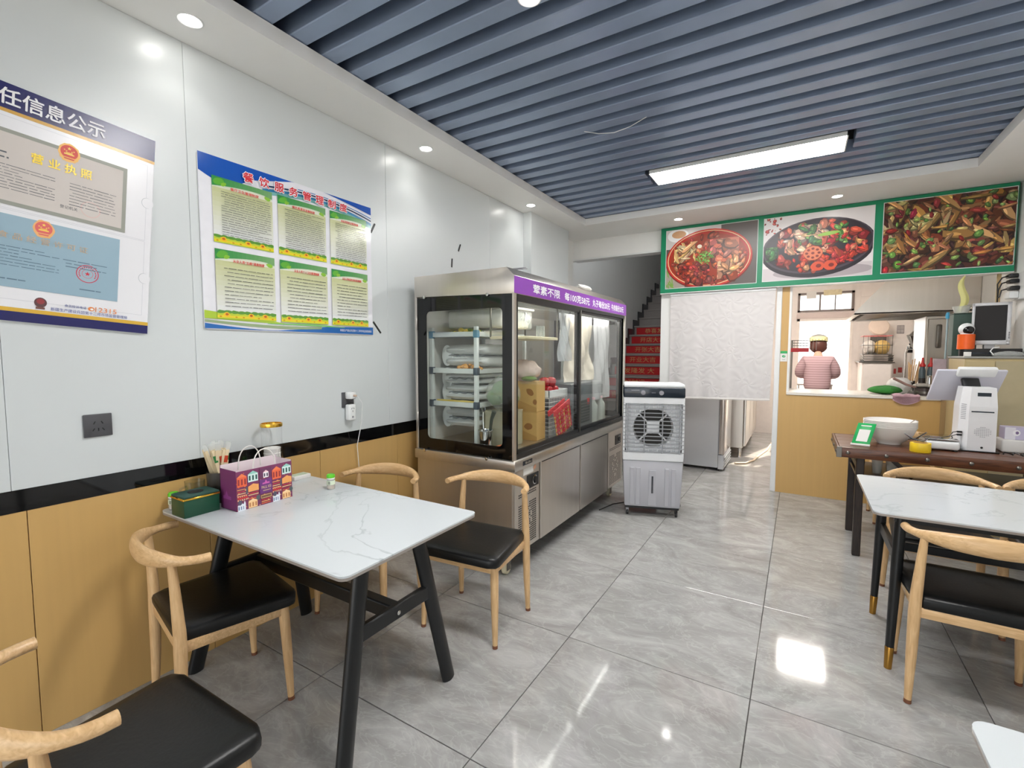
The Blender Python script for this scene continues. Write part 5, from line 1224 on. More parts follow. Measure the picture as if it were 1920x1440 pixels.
# bits on top of the cabinet
R = random.Random(9)
t = thing('string_tangle', 'small tangle of grey plastic string on top of the display cabinet', 'string', (-1.75, 2.62, CT))
for k in range(4):
    put('strand', G().tube([(-1.86 + 0.09 * q + R.uniform(-0.02, 0.02), 2.62 + R.uniform(-0.03, 0.03), CT + 0.008 + 0.018 * abs(math.sin(q * 1.9 + k))) for q in range(5)], 0.003, 6), GPLAST, t)
tag(put('plastic_scrap', G().ball((-1.52, 3.62, CT + 0.012), (0.03, 0.14, 0.022), 18, 8, lambda a, b: 1 + 0.15 * math.sin(5 * a + 3 * b)), PAPERW, base=(-1.52, 3.62, CT), ang=80), 'white plastic scrap lying on top of the display cabinet above the price strip', 'plastic scrap')

# ------------------------------------------------------------------ air cooler
ct = thing('air_cooler', 'white and grey portable evaporative air cooler on casters in front of the stairs', 'air cooler', (-1.105, 4.21, 0), math.radians(18.9), local=True)
w_, d_ = 0.255, 0.17
SHELL = M('cooler_white', (228, 230, 232), 0.4, var=0.02)
put('top_lid', G().box(-w_ + 0.005, w_ - 0.005, -d_, d_, 1.125, 1.158, 0.012, 3), SHELL, ct)
cp_ = put('control_panel', G().box(-w_, w_, -d_ - 0.004, d_, 1.04, 1.127, 0.012, 3), NAVYP, ct)
for x in (-0.09, 0.06): put('knob', G().lathe([(0.02, 0), (0.018, 0.012), (0.0005, 0.013)], (x, -d_ - 0.004, 1.082), 18, (0, -1, 0)), GPLAST, cp_)
g = G().box(-0.19, -0.12, -d_ - 0.0052, -d_ - 0.004, 1.10, 1.106)
for k in range(3): g.box(-0.02 + k * 0.012, -0.012 + k * 0.012, -d_ - 0.0052, -d_ - 0.004, 1.08, 1.085)
put('panel_marks', g, GPLAST, cp_, smooth=False)
put('upper_band', G().box(-w_ + 0.002, w_ - 0.002, -d_, d_, 0.985, 1.042, 0.006), SHELL, ct)
put('lower_band', G().box(-w_ + 0.002, w_ - 0.002, -d_, d_, 0.49, 0.565, 0.008), SHELL, ct)
for s in (-1, 1): put('side_wall', G().box(s * w_ - s * 0.002, s * (w_ - 0.02), -d_ + 0.001, d_, 0.56, 0.99, 0.003), SHELL, ct, smooth=False)
put('back_wall', G().box(-w_ + 0.004, w_ - 0.004, d_ - 0.02, d_, 0.56, 0.99), SHELL, ct, smooth=False)
# front mask with a round opening
g = G(); n = 48; R_ = 0.168; zc = 0.775; yy = -d_ + 0.035
inn = [(R_ * math.cos(2 * PI * k / n), zc + R_ * math.sin(2 * PI * k / n)) for k in range(n)]
def sq(k):
    a = 2 * PI * k / n; c, s = math.cos(a), math.sin(a); q = min(0.234 / abs(c) if abs(c) > 1e-6 else 9e9, (0.215 / abs(s)) if abs(s) > 1e-6 else 9e9)
    return (q * c, zc + q * s)
out_ = [sq(k) for k in range(n)]
vs = [(a, yy, b) for a, b in inn] + [(a, yy, b) for a, b in out_] + [(a * 0.94, yy + 0.06, zc + (b - zc) * 0.94) for a, b in inn]
g.add(vs, [(k, (k + 1) % n, n + (k + 1) % n, n + k) for k in range(n)] + [(k, 2 * n + k, 2 * n + (k + 1) % n, (k + 1) % n) for k in range(n)])
put('fan_shroud', g, SHELL, ct, ang=30)
put('fan_well', G().lathe([(0.157, 0), (0.157, -0.12), (0.0005, -0.12)], (0, yy + 0.06, zc), 32, (0, -1, 0)), M('fan_dark', (40, 38, 34), 0.5), ct)
hub = put('fan_hub', G().box(-0.055, 0.055, yy + 0.02, yy + 0.05, zc - 0.055, zc + 0.055, 0.01, 2), SHELL, ct)
for a in (45, 135, 225, 315):
    a = math.radians(a); d = Vector((math.cos(a), 0, math.sin(a)))
    put('spoke', G().obox(Vector((0, yy + 0.03, zc)) + d * 0.115, d, (0, 1, 0), d.cross(Vector((0, 1, 0))), 0.06, 0.006, 0.006), SHELL, hub, smooth=False)
for k in range(5):
    a0 = 2 * PI * k / 5 + 0.3
    def fn(u, v, a0=a0):
        r = 0.05 + 0.095 * v; a = a0 + (u - 0.5) * 0.9; return (r * math.cos(a), yy + 0.095 + 0.03 * (u - 0.5), zc + r * math.sin(a))
    put('fan_blade', G().grid(fn, 4, 4), M('fan_blade_dark', (58, 54, 46), 0.4), ct)
GR = M('grille_grey', (150, 152, 156), 0.35)
for k in range(13):
    z = 0.572 + k * 0.0335
    put('grille_bar', G().box(-w_ + 0.004, w_ - 0.004, -d_ - 0.003, -d_ + 0.004, z - 0.0035, z + 0.0035), GR, ct, smooth=False)
for k in range(4):
    x = (-0.215, -0.075, 0.075, 0.215)[k]
    put('grille_bar', G().box(x - 0.0045, x + 0.0045, -d_ - 0.001, -d_ + 0.005, 0.56, 0.99), GR, ct, smooth=False)
for k in range(13):
    x = -0.222 + k * 0.037
    hc = math.sqrt(max(0, 0.17 ** 2 - x * x))
    lg = G()
    if hc < 0.02: lg.box(x - 0.003, x + 0.003, -d_ + 0.008, -d_ + 0.03, 0.56, 0.99)
    else: lg.box(x - 0.003, x + 0.003, -d_ + 0.008, -d_ + 0.03, 0.56, 0.775 - hc).box(x - 0.003, x + 0.003, -d_ + 0.008, -d_ + 0.03, min(0.985, 0.775 + hc), 0.99)
    put('louvre', lg, SHELL, ct, smooth=False)
TANK = M('tank_grey', (180, 180, 186), 0.45, var=0.02)
tk = put('water_tank', G().prism([(-w_ + 0.022, 0.085), (w_ - 0.022, 0.085), (w_ - 0.004, 0.49), (-w_ + 0.004, 0.49)], -d_ + 0.004, d_ - 0.004, 'y', 0.012), TANK, ct)
for x, a, b in ((-0.17, 0.46, 0.10), (-0.12, 0.46, 0.10), (0.12, 0.46, 0.10), (0.175, 0.46, 0.10)):
    put('tank_rib', G().box(x - 0.018, x + 0.018, -d_ - 0.003, -d_ + 0.006, b, a - 0.03, 0.003), TANK, tk, smooth=False)
put('gauge_plate', G().prism([(-0.035, 0.10), (0.035, 0.10), (0.028, 0.41), (-0.028, 0.41)], -d_ - 0.004, -d_ + 0.006, 'y', 0.002), TANK, tk, smooth=False)
put('level_window', G().box(-0.008, 0.008, -d_ - 0.006, -d_ - 0.003, 0.21, 0.36, 0.002), M('window_dark', (70, 72, 78), 0.2), tk)
put('base_plate', G().box(-w_ + 0.03, w_ - 0.03, -d_ + 0.02, d_ - 0.02, 0.065, 0.086), BPLAST, ct, smooth=False)
for x in (-0.205, 0.205):
    for y in (-0.125, 0.125):
        c = put('caster', G().box(x - 0.012, x + 0.012, y - 0.012, y + 0.012, 0.03, 0.07), GPLAST if x < 0 else BPLAST, ct, smooth=False)
        put('wheel', G().lathe([(0.0005, -0.01), (0.018, -0.01), (0.022, -0.006), (0.022, 0.006), (0.018, 0.01), (0.0005, 0.01)], (x, y - 0.006, 0.022), 16, (1, 0, 0)), BPLAST, c)
put('power_cord', G().tube([(w_ + 0.008, 0.05, 0.97), (w_ + 0.012, 0.04, 0.7), (w_ + 0.014, 0.04, 0.45), (w_ + 0.005, 0.03, 0.3), (w_ - 0.012, 0.06, 0.2), (w_ + 0.02, 0.15, 0.012), (w_ - 0.1, 0.24, 0.006), (-0.1, 0.27, 0.006), (-0.33, 0.1, 0.006), (-0.45, -0.1, 0.006)], 0.0045, 8), BPLAST, ct)

# ------------------------------------------------------------------ door curtain
t = thing('door_curtain', 'short white embossed door curtain hanging below the green sign', 'curtain', (-0.74, 5.445, 0.92))
cur = M('embossed_white_cloth', (216, 212, 211), 0.75, var=0.01)
nt, N, L, b = nodes_of(cur)
tc = N.new('ShaderNodeTexCoord')
vo = N.new('ShaderNodeTexVoronoi'); vo.inputs['Scale'].default_value = 5.2; vo.feature = 'F1'
nd = N.new('ShaderNodeTexNoise'); nd.inputs['Scale'].default_value = 3.0; nd.inputs['Detail'].default_value = 2
L.new(tc.outputs['Object'], nd.inputs['Vector'])
md = N.new('ShaderNodeVectorMath'); md.operation = 'MULTIPLY_ADD'; md.inputs[1].default_value = (0.22, 0.0, 0.22); L.new(nd.outputs['Color'], md.inputs[0]); L.new(tc.outputs['Object'], md.inputs[2])
L.new(md.outputs[0], vo.inputs['Vector'])
sub = N.new('ShaderNodeVectorMath'); sub.operation = 'SUBTRACT'; L.new(md.outputs[0], sub.inputs[0]); L.new(vo.outputs['Position'], sub.inputs[1])
sp = N.new('ShaderNodeSeparateXYZ'); L.new(sub.outputs[0], sp.inputs[0])
at = N.new('ShaderNodeMath'); at.operation = 'ARCTAN2'; L.new(sp.outputs['X'], at.inputs[0]); L.new(sp.outputs['Z'], at.inputs[1])
ml = N.new('ShaderNodeMath'); ml.operation = 'MULTIPLY'; ml.inputs[1].default_value = 6.0; L.new(at.outputs[0], ml.inputs[0])
ad = N.new('ShaderNodeMath'); ad.operation = 'MULTIPLY_ADD'; ad.inputs[1].default_value = 9.0; L.new(vo.outputs['Distance'], ad.inputs[0]); L.new(ml.outputs[0], ad.inputs[2])
sn = N.new('ShaderNodeMath'); sn.operation = 'SINE'; L.new(ad.outputs[0], sn.inputs[0])
bp = N.new('ShaderNodeBump'); bp.inputs['Strength'].default_value = 0.24; bp.inputs['Distance'].default_value = 0.005; L.new(sn.outputs[0], bp.inputs['Height']); L.new(bp.outputs['Normal'], b.inputs['Normal'])
def fn(u, v):
    x = -1.246 + 1.02 * u + (0.17 * 0 + 0.0) ; z0 = 0.914 + 0.02 * u
    xx = x - 0.0 * v - (0.02 * v * u)
    return (xx, 5.428 + 0.010 * math.sin(u * 19 + v * 1.5) * (0.25 + 0.75 * v) + 0.006 * math.sin(u * 41) * v, 2.055 + (z0 - 2.055) * v)
g = G(); g.grid(fn, 70, 50); m = len(g.v); g.v += [(a, b_ + 0.0015, c) for a, b_, c in g.v]; g.f += [tuple(i + m for i in reversed(f_)) for f_ in g.f]
put('fabric', g, cur, t, ang=80)
put('hem', G().tube([fn(k / 40, 0.992) for k in range(41)], [(0.011, 0.0035)] * 41, 8, up=(0, 0, 1)), CLOTHW, t)
put('curtain_rail', G().box(-1.25, -0.222, 5.42, 5.452, 2.045, 2.07, 0.004), WPLAST, t)

# ------------------------------------------------------------------ staircase behind the beam
t = thing('staircase', 'dim staircase with red phrase strips on its risers, climbing behind the display cabinet', 'stairs', (-2.0, 5.89, 0))
STONE = M('stair_stone', (150, 142, 138), 0.4, var=0.08); SKIRT = M('dark_skirting', (40, 40, 46), 0.3)
RISE, TREAD = 0.1747, 0.301
txt = {5: '吉祥如意', 6: '行好时运', 7: '发隆发 大', 8: '开业大吉', 9: '开张大吉', 10: '开店大吉', 11: '恭喜发财'}
for n in range(1, 17):
    y = 8.6 + TREAD * (n - 10); z = RISE * n
    st = put('step', G().box(-2.715, -1.325, y, y + TREAD + 0.02, max(0, z - RISE - 0.02), z - 0.03).box(-2.715, -1.325, y - 0.02, y + TREAD + 0.02, z - 0.03, z, 0.004), STONE, t, smooth=False)
    if n in txt:
        rs_ = put('riser_strip', G().box(-2.66, -1.34, y - 0.003, y - 0.0005, z - RISE + 0.012, z - 0.036), REDM, st, smooth=False)
        ff = Face((-2.66, y - 0.003, z - RISE), (1, 0, 0), (0, 0, 1), (0, -1, 0))
        a = 0.62 if n <= 6 else 0.55
        lettering(ff, txt[n], 0.16, 0.60 if n != 7 else 0.66, 0.035, 0.122, M('dim_gold_ink', (206, 168, 110), 0.5), t, 0.003, 0.008)
    put('skirting', G().box(-2.719, -2.70, y - 0.06, y + TREAD - 0.06, max(0, z - RISE), z + 0.115), SKIRT, t, smooth=False)
put('landing', G().box(-2.715, -1.325, 8.6 + TREAD * 7, 12.19, 16 * RISE, 16 * RISE + 0.17), STONE, t, smooth=False)
bal = put('balustrade', G().obox((-1.40, 6.05, 1.0), (1, 0, 0), Vector((0, TREAD, RISE)).normalized(), Vector((0, -RISE, TREAD)).normalized(), 0.02, 0.62, 0.26, 0.005), M('grey_balustrade', (176, 176, 180), 0.35, metal=0.3), t)
put('handrail', G().tube([(-1.40, 5.5, 0.96), (-1.40, 6.65, 0.96 + 1.15 * RISE / TREAD)], 0.028, 12), STEEL, t)
# ------------------------------------------------------------------ things on the cashier table
KZ = 0.7695
t = thing('porcelain_bowls', 'x', 'bowl', (0, 0, 0)); bpy.data.objects.remove(t)
bc = (0.575, 4.32)
PORC = M('porcelain', (232, 228, 224), 0.22, var=0.015)
for k in range(5):
    z = KZ + k * 0.011
    t = thing('serving_bowl', ['lowest of the five big white bowls nested on the cashier table', 'second from the bottom of the five big white nested bowls', 'middle one of the five big white nested bowls', 'second from the top of the five big white nested bowls', 'topmost of the five big white bowls nested on the cashier table, open rim showing'][k], 'bowl', (bc[0], bc[1], z), group='nested white serving bowls')
    sc = 1.0
    put('bowl', G().lathe([(0.066, 0), (0.07, 0.0), (0.071, 0.008), (0.10, 0.03), (0.135, 0.07), (0.152, 0.115), (0.156, 0.122), (0.157, 0.126), (0.1535, 0.127), (0.148, 0.118), (0.131, 0.074), (0.096, 0.036), (0.064, 0.016), (0.0005, 0.0155)], (bc[0], bc[1], z), 40), PORC, t, ang=60)
t = thing('ladle', 'steel ladle lying in the topmost white bowl', 'ladle', (bc[0] + 0.06, bc[1], KZ + 0.065))
put('bowl', G().lathe([(0.0005, 0), (0.025, 0.006), (0.034, 0.02), (0.033, 0.02), (0.023, 0.008), (0.0005, 0.003)], (bc[0] + 0.02, bc[1], KZ + 0.08), 18), CHROME, t)
put('handle', G().tube([(bc[0] + 0.045, bc[1], KZ + 0.10), (bc[0] + 0.10, bc[1] - 0.015, KZ + 0.147), (bc[0] + 0.135, bc[1] - 0.03, KZ + 0.181), (bc[0] + 0.15, bc[1] - 0.03, KZ + 0.176)], [(0.004, 0.007), (0.004, 0.007), (0.004, 0.01), (0.004, 0.01)], 8, up=(0, 0, 1)), CHROME, t)
# payment sign stand (green with blank white panel)
t = thing('payment_stand', 'tilted green payment card stand with a white panel in front of the white bowls', 'sign', (0.39, 4.12, KZ))
h = Vector((0.985, -0.17, 0)).normalized(); back = Vector((0.17, 0.985, 0)).normalized()
up = (Vector((0, 0, 1)) * 0.93 + back * 0.30 + h * 0.2).normalized(); nn = h.cross(up).normalized(); up = nn.cross(h).normalized() if False else up
c = Vector((0.388, 4.10, KZ + 0.012)) + up * 0.078
PGREEN = M('pay_green', (14, 166, 84), 0.3)
hh = (h - up * h.dot(up) * 0.6).normalized()
put('card', G().obox(c, h, up, nn, 0.052, 0.076, 0.003, 0.002), PGREEN, t)
put('white_panel', G().obox(c - up * 0.016 + nn * 0.0035, h, up, nn, 0.032, 0.044, 0.0008), PAPERW, t, smooth=False)
put('white_line', G().obox(c + up * 0.056 + nn * 0.0035, h, up, nn, 0.03, 0.004, 0.0006), PAPERW, t, smooth=False)
put('base', G().obox(Vector((0.388, 4.105, KZ + 0.006)), h, back, (0, 0, 1), 0.056, 0.022, 0.006, 0.002), PAPERW, t)
# tape roll (yellow ring)
t = thing('tape_roll', 'roll of yellow tape standing flat at the front edge of the cashier table', 'tape', (0.705, 4.055, KZ))
put('roll', G().lathe([(0.04, 0), (0.054, 0), (0.055, 0.002), (0.055, 0.058), (0.054, 0.06), (0.04, 0.06), (0.04, 0)], (0.705, 4.055, KZ), 32, cap=False), M('tape_yellow', (236, 200, 40), 0.35), t)
put('core', G().lathe([(0.037, 0), (0.0402, 0), (0.0402, 0.06), (0.037, 0.06), (0.037, 0)], (0.705, 4.055, KZ), 28, cap=False), CART, t)
# clips / metal clamp pile
t = thing('metal_tongs', 'pair of bright metal serving tongs lying on the yellow tape roll', 'tongs', (0.71, 4.12, KZ))
put('arm', G().tube([(0.64, 4.16, KZ + 0.10), (0.68, 4.13, KZ + 0.07), (0.73, 4.10, KZ + 0.066), (0.76, 4.10, KZ + 0.10)], [(0.004, 0.012), (0.005, 0.016), (0.006, 0.02), (0.004, 0.012)], 8), CHROME, t)
put('arm', G().tube([(0.66, 4.17, KZ + 0.06), (0.70, 4.15, KZ + 0.075), (0.745, 4.13, KZ + 0.12)], [(0.004, 0.012), (0.005, 0.016), (0.004, 0.012)], 8), STEELD, t)
# electronic scale
t = thing('kitchen_scale', 'low white electronic weighing scale with steel pan beside the till', 'scale', (0.86, 4.3, KZ))
put('body', G().box(0.755, 0.925, 4.16, 4.42, KZ + 0.008, KZ + 0.062, 0.014, 3), WPLAST, t)
put('pan', G().box(0.752, 0.922, 4.17, 4.42, KZ + 0.068, KZ + 0.078, 0.006, 2), CHROME, t)
put('pan_post', G().lathe([(0.03, 0), (0.03, 0.01)], (0.84, 4.3, KZ + 0.06), 16), STEELD, t)
for a, b in ((0.775, 4.18), (0.905, 4.18), (0.775, 4.4), (0.905, 4.4)): put('foot', G().lathe([(0.012, 0), (0.012, 0.01)], (a, b, KZ), 12), BPLAST, t)
# POS terminal
t = thing('pos_terminal', 'white till seen from behind with a tilted lilac screen on a tower base', 'till', (1.03, 4.36, KZ))
poly = [(0.972, 4.235), (1.112, 4.235), (1.118, 4.44), (0.935, 4.44), (0.935, 4.30)]
vs = []
zb, zt = KZ + 0.006, 1.195
for zz, s in ((zb, 1.0), (KZ + 0.30, 0.97), (zt - 0.005, 0.86), (zt, 0.845)):
    for a, b in poly: vs.append((1.05 + (a - 1.05) * s, 4.36 + (b - 4.36) * s, zz))
fs = [(4, 3, 2, 1, 0), (15, 16, 17, 18, 19)]
for k in range(3):
    for j in range(5): fs.append((k * 5 + j, k * 5 + (j + 1) % 5, (k + 1) * 5 + (j + 1) % 5, (k + 1) * 5 + j))
tw = put('tower', G().add(vs, fs), M('till_white', (224, 224, 226), 0.35, var=0.015), t, smooth=False)
def yf(z): # y of the tower front at height z
    return 4.2345 if z < KZ + 0.02 else 4.36 - 0.125 * (1.0 - 0.03 * (z - zb) / (KZ + 0.30 - zb) if z < KZ + 0.3 else 0.97 - 0.11 * (z - KZ - 0.3) / (zt - KZ - 0.3))
put('slot', G().box(0.985, 1.095, yf(1.035) - 0.0015, yf(1.035) + 0.004, 1.032, 1.04), NAVYP, tw, smooth=False)
put('name_plate', G().box(1.012, 1.078, yf(1.15) - 0.0015, yf(1.15) + 0.004, 1.138, 1.162), NAVYP, tw, smooth=False)
g = G()
for i in range(7):
    for j in range(9):
        u, v = (j - 4) * 0.0095, (i - 3) * 0.0105
        if u * u / 0.0016 + v * v / 0.0012 < 1: g.box(1.045 + u - 0.003, 1.045 + u + 0.003, yf(0.9 + v) - 0.0012, yf(0.9 + v) + 0.002, 0.903 + v - 0.0016, 0.903 + v + 0.0016)
put('speaker_holes', g, GPLAST, tw, smooth=False)
put('lock', G().lathe([(0.007, 0), (0.006, 0.003), (0.0005, 0.003)], (1.045, yf(KZ + 0.03), KZ + 0.03), 14, (0, -1, 0)), BPLAST, tw)
g = G()
for k in range(11):
    z = 0.96 + k * 0.012; s = 0.97 - 0.11 * max(0, (z - KZ - 0.3)) / 0.12
    a = Vector((1.05 + (0.972 - 1.05) * s, 4.36 + (4.235 - 4.36) * s, z)); b = Vector((1.05 + (0.935 - 1.05) * s, 4.36 + (4.30 - 4.36) * s, z))
    m = a.lerp(b, 0.55); d = (b - a).normalized(); nr = Vector((-d.y, d.x, 0)) * -1
    if nr.x > 0: nr = -nr
    g.obox(m, d, (0, 0, 1), nr, 0.018, 0.0022, 0.0012)
put('side_vents', g, GPLAST, tw, smooth=False)
for k, z in enumerate((0.872, 0.892)):
    put('plug', G().box(0.925, 0.952, 4.262, 4.276, z - 0.006, z + 0.006, 0.002), BPLAST, tw, smooth=False)
    put('cord', G().tube([(0.925, 4.269, z), (0.905, 4.262, z - 0.004), (0.885, 4.25, 0.862 - 0.004 * k), (0.84, 4.22, 0.853 - k * 0.002)] if k else [(0.925, 4.269, z), (0.90, 4.262, z - 0.01), (0.905, 4.24, 0.83), (0.925, 4.22, 0.79), (0.93, 4.19, KZ + 0.006)], 0.0028, 6), BPLAST, tw)
be = math.radians(24); tt = math.radians(-34)
dview = Vector((0.24, 0.97, 0)).normalized(); rv = Vector((dview.y, -dview.x, 0))
h = (rv * math.cos(be) + dview * math.sin(be)); m_ = (-rv * math.sin(be) + dview * math.cos(be))
u = (Vector((0, 0, 1)) * math.cos(tt) + m_ * math.sin(tt)).normalized(); n_ = h.cross(u).normalized()
sc = Vector((1.005, 4.50, 1.195))
put('screen_back', G().obox(sc, h, u, n_, 0.19, 0.135, 0.011, 0.008), LPLAST, t)
put('screen_glass', G().obox(sc - n_ * 0.0115, h, u, n_, 0.178, 0.122, 0.001), BLACKG, t, smooth=False)
put('customer_display', G().obox(sc + h * 0.02 + u * 0.13 + n_ * 0.016, h, u, n_, 0.105, 0.035, 0.018, 0.01), WPLAST, t)
put('stand_arm', G().obox((1.015, 4.41, 1.20), (1, 0, 0), Vector((-0.15, 0.25, 0.9)).normalized(), Vector((0, 0.9, -0.25)).normalized(), 0.045, 0.05, 0.02, 0.008), BPLAST, t)
put('foot_plate', G().box(0.92, 1.13, 4.225, 4.50, KZ, KZ + 0.007, 0.002), BPLAST, t)
# small things right of the till
t = thing('receipt_box', 'pale lilac printed paper box stacked at the right edge of the cashier table', 'box', (1.24, 4.36, KZ + 0.09))
put('body', G().box(1.175, 1.30, 4.33, 4.44, KZ + 0.0855, KZ + 0.165, 0.003), M('lilac_card', (196, 190, 216), 0.5), t)
P = Print(Face((1.175, 4.33, KZ + 0.0855), (1, 0, 0), (0, 0, 1), (0, -1, 0)), 0.0004); random.seed(2)
P.rect(0.0, 0.05, 0, 0.08, (226, 224, 232)); P.ell(0.055, 0.045, 0.018, 0.02, (240, 240, 244)); P.ell(0.058, 0.046, 0.008, 0.01, (120, 100, 140)); P.put('printed_front', t, 0.5)
t = thing('tissue_pack', 'white packet under the lilac box on the cashier table', 'packet', (1.23, 4.36, KZ))
put('packet', G().box(1.16, 1.29, 4.31, 4.45, KZ, KZ + 0.085, 0.012, 3), PAPERW, t)
t = thing('paper_roll', 'white till paper roll lying at the right edge of the cashier table', 'paper roll', (1.33, 4.26, KZ))
put('roll', G().lathe([(0.006, 0), (0.04, 0), (0.04, 0.075), (0.006, 0.075), (0.006, 0)], (1.335, 4.255, KZ), 24, cap=False), PAPERW, t)
put('green_band', G().lathe([(0.0405, 0.0), (0.0412, 0.001), (0.0412, 0.02), (0.0405, 0.021)], (1.335, 4.255, KZ), 24, cap=False), M('dark_green_band', (30, 76, 56), 0.4), t)
tag(put('cable_tangle', G().tube([(1.14 + 0.012 * k, 4.2 + 0.03 * math.sin(k * 1.7), KZ + 0.006 + 0.008 * abs(math.sin(k * 0.9))) for k in range(24)], 0.004, 6), BPLAST, base=(1.3, 4.2, KZ)), 'tangle of black cable on the cashier table right of the till', 'cable')
# glass things on the lower shelf
for k, (x, q) in enumerate(((0.50, 'left'), (0.58, 'right'))):
    t = thing('glass_cup', 'clear glass cup on the dark shelf under the cashier table, ' + q + ' of two', 'glass', (x, 4.2, 0.566), group='glasses under the cashier table')
    put('cup', G().lathe([(0.028, 0), (0.034, 0.10), (0.032, 0.10), (0.026, 0.006), (0.0005, 0.006)], (x, 4.2, 0.566), 18), CLEARP, t)
# small green card on the pilaster
t = thing('payment_card', 'small white card with green header stuck on the beige pilaster', 'sign', (-0.135, YB, 1.33))
put('card', G().box(-0.168, -0.108, YB - 0.002, YB + 0.0035, 1.335, 1.44), PAPERW, t, smooth=False)
put('green_header', G().box(-0.168, -0.108, YB - 0.0032, YB - 0.002, 1.415, 1.44), PGREEN, t, smooth=False)
P = Print(Face((-0.168, YB - 0.002, 1.335), (1, 0, 0), (0, 0, 1), (0, -1, 0)), 0.0004); P.ell(0.03, 0.052, 0.015, 0.012, (20, 150, 84), 18); P.ell(0.033, 0.054, 0.008, 0.0025, (240, 250, 244), 10, 0.5); P.rect(0.016, 0.044, 0.018, 0.022, (150, 150, 150)); P.put('logo_print', t, 0.4)

# ------------------------------------------------------------------ serving counter and cabinet with monitor
t = thing('serving_counter', 'long pale stone serving ledge on top of the beige half wall', 'counter', (0.5, 5.6, 0.985))
put('worktop', G().box(-0.105, 1.07, YB - 0.012, 6.05, 1.001, 1.03, 0.004), M('pale_stone', (226, 220, 210), 0.25, var=0.05), t)
put('cupboard', G().box(-0.04, 1.07, YB + 0.125, 6.0, 0.0, 1.0, 0.004), M('counter_body', (196, 190, 184), 0.4), t)
t = thing('till_cabinet', 'narrow tan cabinet against the right wall carrying the old monitor', 'cabinet', (1.28, 5.2, 0))
CX = 1.10
TANP = M('tan_laminate', (190, 172, 128), 0.4, var=0.05)
put('body', G().box(CX, XR - 0.004, 4.98, 5.44, 0.0, 1.38, 0.003), TANP, t, smooth=False)
put('top_board', G().box(CX - 0.008, XR - 0.003, 4.97, 5.445, 1.38, 1.396, 0.003), M('grey_board', (150, 150, 146), 0.4), t, smooth=False)
put('door_panel', G().box(CX + 0.006, CX + 0.17, 4.972, 4.98, 0.05, 1.36, 0.002), TANP, t, smooth=False)
put('door_panel', G().box(CX + 0.175, XR - 0.008, 4.972, 4.98, 0.05, 1.36, 0.002), M('tan_laminate_b', (176, 164, 132), 0.4), t, smooth=False)
MZ = 1.3965
t = thing('recorder_box', 'flat black recorder box under the old monitor on the tan cabinet', 'recorder', (1.29, 5.25, MZ))
put('case', G().box(1.13, 1.45, 5.10, 5.29, MZ, MZ + 0.06, 0.004), BPLAST, t)
put('front_strip', G().box(1.14, 1.44, 5.098, 5.10, MZ + 0.02, MZ + 0.03), NAVYP, t, smooth=False)
t = thing('monitor', 'old square silver monitor with a dark screen on the tan cabinet', 'monitor', (1.29, 5.22, MZ + 0.061))
h = Vector((0.97, -0.22, 0)).normalized(); n_ = Vector((-0.22, -0.97, 0.0)).normalized(); u = Vector((0, 0, 1))
c = Vector((1.278, 5.16, 1.652))
SIL = M('silver_plastic', (186, 186, 188), 0.35, metal=0.3)
g = G()
hw, hh_ = 0.11, 0.166
put('shell', G().obox(c - n_ * 0.02, h, u, n_, hw, hh_, 0.02, 0.006), SIL, t)
put('bezel', G().obox(c + u * (hh_ - 0.012), h, u, n_, hw, 0.012, 0.008, 0.003).obox(c - u * (hh_ - 0.018), h, u, n_, hw, 0.018, 0.008, 0.003).obox(c - h * (hw - 0.009), h, u, n_, 0.009, hh_, 0.008, 0.003).obox(c + h * (hw - 0.012), h, u, n_, 0.012, hh_, 0.008, 0.003), SIL, t)
put('screen', G().obox(c + u * 0.004, h, u, n_, hw - 0.014, hh_ - 0.022, 0.0015), M('screen_dark', (30, 27, 27), 0.4, spec=0.25), t, smooth=False)
put('neck', G().box(1.25, 1.31, 5.17, 5.21, MZ + 0.0605, 1.55), SIL, t, smooth=False)
for k in range(4): put('button', G().lathe([(0.004, 0), (0.003, 0.002), (0.0005, 0.002)], c + h * (hw - 0.007) - u * (0.07 + k * 0.014) + n_ * 0.008, 10, n_), BPLAST, t)
put('power_button', G().lathe([(0.009, 0), (0.008, 0.003), (0.0005, 0.003)], c + h * (hw - 0.012) - u * 0.15 + n_ * 0.008, 14, n_), SIL, t)
t = thing('storage_box', 'dark green tall box behind the orange canister on the tan cabinet', 'box', (1.14, 5.36, MZ))
put('body', G().box(1.085, 1.235, 5.30, 5.435, MZ, 1.745, 0.003), M('dark_green_box', (60, 82, 74), 0.5), t, smooth=False)
put('lid', G().box(1.082, 1.238, 5.297, 5.438, 1.745, 1.752, 0.002), M('dark_green_lid', (50, 70, 64), 0.5), t, smooth=False)
t = thing('plastic_tub', 'clear plastic tub on top of the dark green box', 'tub', (1.15, 5.34, 1.753))
put('tub', G().lathe([(0.04, 0), (0.043, 0), (0.058, 0.05), (0.064, 0.052), (0.064, 0.056), (0.056, 0.054), (0.040, 0.003), (0.0005, 0.003)], (1.14, 5.345, 1.753), 24), CLEARP, t)
put('lid', G().obox((1.20, 5.33, 1.82), Vector((1, 0, 0.15)).normalized(), (0, 1, 0), Vector((-0.15, 0, 1)).normalized(), 0.06, 0.06, 0.002), CLEARP, t)
def leafn(u_, v_):
    z = 1.765 + 0.30 * v_; wd = 0.022 * math.sin(PI * min(1, 0.16 + v_ * 0.84)) ** 0.7 + 0.004
    return (1.125 + 0.035 * v_ + 0.02 * math.sin(v_ * 6) + wd * (u_ - 0.5) * 2, 5.345 - 0.02 * math.sin(v_ * 5) + 0.008 * math.cos(u_ * PI * 2), z)
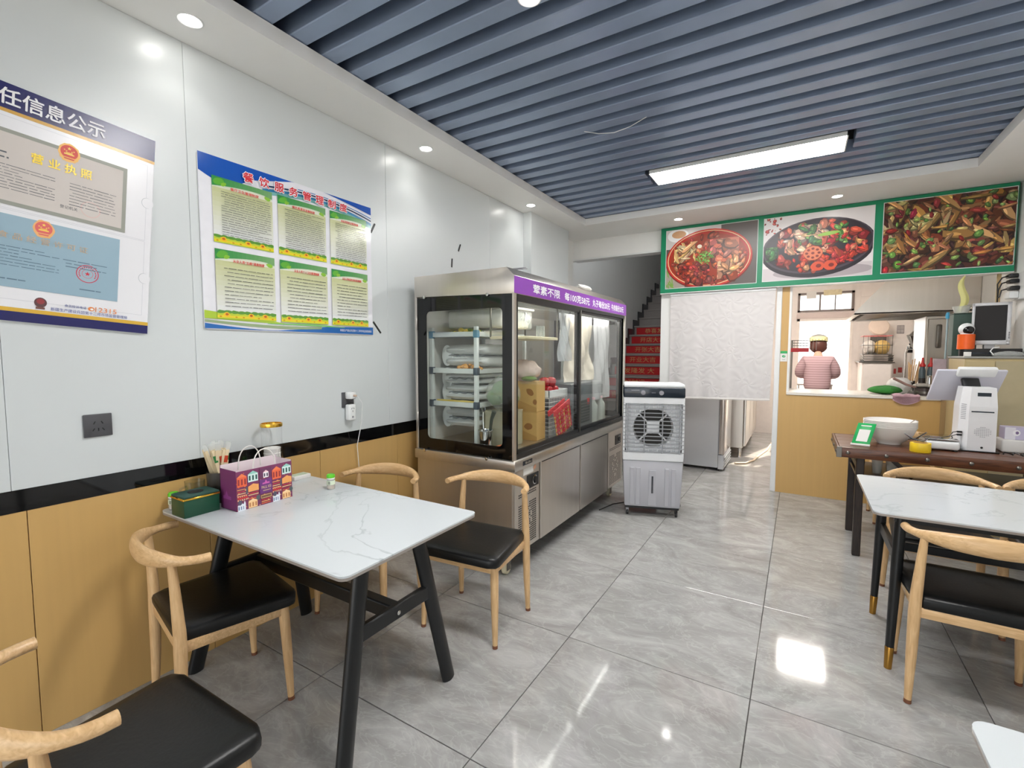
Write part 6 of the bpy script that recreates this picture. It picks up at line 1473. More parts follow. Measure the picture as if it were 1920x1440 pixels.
g = G(); g.grid(leafn, 6, 20); m = len(g.v); g.v += [(a, b + 0.0015, cc) for a, b, cc in g.v]; g.f += [tuple(i + m for i in reversed(q)) for q in g.f]
tag(put('corn_husk', g, M('husk_yellow', (208, 204, 134), 0.6, var=0.12, stretch=(8, 1, 0.5)), base=(1.13, 5.345, 1.765), ang=80), 'tall pale yellow husk standing in the clear plastic tub', 'husk')
t = thing('canister', 'bright orange round canister on the tan cabinet, left of the monitor', 'canister', (1.12, 5.15, MZ))
put('base', G().box(1.075, 1.125, 5.02, 5.06, MZ, MZ + 0.04, 0.002), PAPERW, t) if False else None
put('pedestal', G().lathe([(0.04, 0), (0.04, 0.055)], (1.135, 5.14, MZ), 20), BPLAST, t)
put('canister_wall', G().lathe([(0.05, 0.055), (0.053, 0.057), (0.053, 0.172), (0.05, 0.175), (0.0005, 0.175)], (1.135, 5.14, MZ), 30), M('orange_plastic', (236, 96, 20), 0.35), t)
t = thing('dome_camera', 'white dome camera with a black ball eye on the orange canister', 'camera', (1.135, 5.14, MZ + 0.1755))
put('shell', G().ball((1.135, 5.145, MZ + 0.215), (0.05, 0.045, 0.05), 22, 14), WPLAST, t)
put('lens_ball', G().ball((1.14, 5.118, MZ + 0.208), (0.036, 0.028, 0.034), 20, 12), BLACKG, t)
put('stand_ring', G().lathe([(0.038, 0), (0.036, 0.008), (0.0005, 0.008)], (1.135, 5.14, MZ + 0.1755), 20), WPLAST, t)
t = thing('cloth_bag', 'crumpled white plastic bag on the tan cabinet below the monitor', 'bag', (1.37, 5.05, MZ))
put('bag', G().ball((1.355, 5.03, MZ + 0.016), (0.09, 0.035, 0.022), 20, 10, lambda a, b: 1 + 0.12 * math.sin(5 * a + 2 * b)), CLEARP, t, ang=80)
put('cord_loop', G().tube([(1.27, 5.02, MZ + 0.012), (1.25, 5.02, MZ + 0.04), (1.265, 5.02, MZ + 0.065), (1.30, 5.03, MZ + 0.07)], 0.004, 8), WPLAST, t)
tag(put('small_card', G().box(1.098, 1.14, 5.0, 5.02, MZ, MZ + 0.034, 0.002), PAPERW, base=(1.12, 5.01, MZ)), 'small white card standing at the left front corner of the tan cabinet', 'card')
tag(put('photo_card', G().box(1.005, 1.095, 5.478, 5.49, 1.03, 1.37, 0.002), M('mauve_print', (176, 160, 166), 0.4, var=0.3, scale=14), base=(1.05, 5.48, 1.03)), 'mauve printed card leaning beside the tan cabinet on the serving ledge', 'card')
t = thing('steel_pole', 'thin pale steel pole with a blue cap left of the orange canister', 'pole', (1.08, 5.46, 1.03))
put('pole', G().tube([(1.09, 5.515, 1.031), (1.09, 5.515, 1.72)], 0.008, 10), M('pale_pole', (170, 186, 190), 0.3, metal=0.5), t)
put('cap', G().lathe([(0.014, 0), (0.016, 0.03), (0.009, 0.055), (0.0005, 0.056)], (1.09, 5.515, 1.72), 12), M('cap_blue', (70, 160, 200), 0.4), t)
# power strip on the right wall
t = thing('power_strip', 'white power strip full of black plugs high on the right wall beside the sign', 'power strip', (XR, 5.30, 1.95))
put('strip', G().box(XR - 0.03, XR - 0.0005, 5.12, 5.38, 1.84, 2.05, 0.004), WPLAST, t)
for k, z in enumerate((2.03, 1.985, 1.93)):
    o = put('plug', G().box(XR - 0.085, XR - 0.03, 5.24 - 0.02 * k, 5.33 - 0.02 * k, z - 0.016, z + 0.016, 0.008, 2), BPLAST, t)
    put('cord', G().tube([(XR - 0.085, 5.28, z), (XR - 0.115, 5.28, z - 0.01), (XR - 0.14 + 0.008 * k, 5.28, z - 0.06), (XR - 0.13, 5.3, 1.86), (XR - 0.12, 5.33, 1.76)], 0.005, 8), BPLAST, o)
put('adapter', G().box(XR - 0.085, XR - 0.03, 5.22, 5.32, 1.85, 1.905, 0.005), WPLAST, t)
put('conduit', G().box(XR - 0.10, XR - 0.075, 5.45, 5.469, 1.6, 2.075, 0.003), M('tan_conduit', (190, 164, 120), 0.5), t)

# ------------------------------------------------------------------ things on the serving ledge
LZ = 1.0305
def drape(name, c, r, mat, label, cat, fn):
    tag(put(name, G().ball(c, r, 28, 14, fn), mat, base=(c[0], c[1], LZ), ang=80), label, cat)
drape('green_cloth', (0.705, 5.70, LZ + 0.03), (0.125, 0.12, 0.046), M('green_towel', (44, 120, 44), 0.9, bump=0.3, scale=80), 'crumpled green cloth on the serving ledge', 'cloth', lambda a, b: (1 + 0.1 * math.sin(4 * a + 1) + 0.05 * math.sin(9 * a)) * (1 if b > 0 else 1 - 0.35 * min(1, -b)))
drape('white_bag', (0.835, 5.86, LZ + 0.09), (0.095, 0.08, 0.10), Film('white_bag_film', (240, 236, 232), 0.85, 0.3), 'upright white plastic bag behind the green cloth', 'bag', lambda a, b: (1 - 0.3 * max(0, b)) * (1 + 0.06 * math.sin(9 * a)))
PKC = M('pink_towel', (196, 160, 170), 0.9, bump=0.3, scale=90)
t = thing('dish_cloth', 'dusty pink cloth hanging over the front edge of the serving ledge', 'cloth', (0.82, 5.46, 1.0))
def fc(u, v):
    x = 0.735 + 0.19 * u; q = v * 0.17
    if q < 0.09: y, z = 5.54 - q, LZ + 0.004 + 0.012 * abs(math.sin(u * 7)) * (1 - q * 4)
    else: y, z = 5.452 - 0.006 * math.sin(u * 9), LZ + 0.004 - (q - 0.09) * (0.5 + 0.5 * math.sin(PI * u))
    return (x, y - 0.002 * math.sin(u * 15), z)
g = G(); g.grid(fc, 24, 16); m = len(g.v); g.v += [(a, b, cc + 0.006) for a, b, cc in g.v]; g.f += [tuple(i + m for i in reversed(q)) for q in g.f]
put('cloth', g, PKC, t, ang=80)
t = thing('saucepan', 'dark saucepan with long wooden handle on the serving ledge', 'pan', (0.99, 5.7, LZ))
put('pan', G().lathe([(0.07, 0), (0.078, 0.004), (0.08, 0.07), (0.082, 0.072), (0.078, 0.072), (0.075, 0.008), (0.0005, 0.008)], (0.995, 5.68, LZ), 28), M('dark_enamel', (66, 56, 54), 0.3), t)
put('steel_band', G().lathe([(0.0805, 0.02), (0.0815, 0.021), (0.0815, 0.04), (0.0805, 0.041)], (0.995, 5.68, LZ), 28, cap=False), STEELD, t)
put('handle', G().tube([(0.93, 5.66, LZ + 0.07), (0.85, 5.64, LZ + 0.10), (0.755, 5.62, LZ + 0.155)], [0.007, 0.011, 0.012], 10), M('mauve_wood', (150, 118, 110), 0.5), t)
put('ear', G().torus((1.085, 5.68, LZ + 0.05), 0.02, 0.005, (0, 1, 0), 16, 6), BPLAST, t)
t = thing('rag_heap', 'heap of greyish wrung cloths lying on the saucepan rim', 'cloth', (1.0, 5.72, LZ + 0.073))
put('rag', G().ball((0.975, 5.70, LZ + 0.088), (0.06, 0.05, 0.02), 18, 10, lambda a, b: 1 + 0.15 * math.sin(5 * a)), M('grey_rag', (176, 168, 158), 0.9), t, ang=80)
put('rag', G().ball((1.03, 5.69, LZ + 0.085), (0.04, 0.05, 0.016), 16, 10, lambda a, b: 1 + 0.12 * math.sin(4 * a)), M('grey_rag_b', (196, 190, 180), 0.9), t, ang=80)
for k, (x, q) in enumerate(((1.0, 'left'), (1.06, 'right'))):
    t = thing('squeeze_bottle', 'dark squeeze bottle with red pointed cap on the serving ledge, ' + q + ' of two', 'bottle', (x, 5.86, LZ), group='red capped squeeze bottles')
    put('bottle', G().lathe([(0.024, 0), (0.026, 0.004), (0.026, 0.22), (0.02, 0.25), (0.018, 0.26), (0.0005, 0.26)], (x, 5.86, LZ), 18), M('bottle_teal', (76, 88, 92), 0.3), t)
    put('cap', G().lathe([(0.024, 0.26), (0.026, 0.268), (0.022, 0.28), (0.01, 0.30), (0.007, 0.345), (0.0005, 0.347)], (x, 5.86, LZ), 18), M('cap_red', (186, 40, 36), 0.4), t)
    put('label_band', G().lathe([(0.0265, 0.06), (0.0267, 0.062), (0.0267, 0.15), (0.0265, 0.152)], (x, 5.86, LZ), 18, cap=False), M('dark_label', (46, 40, 36), 0.4), t)
t = thing('chopstick_jar', 'steel jar crammed with long wooden chopsticks on the serving ledge', 'jar', (0.94, 5.92, LZ))
put('jar', G().lathe([(0.04, 0), (0.042, 0.004), (0.042, 0.12), (0.038, 0.12), (0.038, 0.006), (0.0005, 0.006)], (0.935, 5.94, LZ), 20), CHROME, t)
R = random.Random(4)
for k in range(16):
    a = R.random() * 6.28; r = R.uniform(0.003, 0.03)
    p0 = Vector((0.935 + r * math.cos(a), 5.94 + r * math.sin(a), LZ + 0.008)); p1 = p0 + Vector((0.03 * math.cos(a) + R.uniform(0, 0.04), 0.03 * math.sin(a), R.uniform(0.25, 0.33)))
    put('chopstick', G().tube([p0, p1], [0.003, 0.004], 6), WOOD, t)
t = thing('steel_jug', 'small shiny steel jug between the squeeze bottles and the saucepan', 'jug', (1.045, 5.78, LZ))
put('jug', G().lathe([(0.028, 0), (0.03, 0.004), (0.03, 0.12), (0.022, 0.16), (0.026, 0.18), (0.022, 0.18), (0.018, 0.16), (0.0005, 0.15)], (1.045, 5.785, LZ + 0.0), 20), CHROME, t)
put('handle', G().torus((1.077, 5.785, LZ + 0.09), 0.028, 0.005, (0, 1, 0), 16, 6), BLACKM, t)

# ------------------------------------------------------------------ kitchen, seen through the window and under the curtain
t = thing('white_fridge', 'white chest-high fridge seen from its side below the door curtain', 'fridge', (-1.0, 6.3, 0))
FW = M('fridge_white', (206, 208, 212), 0.35, var=0.01)
put('body', G().box(-1.245, -0.80, 6.06, 6.70, 0.035, 1.62, 0.01, 2), FW, t)
dr = put('door', G().box(-0.792, -0.735, 6.06, 6.70, 0.20, 1.62, 0.012, 2), M('fridge_door_steel', (196, 186, 178), 0.2, metal=0.7), t)
put('door_gasket', G().box(-0.801, -0.79, 6.07, 6.69, 0.2, 1.61), GPLAST, t, smooth=False)
kg = put('kick_grille', G().box(-0.80, -0.735, 6.065, 6.695, 0.02, 0.195, 0.008, 2), FW, t)
for k in range(4): put('grille_rib', G().box(-0.736, -0.722, 6.10, 6.66, 0.045 + k * 0.035, 0.062 + k * 0.035, 0.004), FW, kg)
for a, b in ((-1.2, 6.1), (-0.8, 6.09), (-1.2, 6.65), (-0.8, 6.66)): put('foot', G().lathe([(0.018, 0), (0.018, 0.04)], (a, b, 0), 10), BPLAST, t)
t = thing('steel_worktable', 'long stainless steel worktable fridge beyond the white fridge', 'worktable', (-0.9, 8.0, 0))
put('body', G().box(-1.245, -0.62, 7.0, 8.9, 0.13, 0.83, 0.004), STEEL, t, smooth=False)
put('worktop', G().box(-1.25, -0.55, 6.98, 8.95, 0.83, 0.875, 0.006), STEEL, t)
for y0, y1 in ((7.05, 7.62), (7.66, 8.22), (8.26, 8.86)):
    d = put('door', G().box(-0.618, -0.59, y0, y1, 0.15, 0.81, 0.004), STEEL, t)
    put('grip', G().box(-0.592, -0.585, y0 + 0.02, y1 - 0.02, 0.78, 0.80), BLACKM, d, smooth=False)
for a in (-1.2, -0.66):
    for b in (7.05, 8.85): put('leg', G().lathe([(0.024, 0), (0.02, 0.02), (0.022, 0.13)], (a, b, 0), 12), CHROME, t)
tag(put('floor_hose', G().tube([(-0.66, 6.55, 0.012), (-0.55, 6.62, 0.012), (-0.47, 6.85, 0.012), (-0.42, 7.3, 0.012), (-0.36, 7.7, 0.012), (-0.33, 8.3, 0.012), (-0.30, 8.9, 0.012)], 0.012, 10), M('cream_hose', (226, 204, 176), 0.5), base=(-0.45, 7.4, 0)), 'cream hose lying on the kitchen floor beside the steel worktable', 'hose')
# hood
t = thing('extractor_hood', 'big stainless steel extractor hood hanging over the kitchen right wall', 'extractor hood', (1.0, 7.0, 1.83))
hx0, hy0, hy1, hz = 0.485, 6.25, 7.70, 1.832
prof = [(hx0, hz), (XR - 0.004, hz), (XR - 0.004, 2.6), (0.98, 2.6), (0.965, 2.45), (hx0 + 0.012, hz + 0.03)]
g = G(); nP = len(prof)
prof = [(hx0, hz + 0.0), (hx0, hz + 0.02), (0.95, 2.42), (0.95, 2.66), (XR - 0.004, 2.66), (XR - 0.004, hz)]
nP = len(prof)
vs = [(a, hy0, b) for a, b in prof] + [(a + (0.075 if a < 1.2 else 0), hy1, b) for a, b in prof]
fs = [tuple(range(nP)), tuple(range(2 * nP - 1, nP - 1, -1))] + [(i, i + 1, nP + i + 1, nP + i) for i in range(nP - 2)] + [(nP - 2, nP - 1, 2 * nP - 1, 2 * nP - 2)]
put('canopy', G().add(vs, fs), STEEL, t, smooth=False)
put('rim_gutter', G().box(hx0, hx0 + 0.05, hy0, hy1, hz - 0.001, hz + 0.012).box(hx0, XR - 0.004, hy0, hy0 + 0.05, hz - 0.001, hz + 0.012).box(hx0, XR - 0.004, hy1 - 0.05, hy1, hz - 0.001, hz + 0.012), STEEL, t, smooth=False)
for k in range(4): put('filter', G().obox((0.98 , hy0 + 0.20 + k * 0.35, hz + 0.05), (0, 1, 0), Vector((1, 0, 0.1)).normalized(), Vector((-0.1, 0, 1)).normalized(), 0.165, 0.40, 0.01), STEELD, t, smooth=False)
# steamer cabinet under hood
t = thing('steamer_cabinet', 'upright steel steamer cabinet with an oval handle under the extractor hood', 'steamer', (1.28, 6.6, 0))
put('body', G().box(1.10, XR - 0.006, 6.42, 7.0, 0.08, 1.80, 0.006), STEEL, t, smooth=False)
d = put('door', G().box(1.115, XR - 0.015, 6.395, 6.42, 0.3, 1.77, 0.006), STEEL, t)
put('handle', G().box(1.18, 1.225, 6.37, 6.395, 1.47, 1.71, 0.018, 3), STEELD, d)
for a in (1.14, XR - 0.05):
    for b in (6.46, 6.95): put('leg', G().lathe([(0.02, 0), (0.02, 0.085)], (a, b, 0), 10), CHROME, t)
# wok range
t = thing('wok_range', 'steel wok range along the kitchen right wall below the extractor hood', 'stove', (1.0, 7.4, 0))
put('body', G().box(0.78, XR - 0.006, 7.04, 8.4, 0.0, 0.82, 0.005), STEEL, t, smooth=False)
put('splash_back', G().box(XR - 0.05, XR - 0.006, 7.04, 8.4, 0.82, 1.2), STEEL, t, smooth=False)
for y in (7.4, 8.0): put('burner_ring', G().torus((1.1, y, 0.83), 0.19, 0.022, (0, 0, 1), 28, 8), BLACKM, t)
t = thing('faucet', 'tall swan-neck kitchen tap over the wok range', 'tap', (1.06, 7.1, 0.82))
put('spout', G().tube([(1.06, 7.12, 0.82), (1.06, 7.12, 1.42), (1.065, 7.11, 1.455), (1.09, 7.10, 1.465), (1.24, 7.08, 1.462), (1.27, 7.08, 1.44)], 0.011, 10), CHROME, t)
put('valve', G().ball((1.085, 7.1, 1.50), (0.012, 0.012, 0.03), 10, 8), CHROME, t)
# dark board and hand sprayer
t = thing('wall_board', 'dark brown angular splash board fixed under the hood behind the tap', 'board', (1.3, 7.3, 1.4))
put('board', G().prism([(1.16, 1.47), (1.36, 1.44), (1.36, 1.62), (1.12, 1.62)], 7.30, 7.32, 'y', 0.003), M('brown_board', (112, 96, 88), 0.4), t, smooth=False)
put('edge', G().obox((1.13, 7.295, 1.53), Vector((0.35, 0, -0.94)).normalized(), (0, 1, 0), Vector((0.94, 0, 0.35)).normalized(), 0.11, 0.008, 0.012), PAPERW, t, smooth=False)
put('bracket', G().box(1.10, 1.16, 7.30, 7.36, 1.42, 1.50, 0.006), BPLAST, t)
put('post', G().box(1.34, 1.36, 7.32, 7.34, 0.82, 1.45), CHROME, t, smooth=False)
put('shelf_plate', G().prism([(1.10, 1.62), (1.36, 1.62), (1.36, 1.72), (1.19, 1.73)], 7.325, 7.335, 'y'), STEEL, t, smooth=False)
t = thing('wall_switch', 'grey rocker switch plate on the kitchen back wall right of the cupboard', 'switch', (1.31, KY, 1.8))
put('plate', G().box(1.275, 1.365, KY - 0.012, KY - 0.0085, 1.715, 1.845, 0.003), M('switch_grey', (150, 144, 144), 0.4), t, smooth=False)
for k in range(4): put('rocker', G().box(1.283 + 0.039 * (k % 2), 1.317 + 0.039 * (k % 2), KY - 0.015, KY - 0.012, 1.725 + 0.06 * (k // 2), 1.775 + 0.06 * (k // 2), 0.002), M('rocker_grey', (176, 170, 168), 0.4), t, smooth=False)
for k, x in enumerate((1.262, 1.315)):
    tag(put('red_sticker', G().box(x, x + (0.03 if k == 0 else 0.05), KY - 0.010, KY - 0.0082, 1.09 + 0.02 * k, 1.17 + 0.02 * k, 0.0005), M('sticker_red', (190, 70, 66), 0.5), base=(x, KY - 0.009, 1.1), smooth=False), ['narrow red sticker on the kitchen back wall, left of two', 'wider red sticker on the kitchen back wall, right of two'][k], 'sticker')
# white cupboard with racks on it
t = thing('white_cupboard', 'white kitchen cupboard with a steel top beside the back door', 'cupboard', (1.0, 9.1, 0))
put('body', G().box(0.80, 1.16, 8.75, KY - 0.012, 0.04, 1.27, 0.005), M('cupboard_white', (230, 222, 216), 0.3), t, smooth=False)
for y0, y1 in ((0.06, 0.64), (0.66, 1.25)): put('door', G().box(0.815, 1.145, 8.732, 8.75, y0, y1, 0.004), M('cupboard_door', (232, 224, 218), 0.25), t, smooth=False)
put('top_plate', G().box(0.76, 1.18, 8.72, KY - 0.012, 1.27, 1.285, 0.003), STEELD, t, smooth=False)
put('plinth', G().box(0.83, 1.13, 8.80, 9.3, 0, 0.04), BPLAST, t, smooth=False)
for k in range(3):
    t = thing('baking_tray', ['lowest', 'middle', 'topmost'][k] + ' of the flat steel trays stacked on the white cupboard', 'tray', (0.98, 9.0, 1.286 + k * 0.034), group='steel trays on the cupboard')
    z = 1.286 + k * 0.034
    put('tray', G().prism([(0.82, z), (1.16, z), (1.175, z + 0.03), (1.165, z + 0.03), (1.155, z + 0.006), (0.825, z + 0.006), (0.815, z + 0.03), (0.805, z + 0.03)], 8.78, 9.2, 'y'), STEELD, t, smooth=False)
t = thing('dish_crate', 'wire dish crate with red top bar full of wrapped food on the steel trays', 'crate', (0.97, 9.0, 1.389))
z0 = 1.3895
for z in (z0 + 0.005, z0 + 0.14, z0 + 0.28):
    put('rail', G().box(0.80, 1.15, 8.755, 8.765, z - 0.005, z + 0.005).box(0.80, 1.15, 9.195, 9.205, z - 0.005, z + 0.005).box(0.80, 0.81, 8.755, 9.205, z - 0.005, z + 0.005).box(1.14, 1.15, 8.755, 9.205, z - 0.005, z + 0.005), M('crate_red', (206, 120, 116), 0.4) if z > z0 + 0.2 else STEELD, t, smooth=False)
for k in range(7): put('wire', G().box(0.80 + k * 0.057, 0.806 + k * 0.057, 8.757, 8.763, z0, z0 + 0.285), STEELD, t, smooth=False)
put('food_bag', G().ball((1.04, 8.92, z0 + 0.11), (0.10, 0.13, 0.10), 18, 12, lambda a, b: 1 + 0.1 * math.sin(5 * a + 3 * b)), M('yellow_food', (232, 196, 120), 0.5, bump=0.4), t, ang=80)
put('food_bag', G().ball((0.89, 8.92, z0 + 0.11), (0.085, 0.13, 0.10), 18, 12, lambda a, b: 1 + 0.1 * math.sin(4 * a + 2 * b)), M('white_food', (240, 234, 226), 0.4, bump=0.3), t, ang=80)
tag(put('bamboo_tray', G().lathe([(0.0005, 0.0), (0.13, 0.0), (0.135, 0.012), (0.12, 0.03), (0.0005, 0.045)], (1.03, 9.22, 1.815), 30, Vector((0.1, -1, 0.25))), M('bamboo_pale', (232, 212, 196), 0.6), base=(1.03, 9.22, 1.68)), 'pale round bamboo tray leaning on the wall above the dish crate', 'tray')
put('support', G().box(0.93, 1.13, 9.21, 9.25, 1.40, 1.69), STEELD, t, smooth=False)
# small shelf at left of window with red edge
t = thing('spice_rack', 'small wall rack with red edged shelf at the left side of the kitchen window', 'rack', (0.0, 6.1, 1.45))
RXa, RXb, RYc = -0.09, 0.085, 6.25
put('shelf', G().box(RXa, RXb, RYc, RYc + 0.12, 1.445, 1.452), STEEL, t, smooth=False)
put('red_edge', G().box(RXa, RXb, RYc - 0.004, RYc, 1.43, 1.475), M('red_tape', (190, 40, 50), 0.4), t, smooth=False)
for z in (1.50, 1.53, 1.56): put('rail', G().box(RXa, RXb, RYc - 0.002, RYc + 0.003, z - 0.004, z + 0.004), STEELD, t, smooth=False)
for k in range(9): put('wire', G().box(RXa + k * 0.03, RXa + 0.004 + k * 0.03, RYc - 0.002, RYc + 0.003, 1.45, 1.56), STEELD, t, smooth=False)
put('bracket_post', G().box(RXa, RXa + 0.02, RYc, RYc + 0.02, 0.88, 1.56).box(RXa, RXa + 0.02, RYc + 0.1, RYc + 0.12, 0.88, 1.56), STEELD, t, smooth=False)
put('bracket_base', G().box(RXa - 0.03, RXb, RYc - 0.02, RYc + 0.14, 0.0, 0.88, 0.004), STEEL, t, smooth=False)
# back door and transom window
DF = M('door_frame_white', (236, 228, 220), 0.4)
d = struct('door_1', G().box(-0.06, -0.02, KY - 0.01, KY + 0.17, 0, 1.99).box(0.68, 0.72, KY - 0.01, KY + 0.17, 0, 1.99).box(-0.06, 0.72, KY - 0.01, KY + 0.17, 1.95, 1.99), DF, smooth=False)
put('door_leaf', G().box(0.70, 0.735, KY + 0.17, KY + 0.88, 0.02, 1.94, 0.004), DF, d, smooth=False)
wn = struct('window_1', G().box(-0.06, -0.025, KY - 0.012, KY + 0.16, 2.10, 2.42).box(0.685, 0.72, KY - 0.012, KY + 0.16, 2.10, 2.42).box(-0.06, 0.72, KY - 0.012, KY + 0.16, 2.385, 2.42).box(-0.06, 0.72, KY - 0.012, KY + 0.16, 2.10, 2.13), M('window_frame_dark', (120, 106, 100), 0.4), smooth=False)
put('mullion', G().box(0.245, 0.27, KY, KY + 0.12, 2.13, 2.385), MATS['window_frame_dark'], wn, smooth=False)
put('mullion', G().box(0.46, 0.475, KY, KY + 0.12, 2.13, 2.385), MATS['window_frame_dark'], wn, smooth=False)
for a, b in ((-0.025, 0.245), (0.27, 0.46), (0.475, 0.685)): put('pane', G().box(a, b, KY + 0.05, KY + 0.054, 2.13, 2.385), PANE, wn, smooth=False)
put('notice_paper', G().box(0.06, 0.20, KY - 0.02, KY - 0.013, 2.32, 2.44), PAPERW, wn, smooth=False)
put('notice_paper', G().box(0.30, 0.55, KY - 0.02, KY - 0.013, 2.36, 2.45), M('flower_paper', (226, 214, 176), 0.5, var=0.3, scale=30), wn, smooth=False)
put('lintel_board', G().box(-0.07, 0.73, KY - 0.02, KY - 0.001, 1.99, 2.09), M('lintel_mauve', (206, 190, 184), 0.4), wn, smooth=False)

# ------------------------------------------------------------------ the cook
def skin_mesh(name, verts, edges, radii, mat, parent, sub=2, root=0):
    me = bpy.data.meshes.new(name)
    b = BASE.get(parent.name, (0, 0, 0))
    me.from_pydata([(v[0] - b[0], v[1] - b[1], v[2] - b[2]) for v in verts], edges, [])
    o = bpy.data.objects.new(name, me); COL.objects.link(o)
    md = o.modifiers.new('skin', 'SKIN'); md.use_smooth_shade = True
    if not me.skin_vertices:
        me.skin_vertices.new() if hasattr(me.skin_vertices, 'new') else None
    for i, r in enumerate(radii):
        sv = me.skin_vertices[0].data[i]; sv.radius = r if isinstance(r, tuple) else (r, r); sv.use_root = (i == root)
    if sub: sm = o.modifiers.new('sub', 'SUBSURF'); sm.levels = sub; sm.render_levels = sub
    bpy.context.view_layer.update()
    me2 = bpy.data.meshes.new_from_object(o.evaluated_get(bpy.context.evaluated_depsgraph_get()))
    bpy.data.objects.remove(o); bpy.data.meshes.remove(me)
    me2.name = name; me2.materials.clear(); me2.materials.append(mat)
    me2.polygons.foreach_set('use_smooth', [True] * len(me2.polygons))
    o = bpy.data.objects.new(name, me2); COL.objects.link(o); o.parent = parent; BASE[o.name] = b
    return o
PX, PY = 0.235, 8.45
t = thing('person', 'person seen from behind in pink striped sweater and pale cap, head bowed, in the kitchen', 'person', (PX, PY, 0))
SKIN = M('skin', (226, 172, 146), 0.5, var=0.03)
V = []; E_ = []; Rr = []
def j(x, y, z, r, par=None):
    V.append((PX + x, PY + y, z)); Rr.append(r)
    if par is not None: E_.append((par, len(V) - 1))
    return len(V) - 1
pel = j(0, 0, 0.86, (0.13, 0.10)); wst = j(0, 0.02, 1.02, (0.115, 0.085), pel); che = j(0, 0.03, 1.24, (0.125, 0.09), wst)
nb = j(0, 0.05, 1.385, (0.06, 0.055), che); nk = j(0, 0.075, 1.45, 0.05, nb)
for s in (-1, 1):
    sh = j(s * 0.155, 0.035, 1.325, 0.055, che); el = j(s * 0.222, 0.06, 1.10, 0.042, sh); wr_ = j(s * 0.12, 0.30, 1.06, 0.028, el); pm = j(s * 0.095, 0.365, 1.05, (0.034, 0.018), wr_)
    for q, (dx, l) in enumerate(((-0.024, 0.05), (-0.008, 0.06), (0.008, 0.056), (0.022, 0.044))):
        k1 = j(s * 0.09 + dx, 0.365 + l * 0.7, 1.045, 0.0095, pm); k2 = j(s * 0.09 + dx, 0.365 + l * 1.15, 1.02, 0.0085, k1); j(s * 0.09 + dx, 0.365 + l * 1.2, 0.995, 0.0075, k2)
    th1 = j(s * 0.06, 0.355, 1.035, 0.011, pm); j(s * 0.045, 0.385, 1.02, 0.009, th1)
    hp = j(s * 0.09, 0.0, 0.80, 0.085, pel); kn = j(s * 0.095, 0.01, 0.47, 0.055, hp); an = j(s * 0.10, -0.01, 0.09, 0.036, kn); j(s * 0.105, 0.05, 0.04, 0.036, an); j(s * 0.11, 0.15, 0.032, 0.03, len(V) - 1)
body = skin_mesh('body', V, E_, Rr, SKIN, t)
HX, HY, HZ = PX, PY + 0.12, 1.555
put('head', G().ball((HX, HY, HZ), (0.078, 0.096, 0.112), 24, 18, lambda a, b: 1 - 0.12 * max(0, -b) * (1 if math.sin(a) > 0 else 0.5)), SKIN, t, ang=80)
for s in (-1, 1):
    put('ear', G().ball((HX + s * 0.079, HY - 0.004, HZ - 0.012), (0.012, 0.02, 0.03), 12, 8), SKIN, t, ang=80)
    put('eye', G().ball((HX + s * 0.03, HY + 0.084, HZ - 0.005), (0.014, 0.009, 0.009), 10, 8), M('eye_white', (230, 226, 222), 0.3), t)
put('nose', G().ball((HX, HY + 0.098, HZ - 0.032), (0.014, 0.018, 0.02), 12, 8), SKIN, t, ang=80)
put('mouth', G().ball((HX, HY + 0.083, HZ - 0.066), (0.024, 0.008, 0.007), 12, 6), M('lips', (190, 110, 104), 0.4), t)
HAIR = M('brown_hair', (92, 52, 44), 0.5, var=0.2, scale=40, stretch=(6, 6, 0.6))
put('hair', G().ball((HX, HY - 0.03, HZ - 0.02), (0.112, 0.098, 0.115), 26, 16, lambda a, b: 1 + 0.03 * math.sin(11 * a) + (0.1 if b < -0.2 else 0) * abs(math.cos(a))), HAIR, t, ang=80)
hat = put('cap', G().lathe([(0.115, 0.0), (0.117, 0.0), (0.118, 0.062), (0.112, 0.062)], (HX, HY - 0.025, HZ + 0.03), 32, Vector((0, 0.18, 1)), cap=False).lathe([(0.112, 0.0), (0.114, 0.062)], (HX, HY - 0.025, HZ + 0.03), 32, Vector((0, 0.18, 1)), cap=False), M('pale_yellow_cap', (232, 228, 176), 0.6), t)
put('cap_crown', G().ball((HX, HY - 0.015, HZ + 0.085), (0.108, 0.105, 0.06), 24, 12), M('cap_grey', (150, 146, 138), 0.7), hat, ang=80)
g = G()
for k in range(5):
    a = -PI / 2 + (k - 2) * 0.36
    g.obox((HX + 0.119 * math.cos(a), HY - 0.025 + 0.119 * math.sin(a), HZ + 0.058), (-math.sin(a), math.cos(a), 0), (0, 0, 1), (math.cos(a), math.sin(a), 0), 0.010 if k % 2 == 0 else 0.006, 0.012, 0.0012)
put('cap_print', g, M('cap_ink', (190, 180, 120), 0.6), hat, smooth=False)
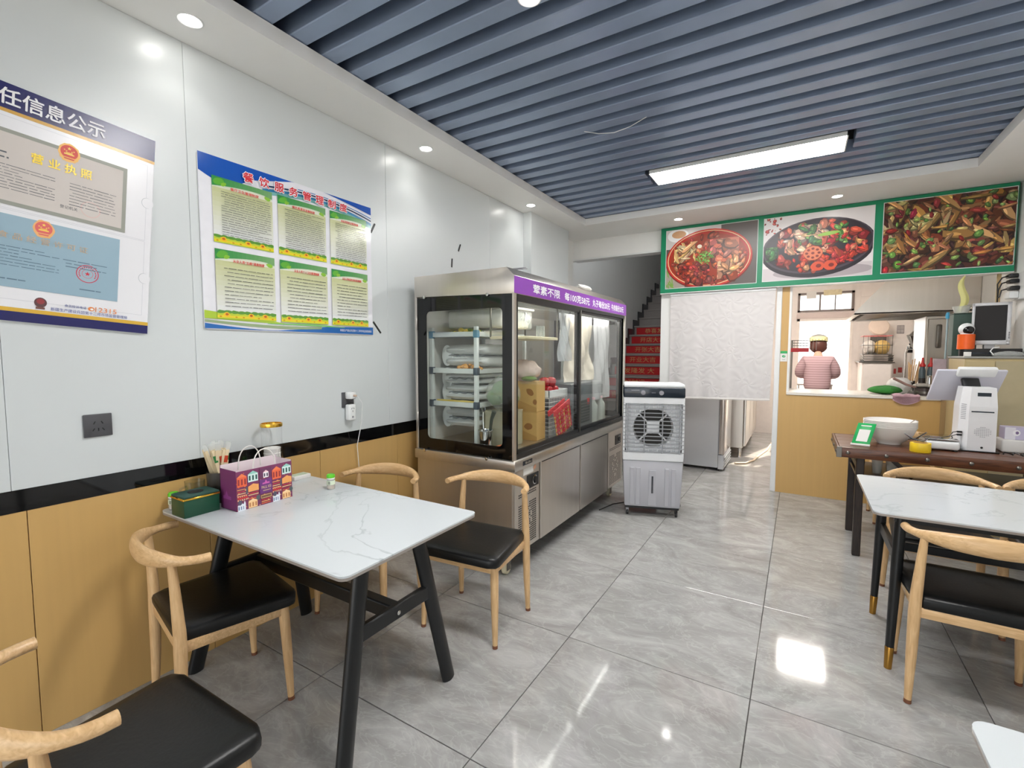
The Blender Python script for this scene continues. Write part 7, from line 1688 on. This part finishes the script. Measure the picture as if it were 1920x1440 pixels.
# sweater
sw = M('pink_sweater', (206, 162, 170), 0.85)
nt, N, L, b = nodes_of(sw)
wv = N.new('ShaderNodeTexWave'); wv.bands_direction = 'Z'; wv.inputs['Scale'].default_value = 9.0; wv.inputs['Distortion'].default_value = 0.6
tc = N.new('ShaderNodeTexCoord'); L.new(tc.outputs['Object'], wv.inputs['Vector'])
r = ramp(N, [(0.3, rgb((196, 166, 168))), (0.75, rgb((170, 138, 144)))]); L.new(wv.outputs['Fac'], r.inputs['Fac']); L.new(r.outputs['Color'], b.inputs['Base Color'])
V = []; E_ = []; Rr = []
a0 = j(0, 0.0, 0.80, (0.19, 0.14)); a1 = j(0, 0.01, 0.98, (0.19, 0.13), a0); a2 = j(0, 0.025, 1.17, (0.20, 0.13), a1); a3 = j(0, 0.04, 1.30, (0.155, 0.105), a2); a4 = j(0, 0.05, 1.365, (0.085, 0.075), a3)
for s in (-1, 1):
    b0 = j(s * 0.15, 0.035, 1.295, 0.095, a3); b1 = j(s * 0.215, 0.04, 1.19, 0.085, b0); b2 = j(s * 0.232, 0.065, 1.09, 0.078, b1); b3 = j(s * 0.18, 0.21, 1.065, 0.052, b2); j(s * 0.145, 0.27, 1.06, 0.044, b3)
skin_mesh('sweater', V, E_, Rr, sw, t)
V = []; E_ = []; Rr = []
a0 = j(0, 0.0, 0.86, (0.15, 0.115)); a1 = j(0, 0, 0.76, (0.14, 0.11), a0)
for s in (-1, 1):
    b0 = j(s * 0.09, 0.0, 0.70, 0.098, a1); b1 = j(s * 0.097, 0.01, 0.46, 0.07, b0); j(s * 0.102, -0.01, 0.10, 0.058, b1)
skin_mesh('trousers', V, E_, Rr, M('dark_trousers', (60, 56, 64), 0.8), t)
for s in (-1, 1):
    put('shoe', G().ball((PX + s * 0.105, PY + 0.06, 0.045), (0.05, 0.125, 0.045), 18, 10, lambda a, b: 1), BPLAST, t)
# worktable the cook stands at
t = thing('prep_table', 'small steel prep table in front of the cook by the back door', 'table', (PX, 8.95, 0))
put('top', G().box(-0.02, 0.45, 8.76, 9.05, 0.90, 0.93, 0.004), STEEL, t)
for a in (0.0, 0.43):
    for b in (8.78, 9.03): put('leg', G().box(a - 0.012, a + 0.012, b - 0.012, b + 0.012, 0, 0.90), STEEL, t, smooth=False)
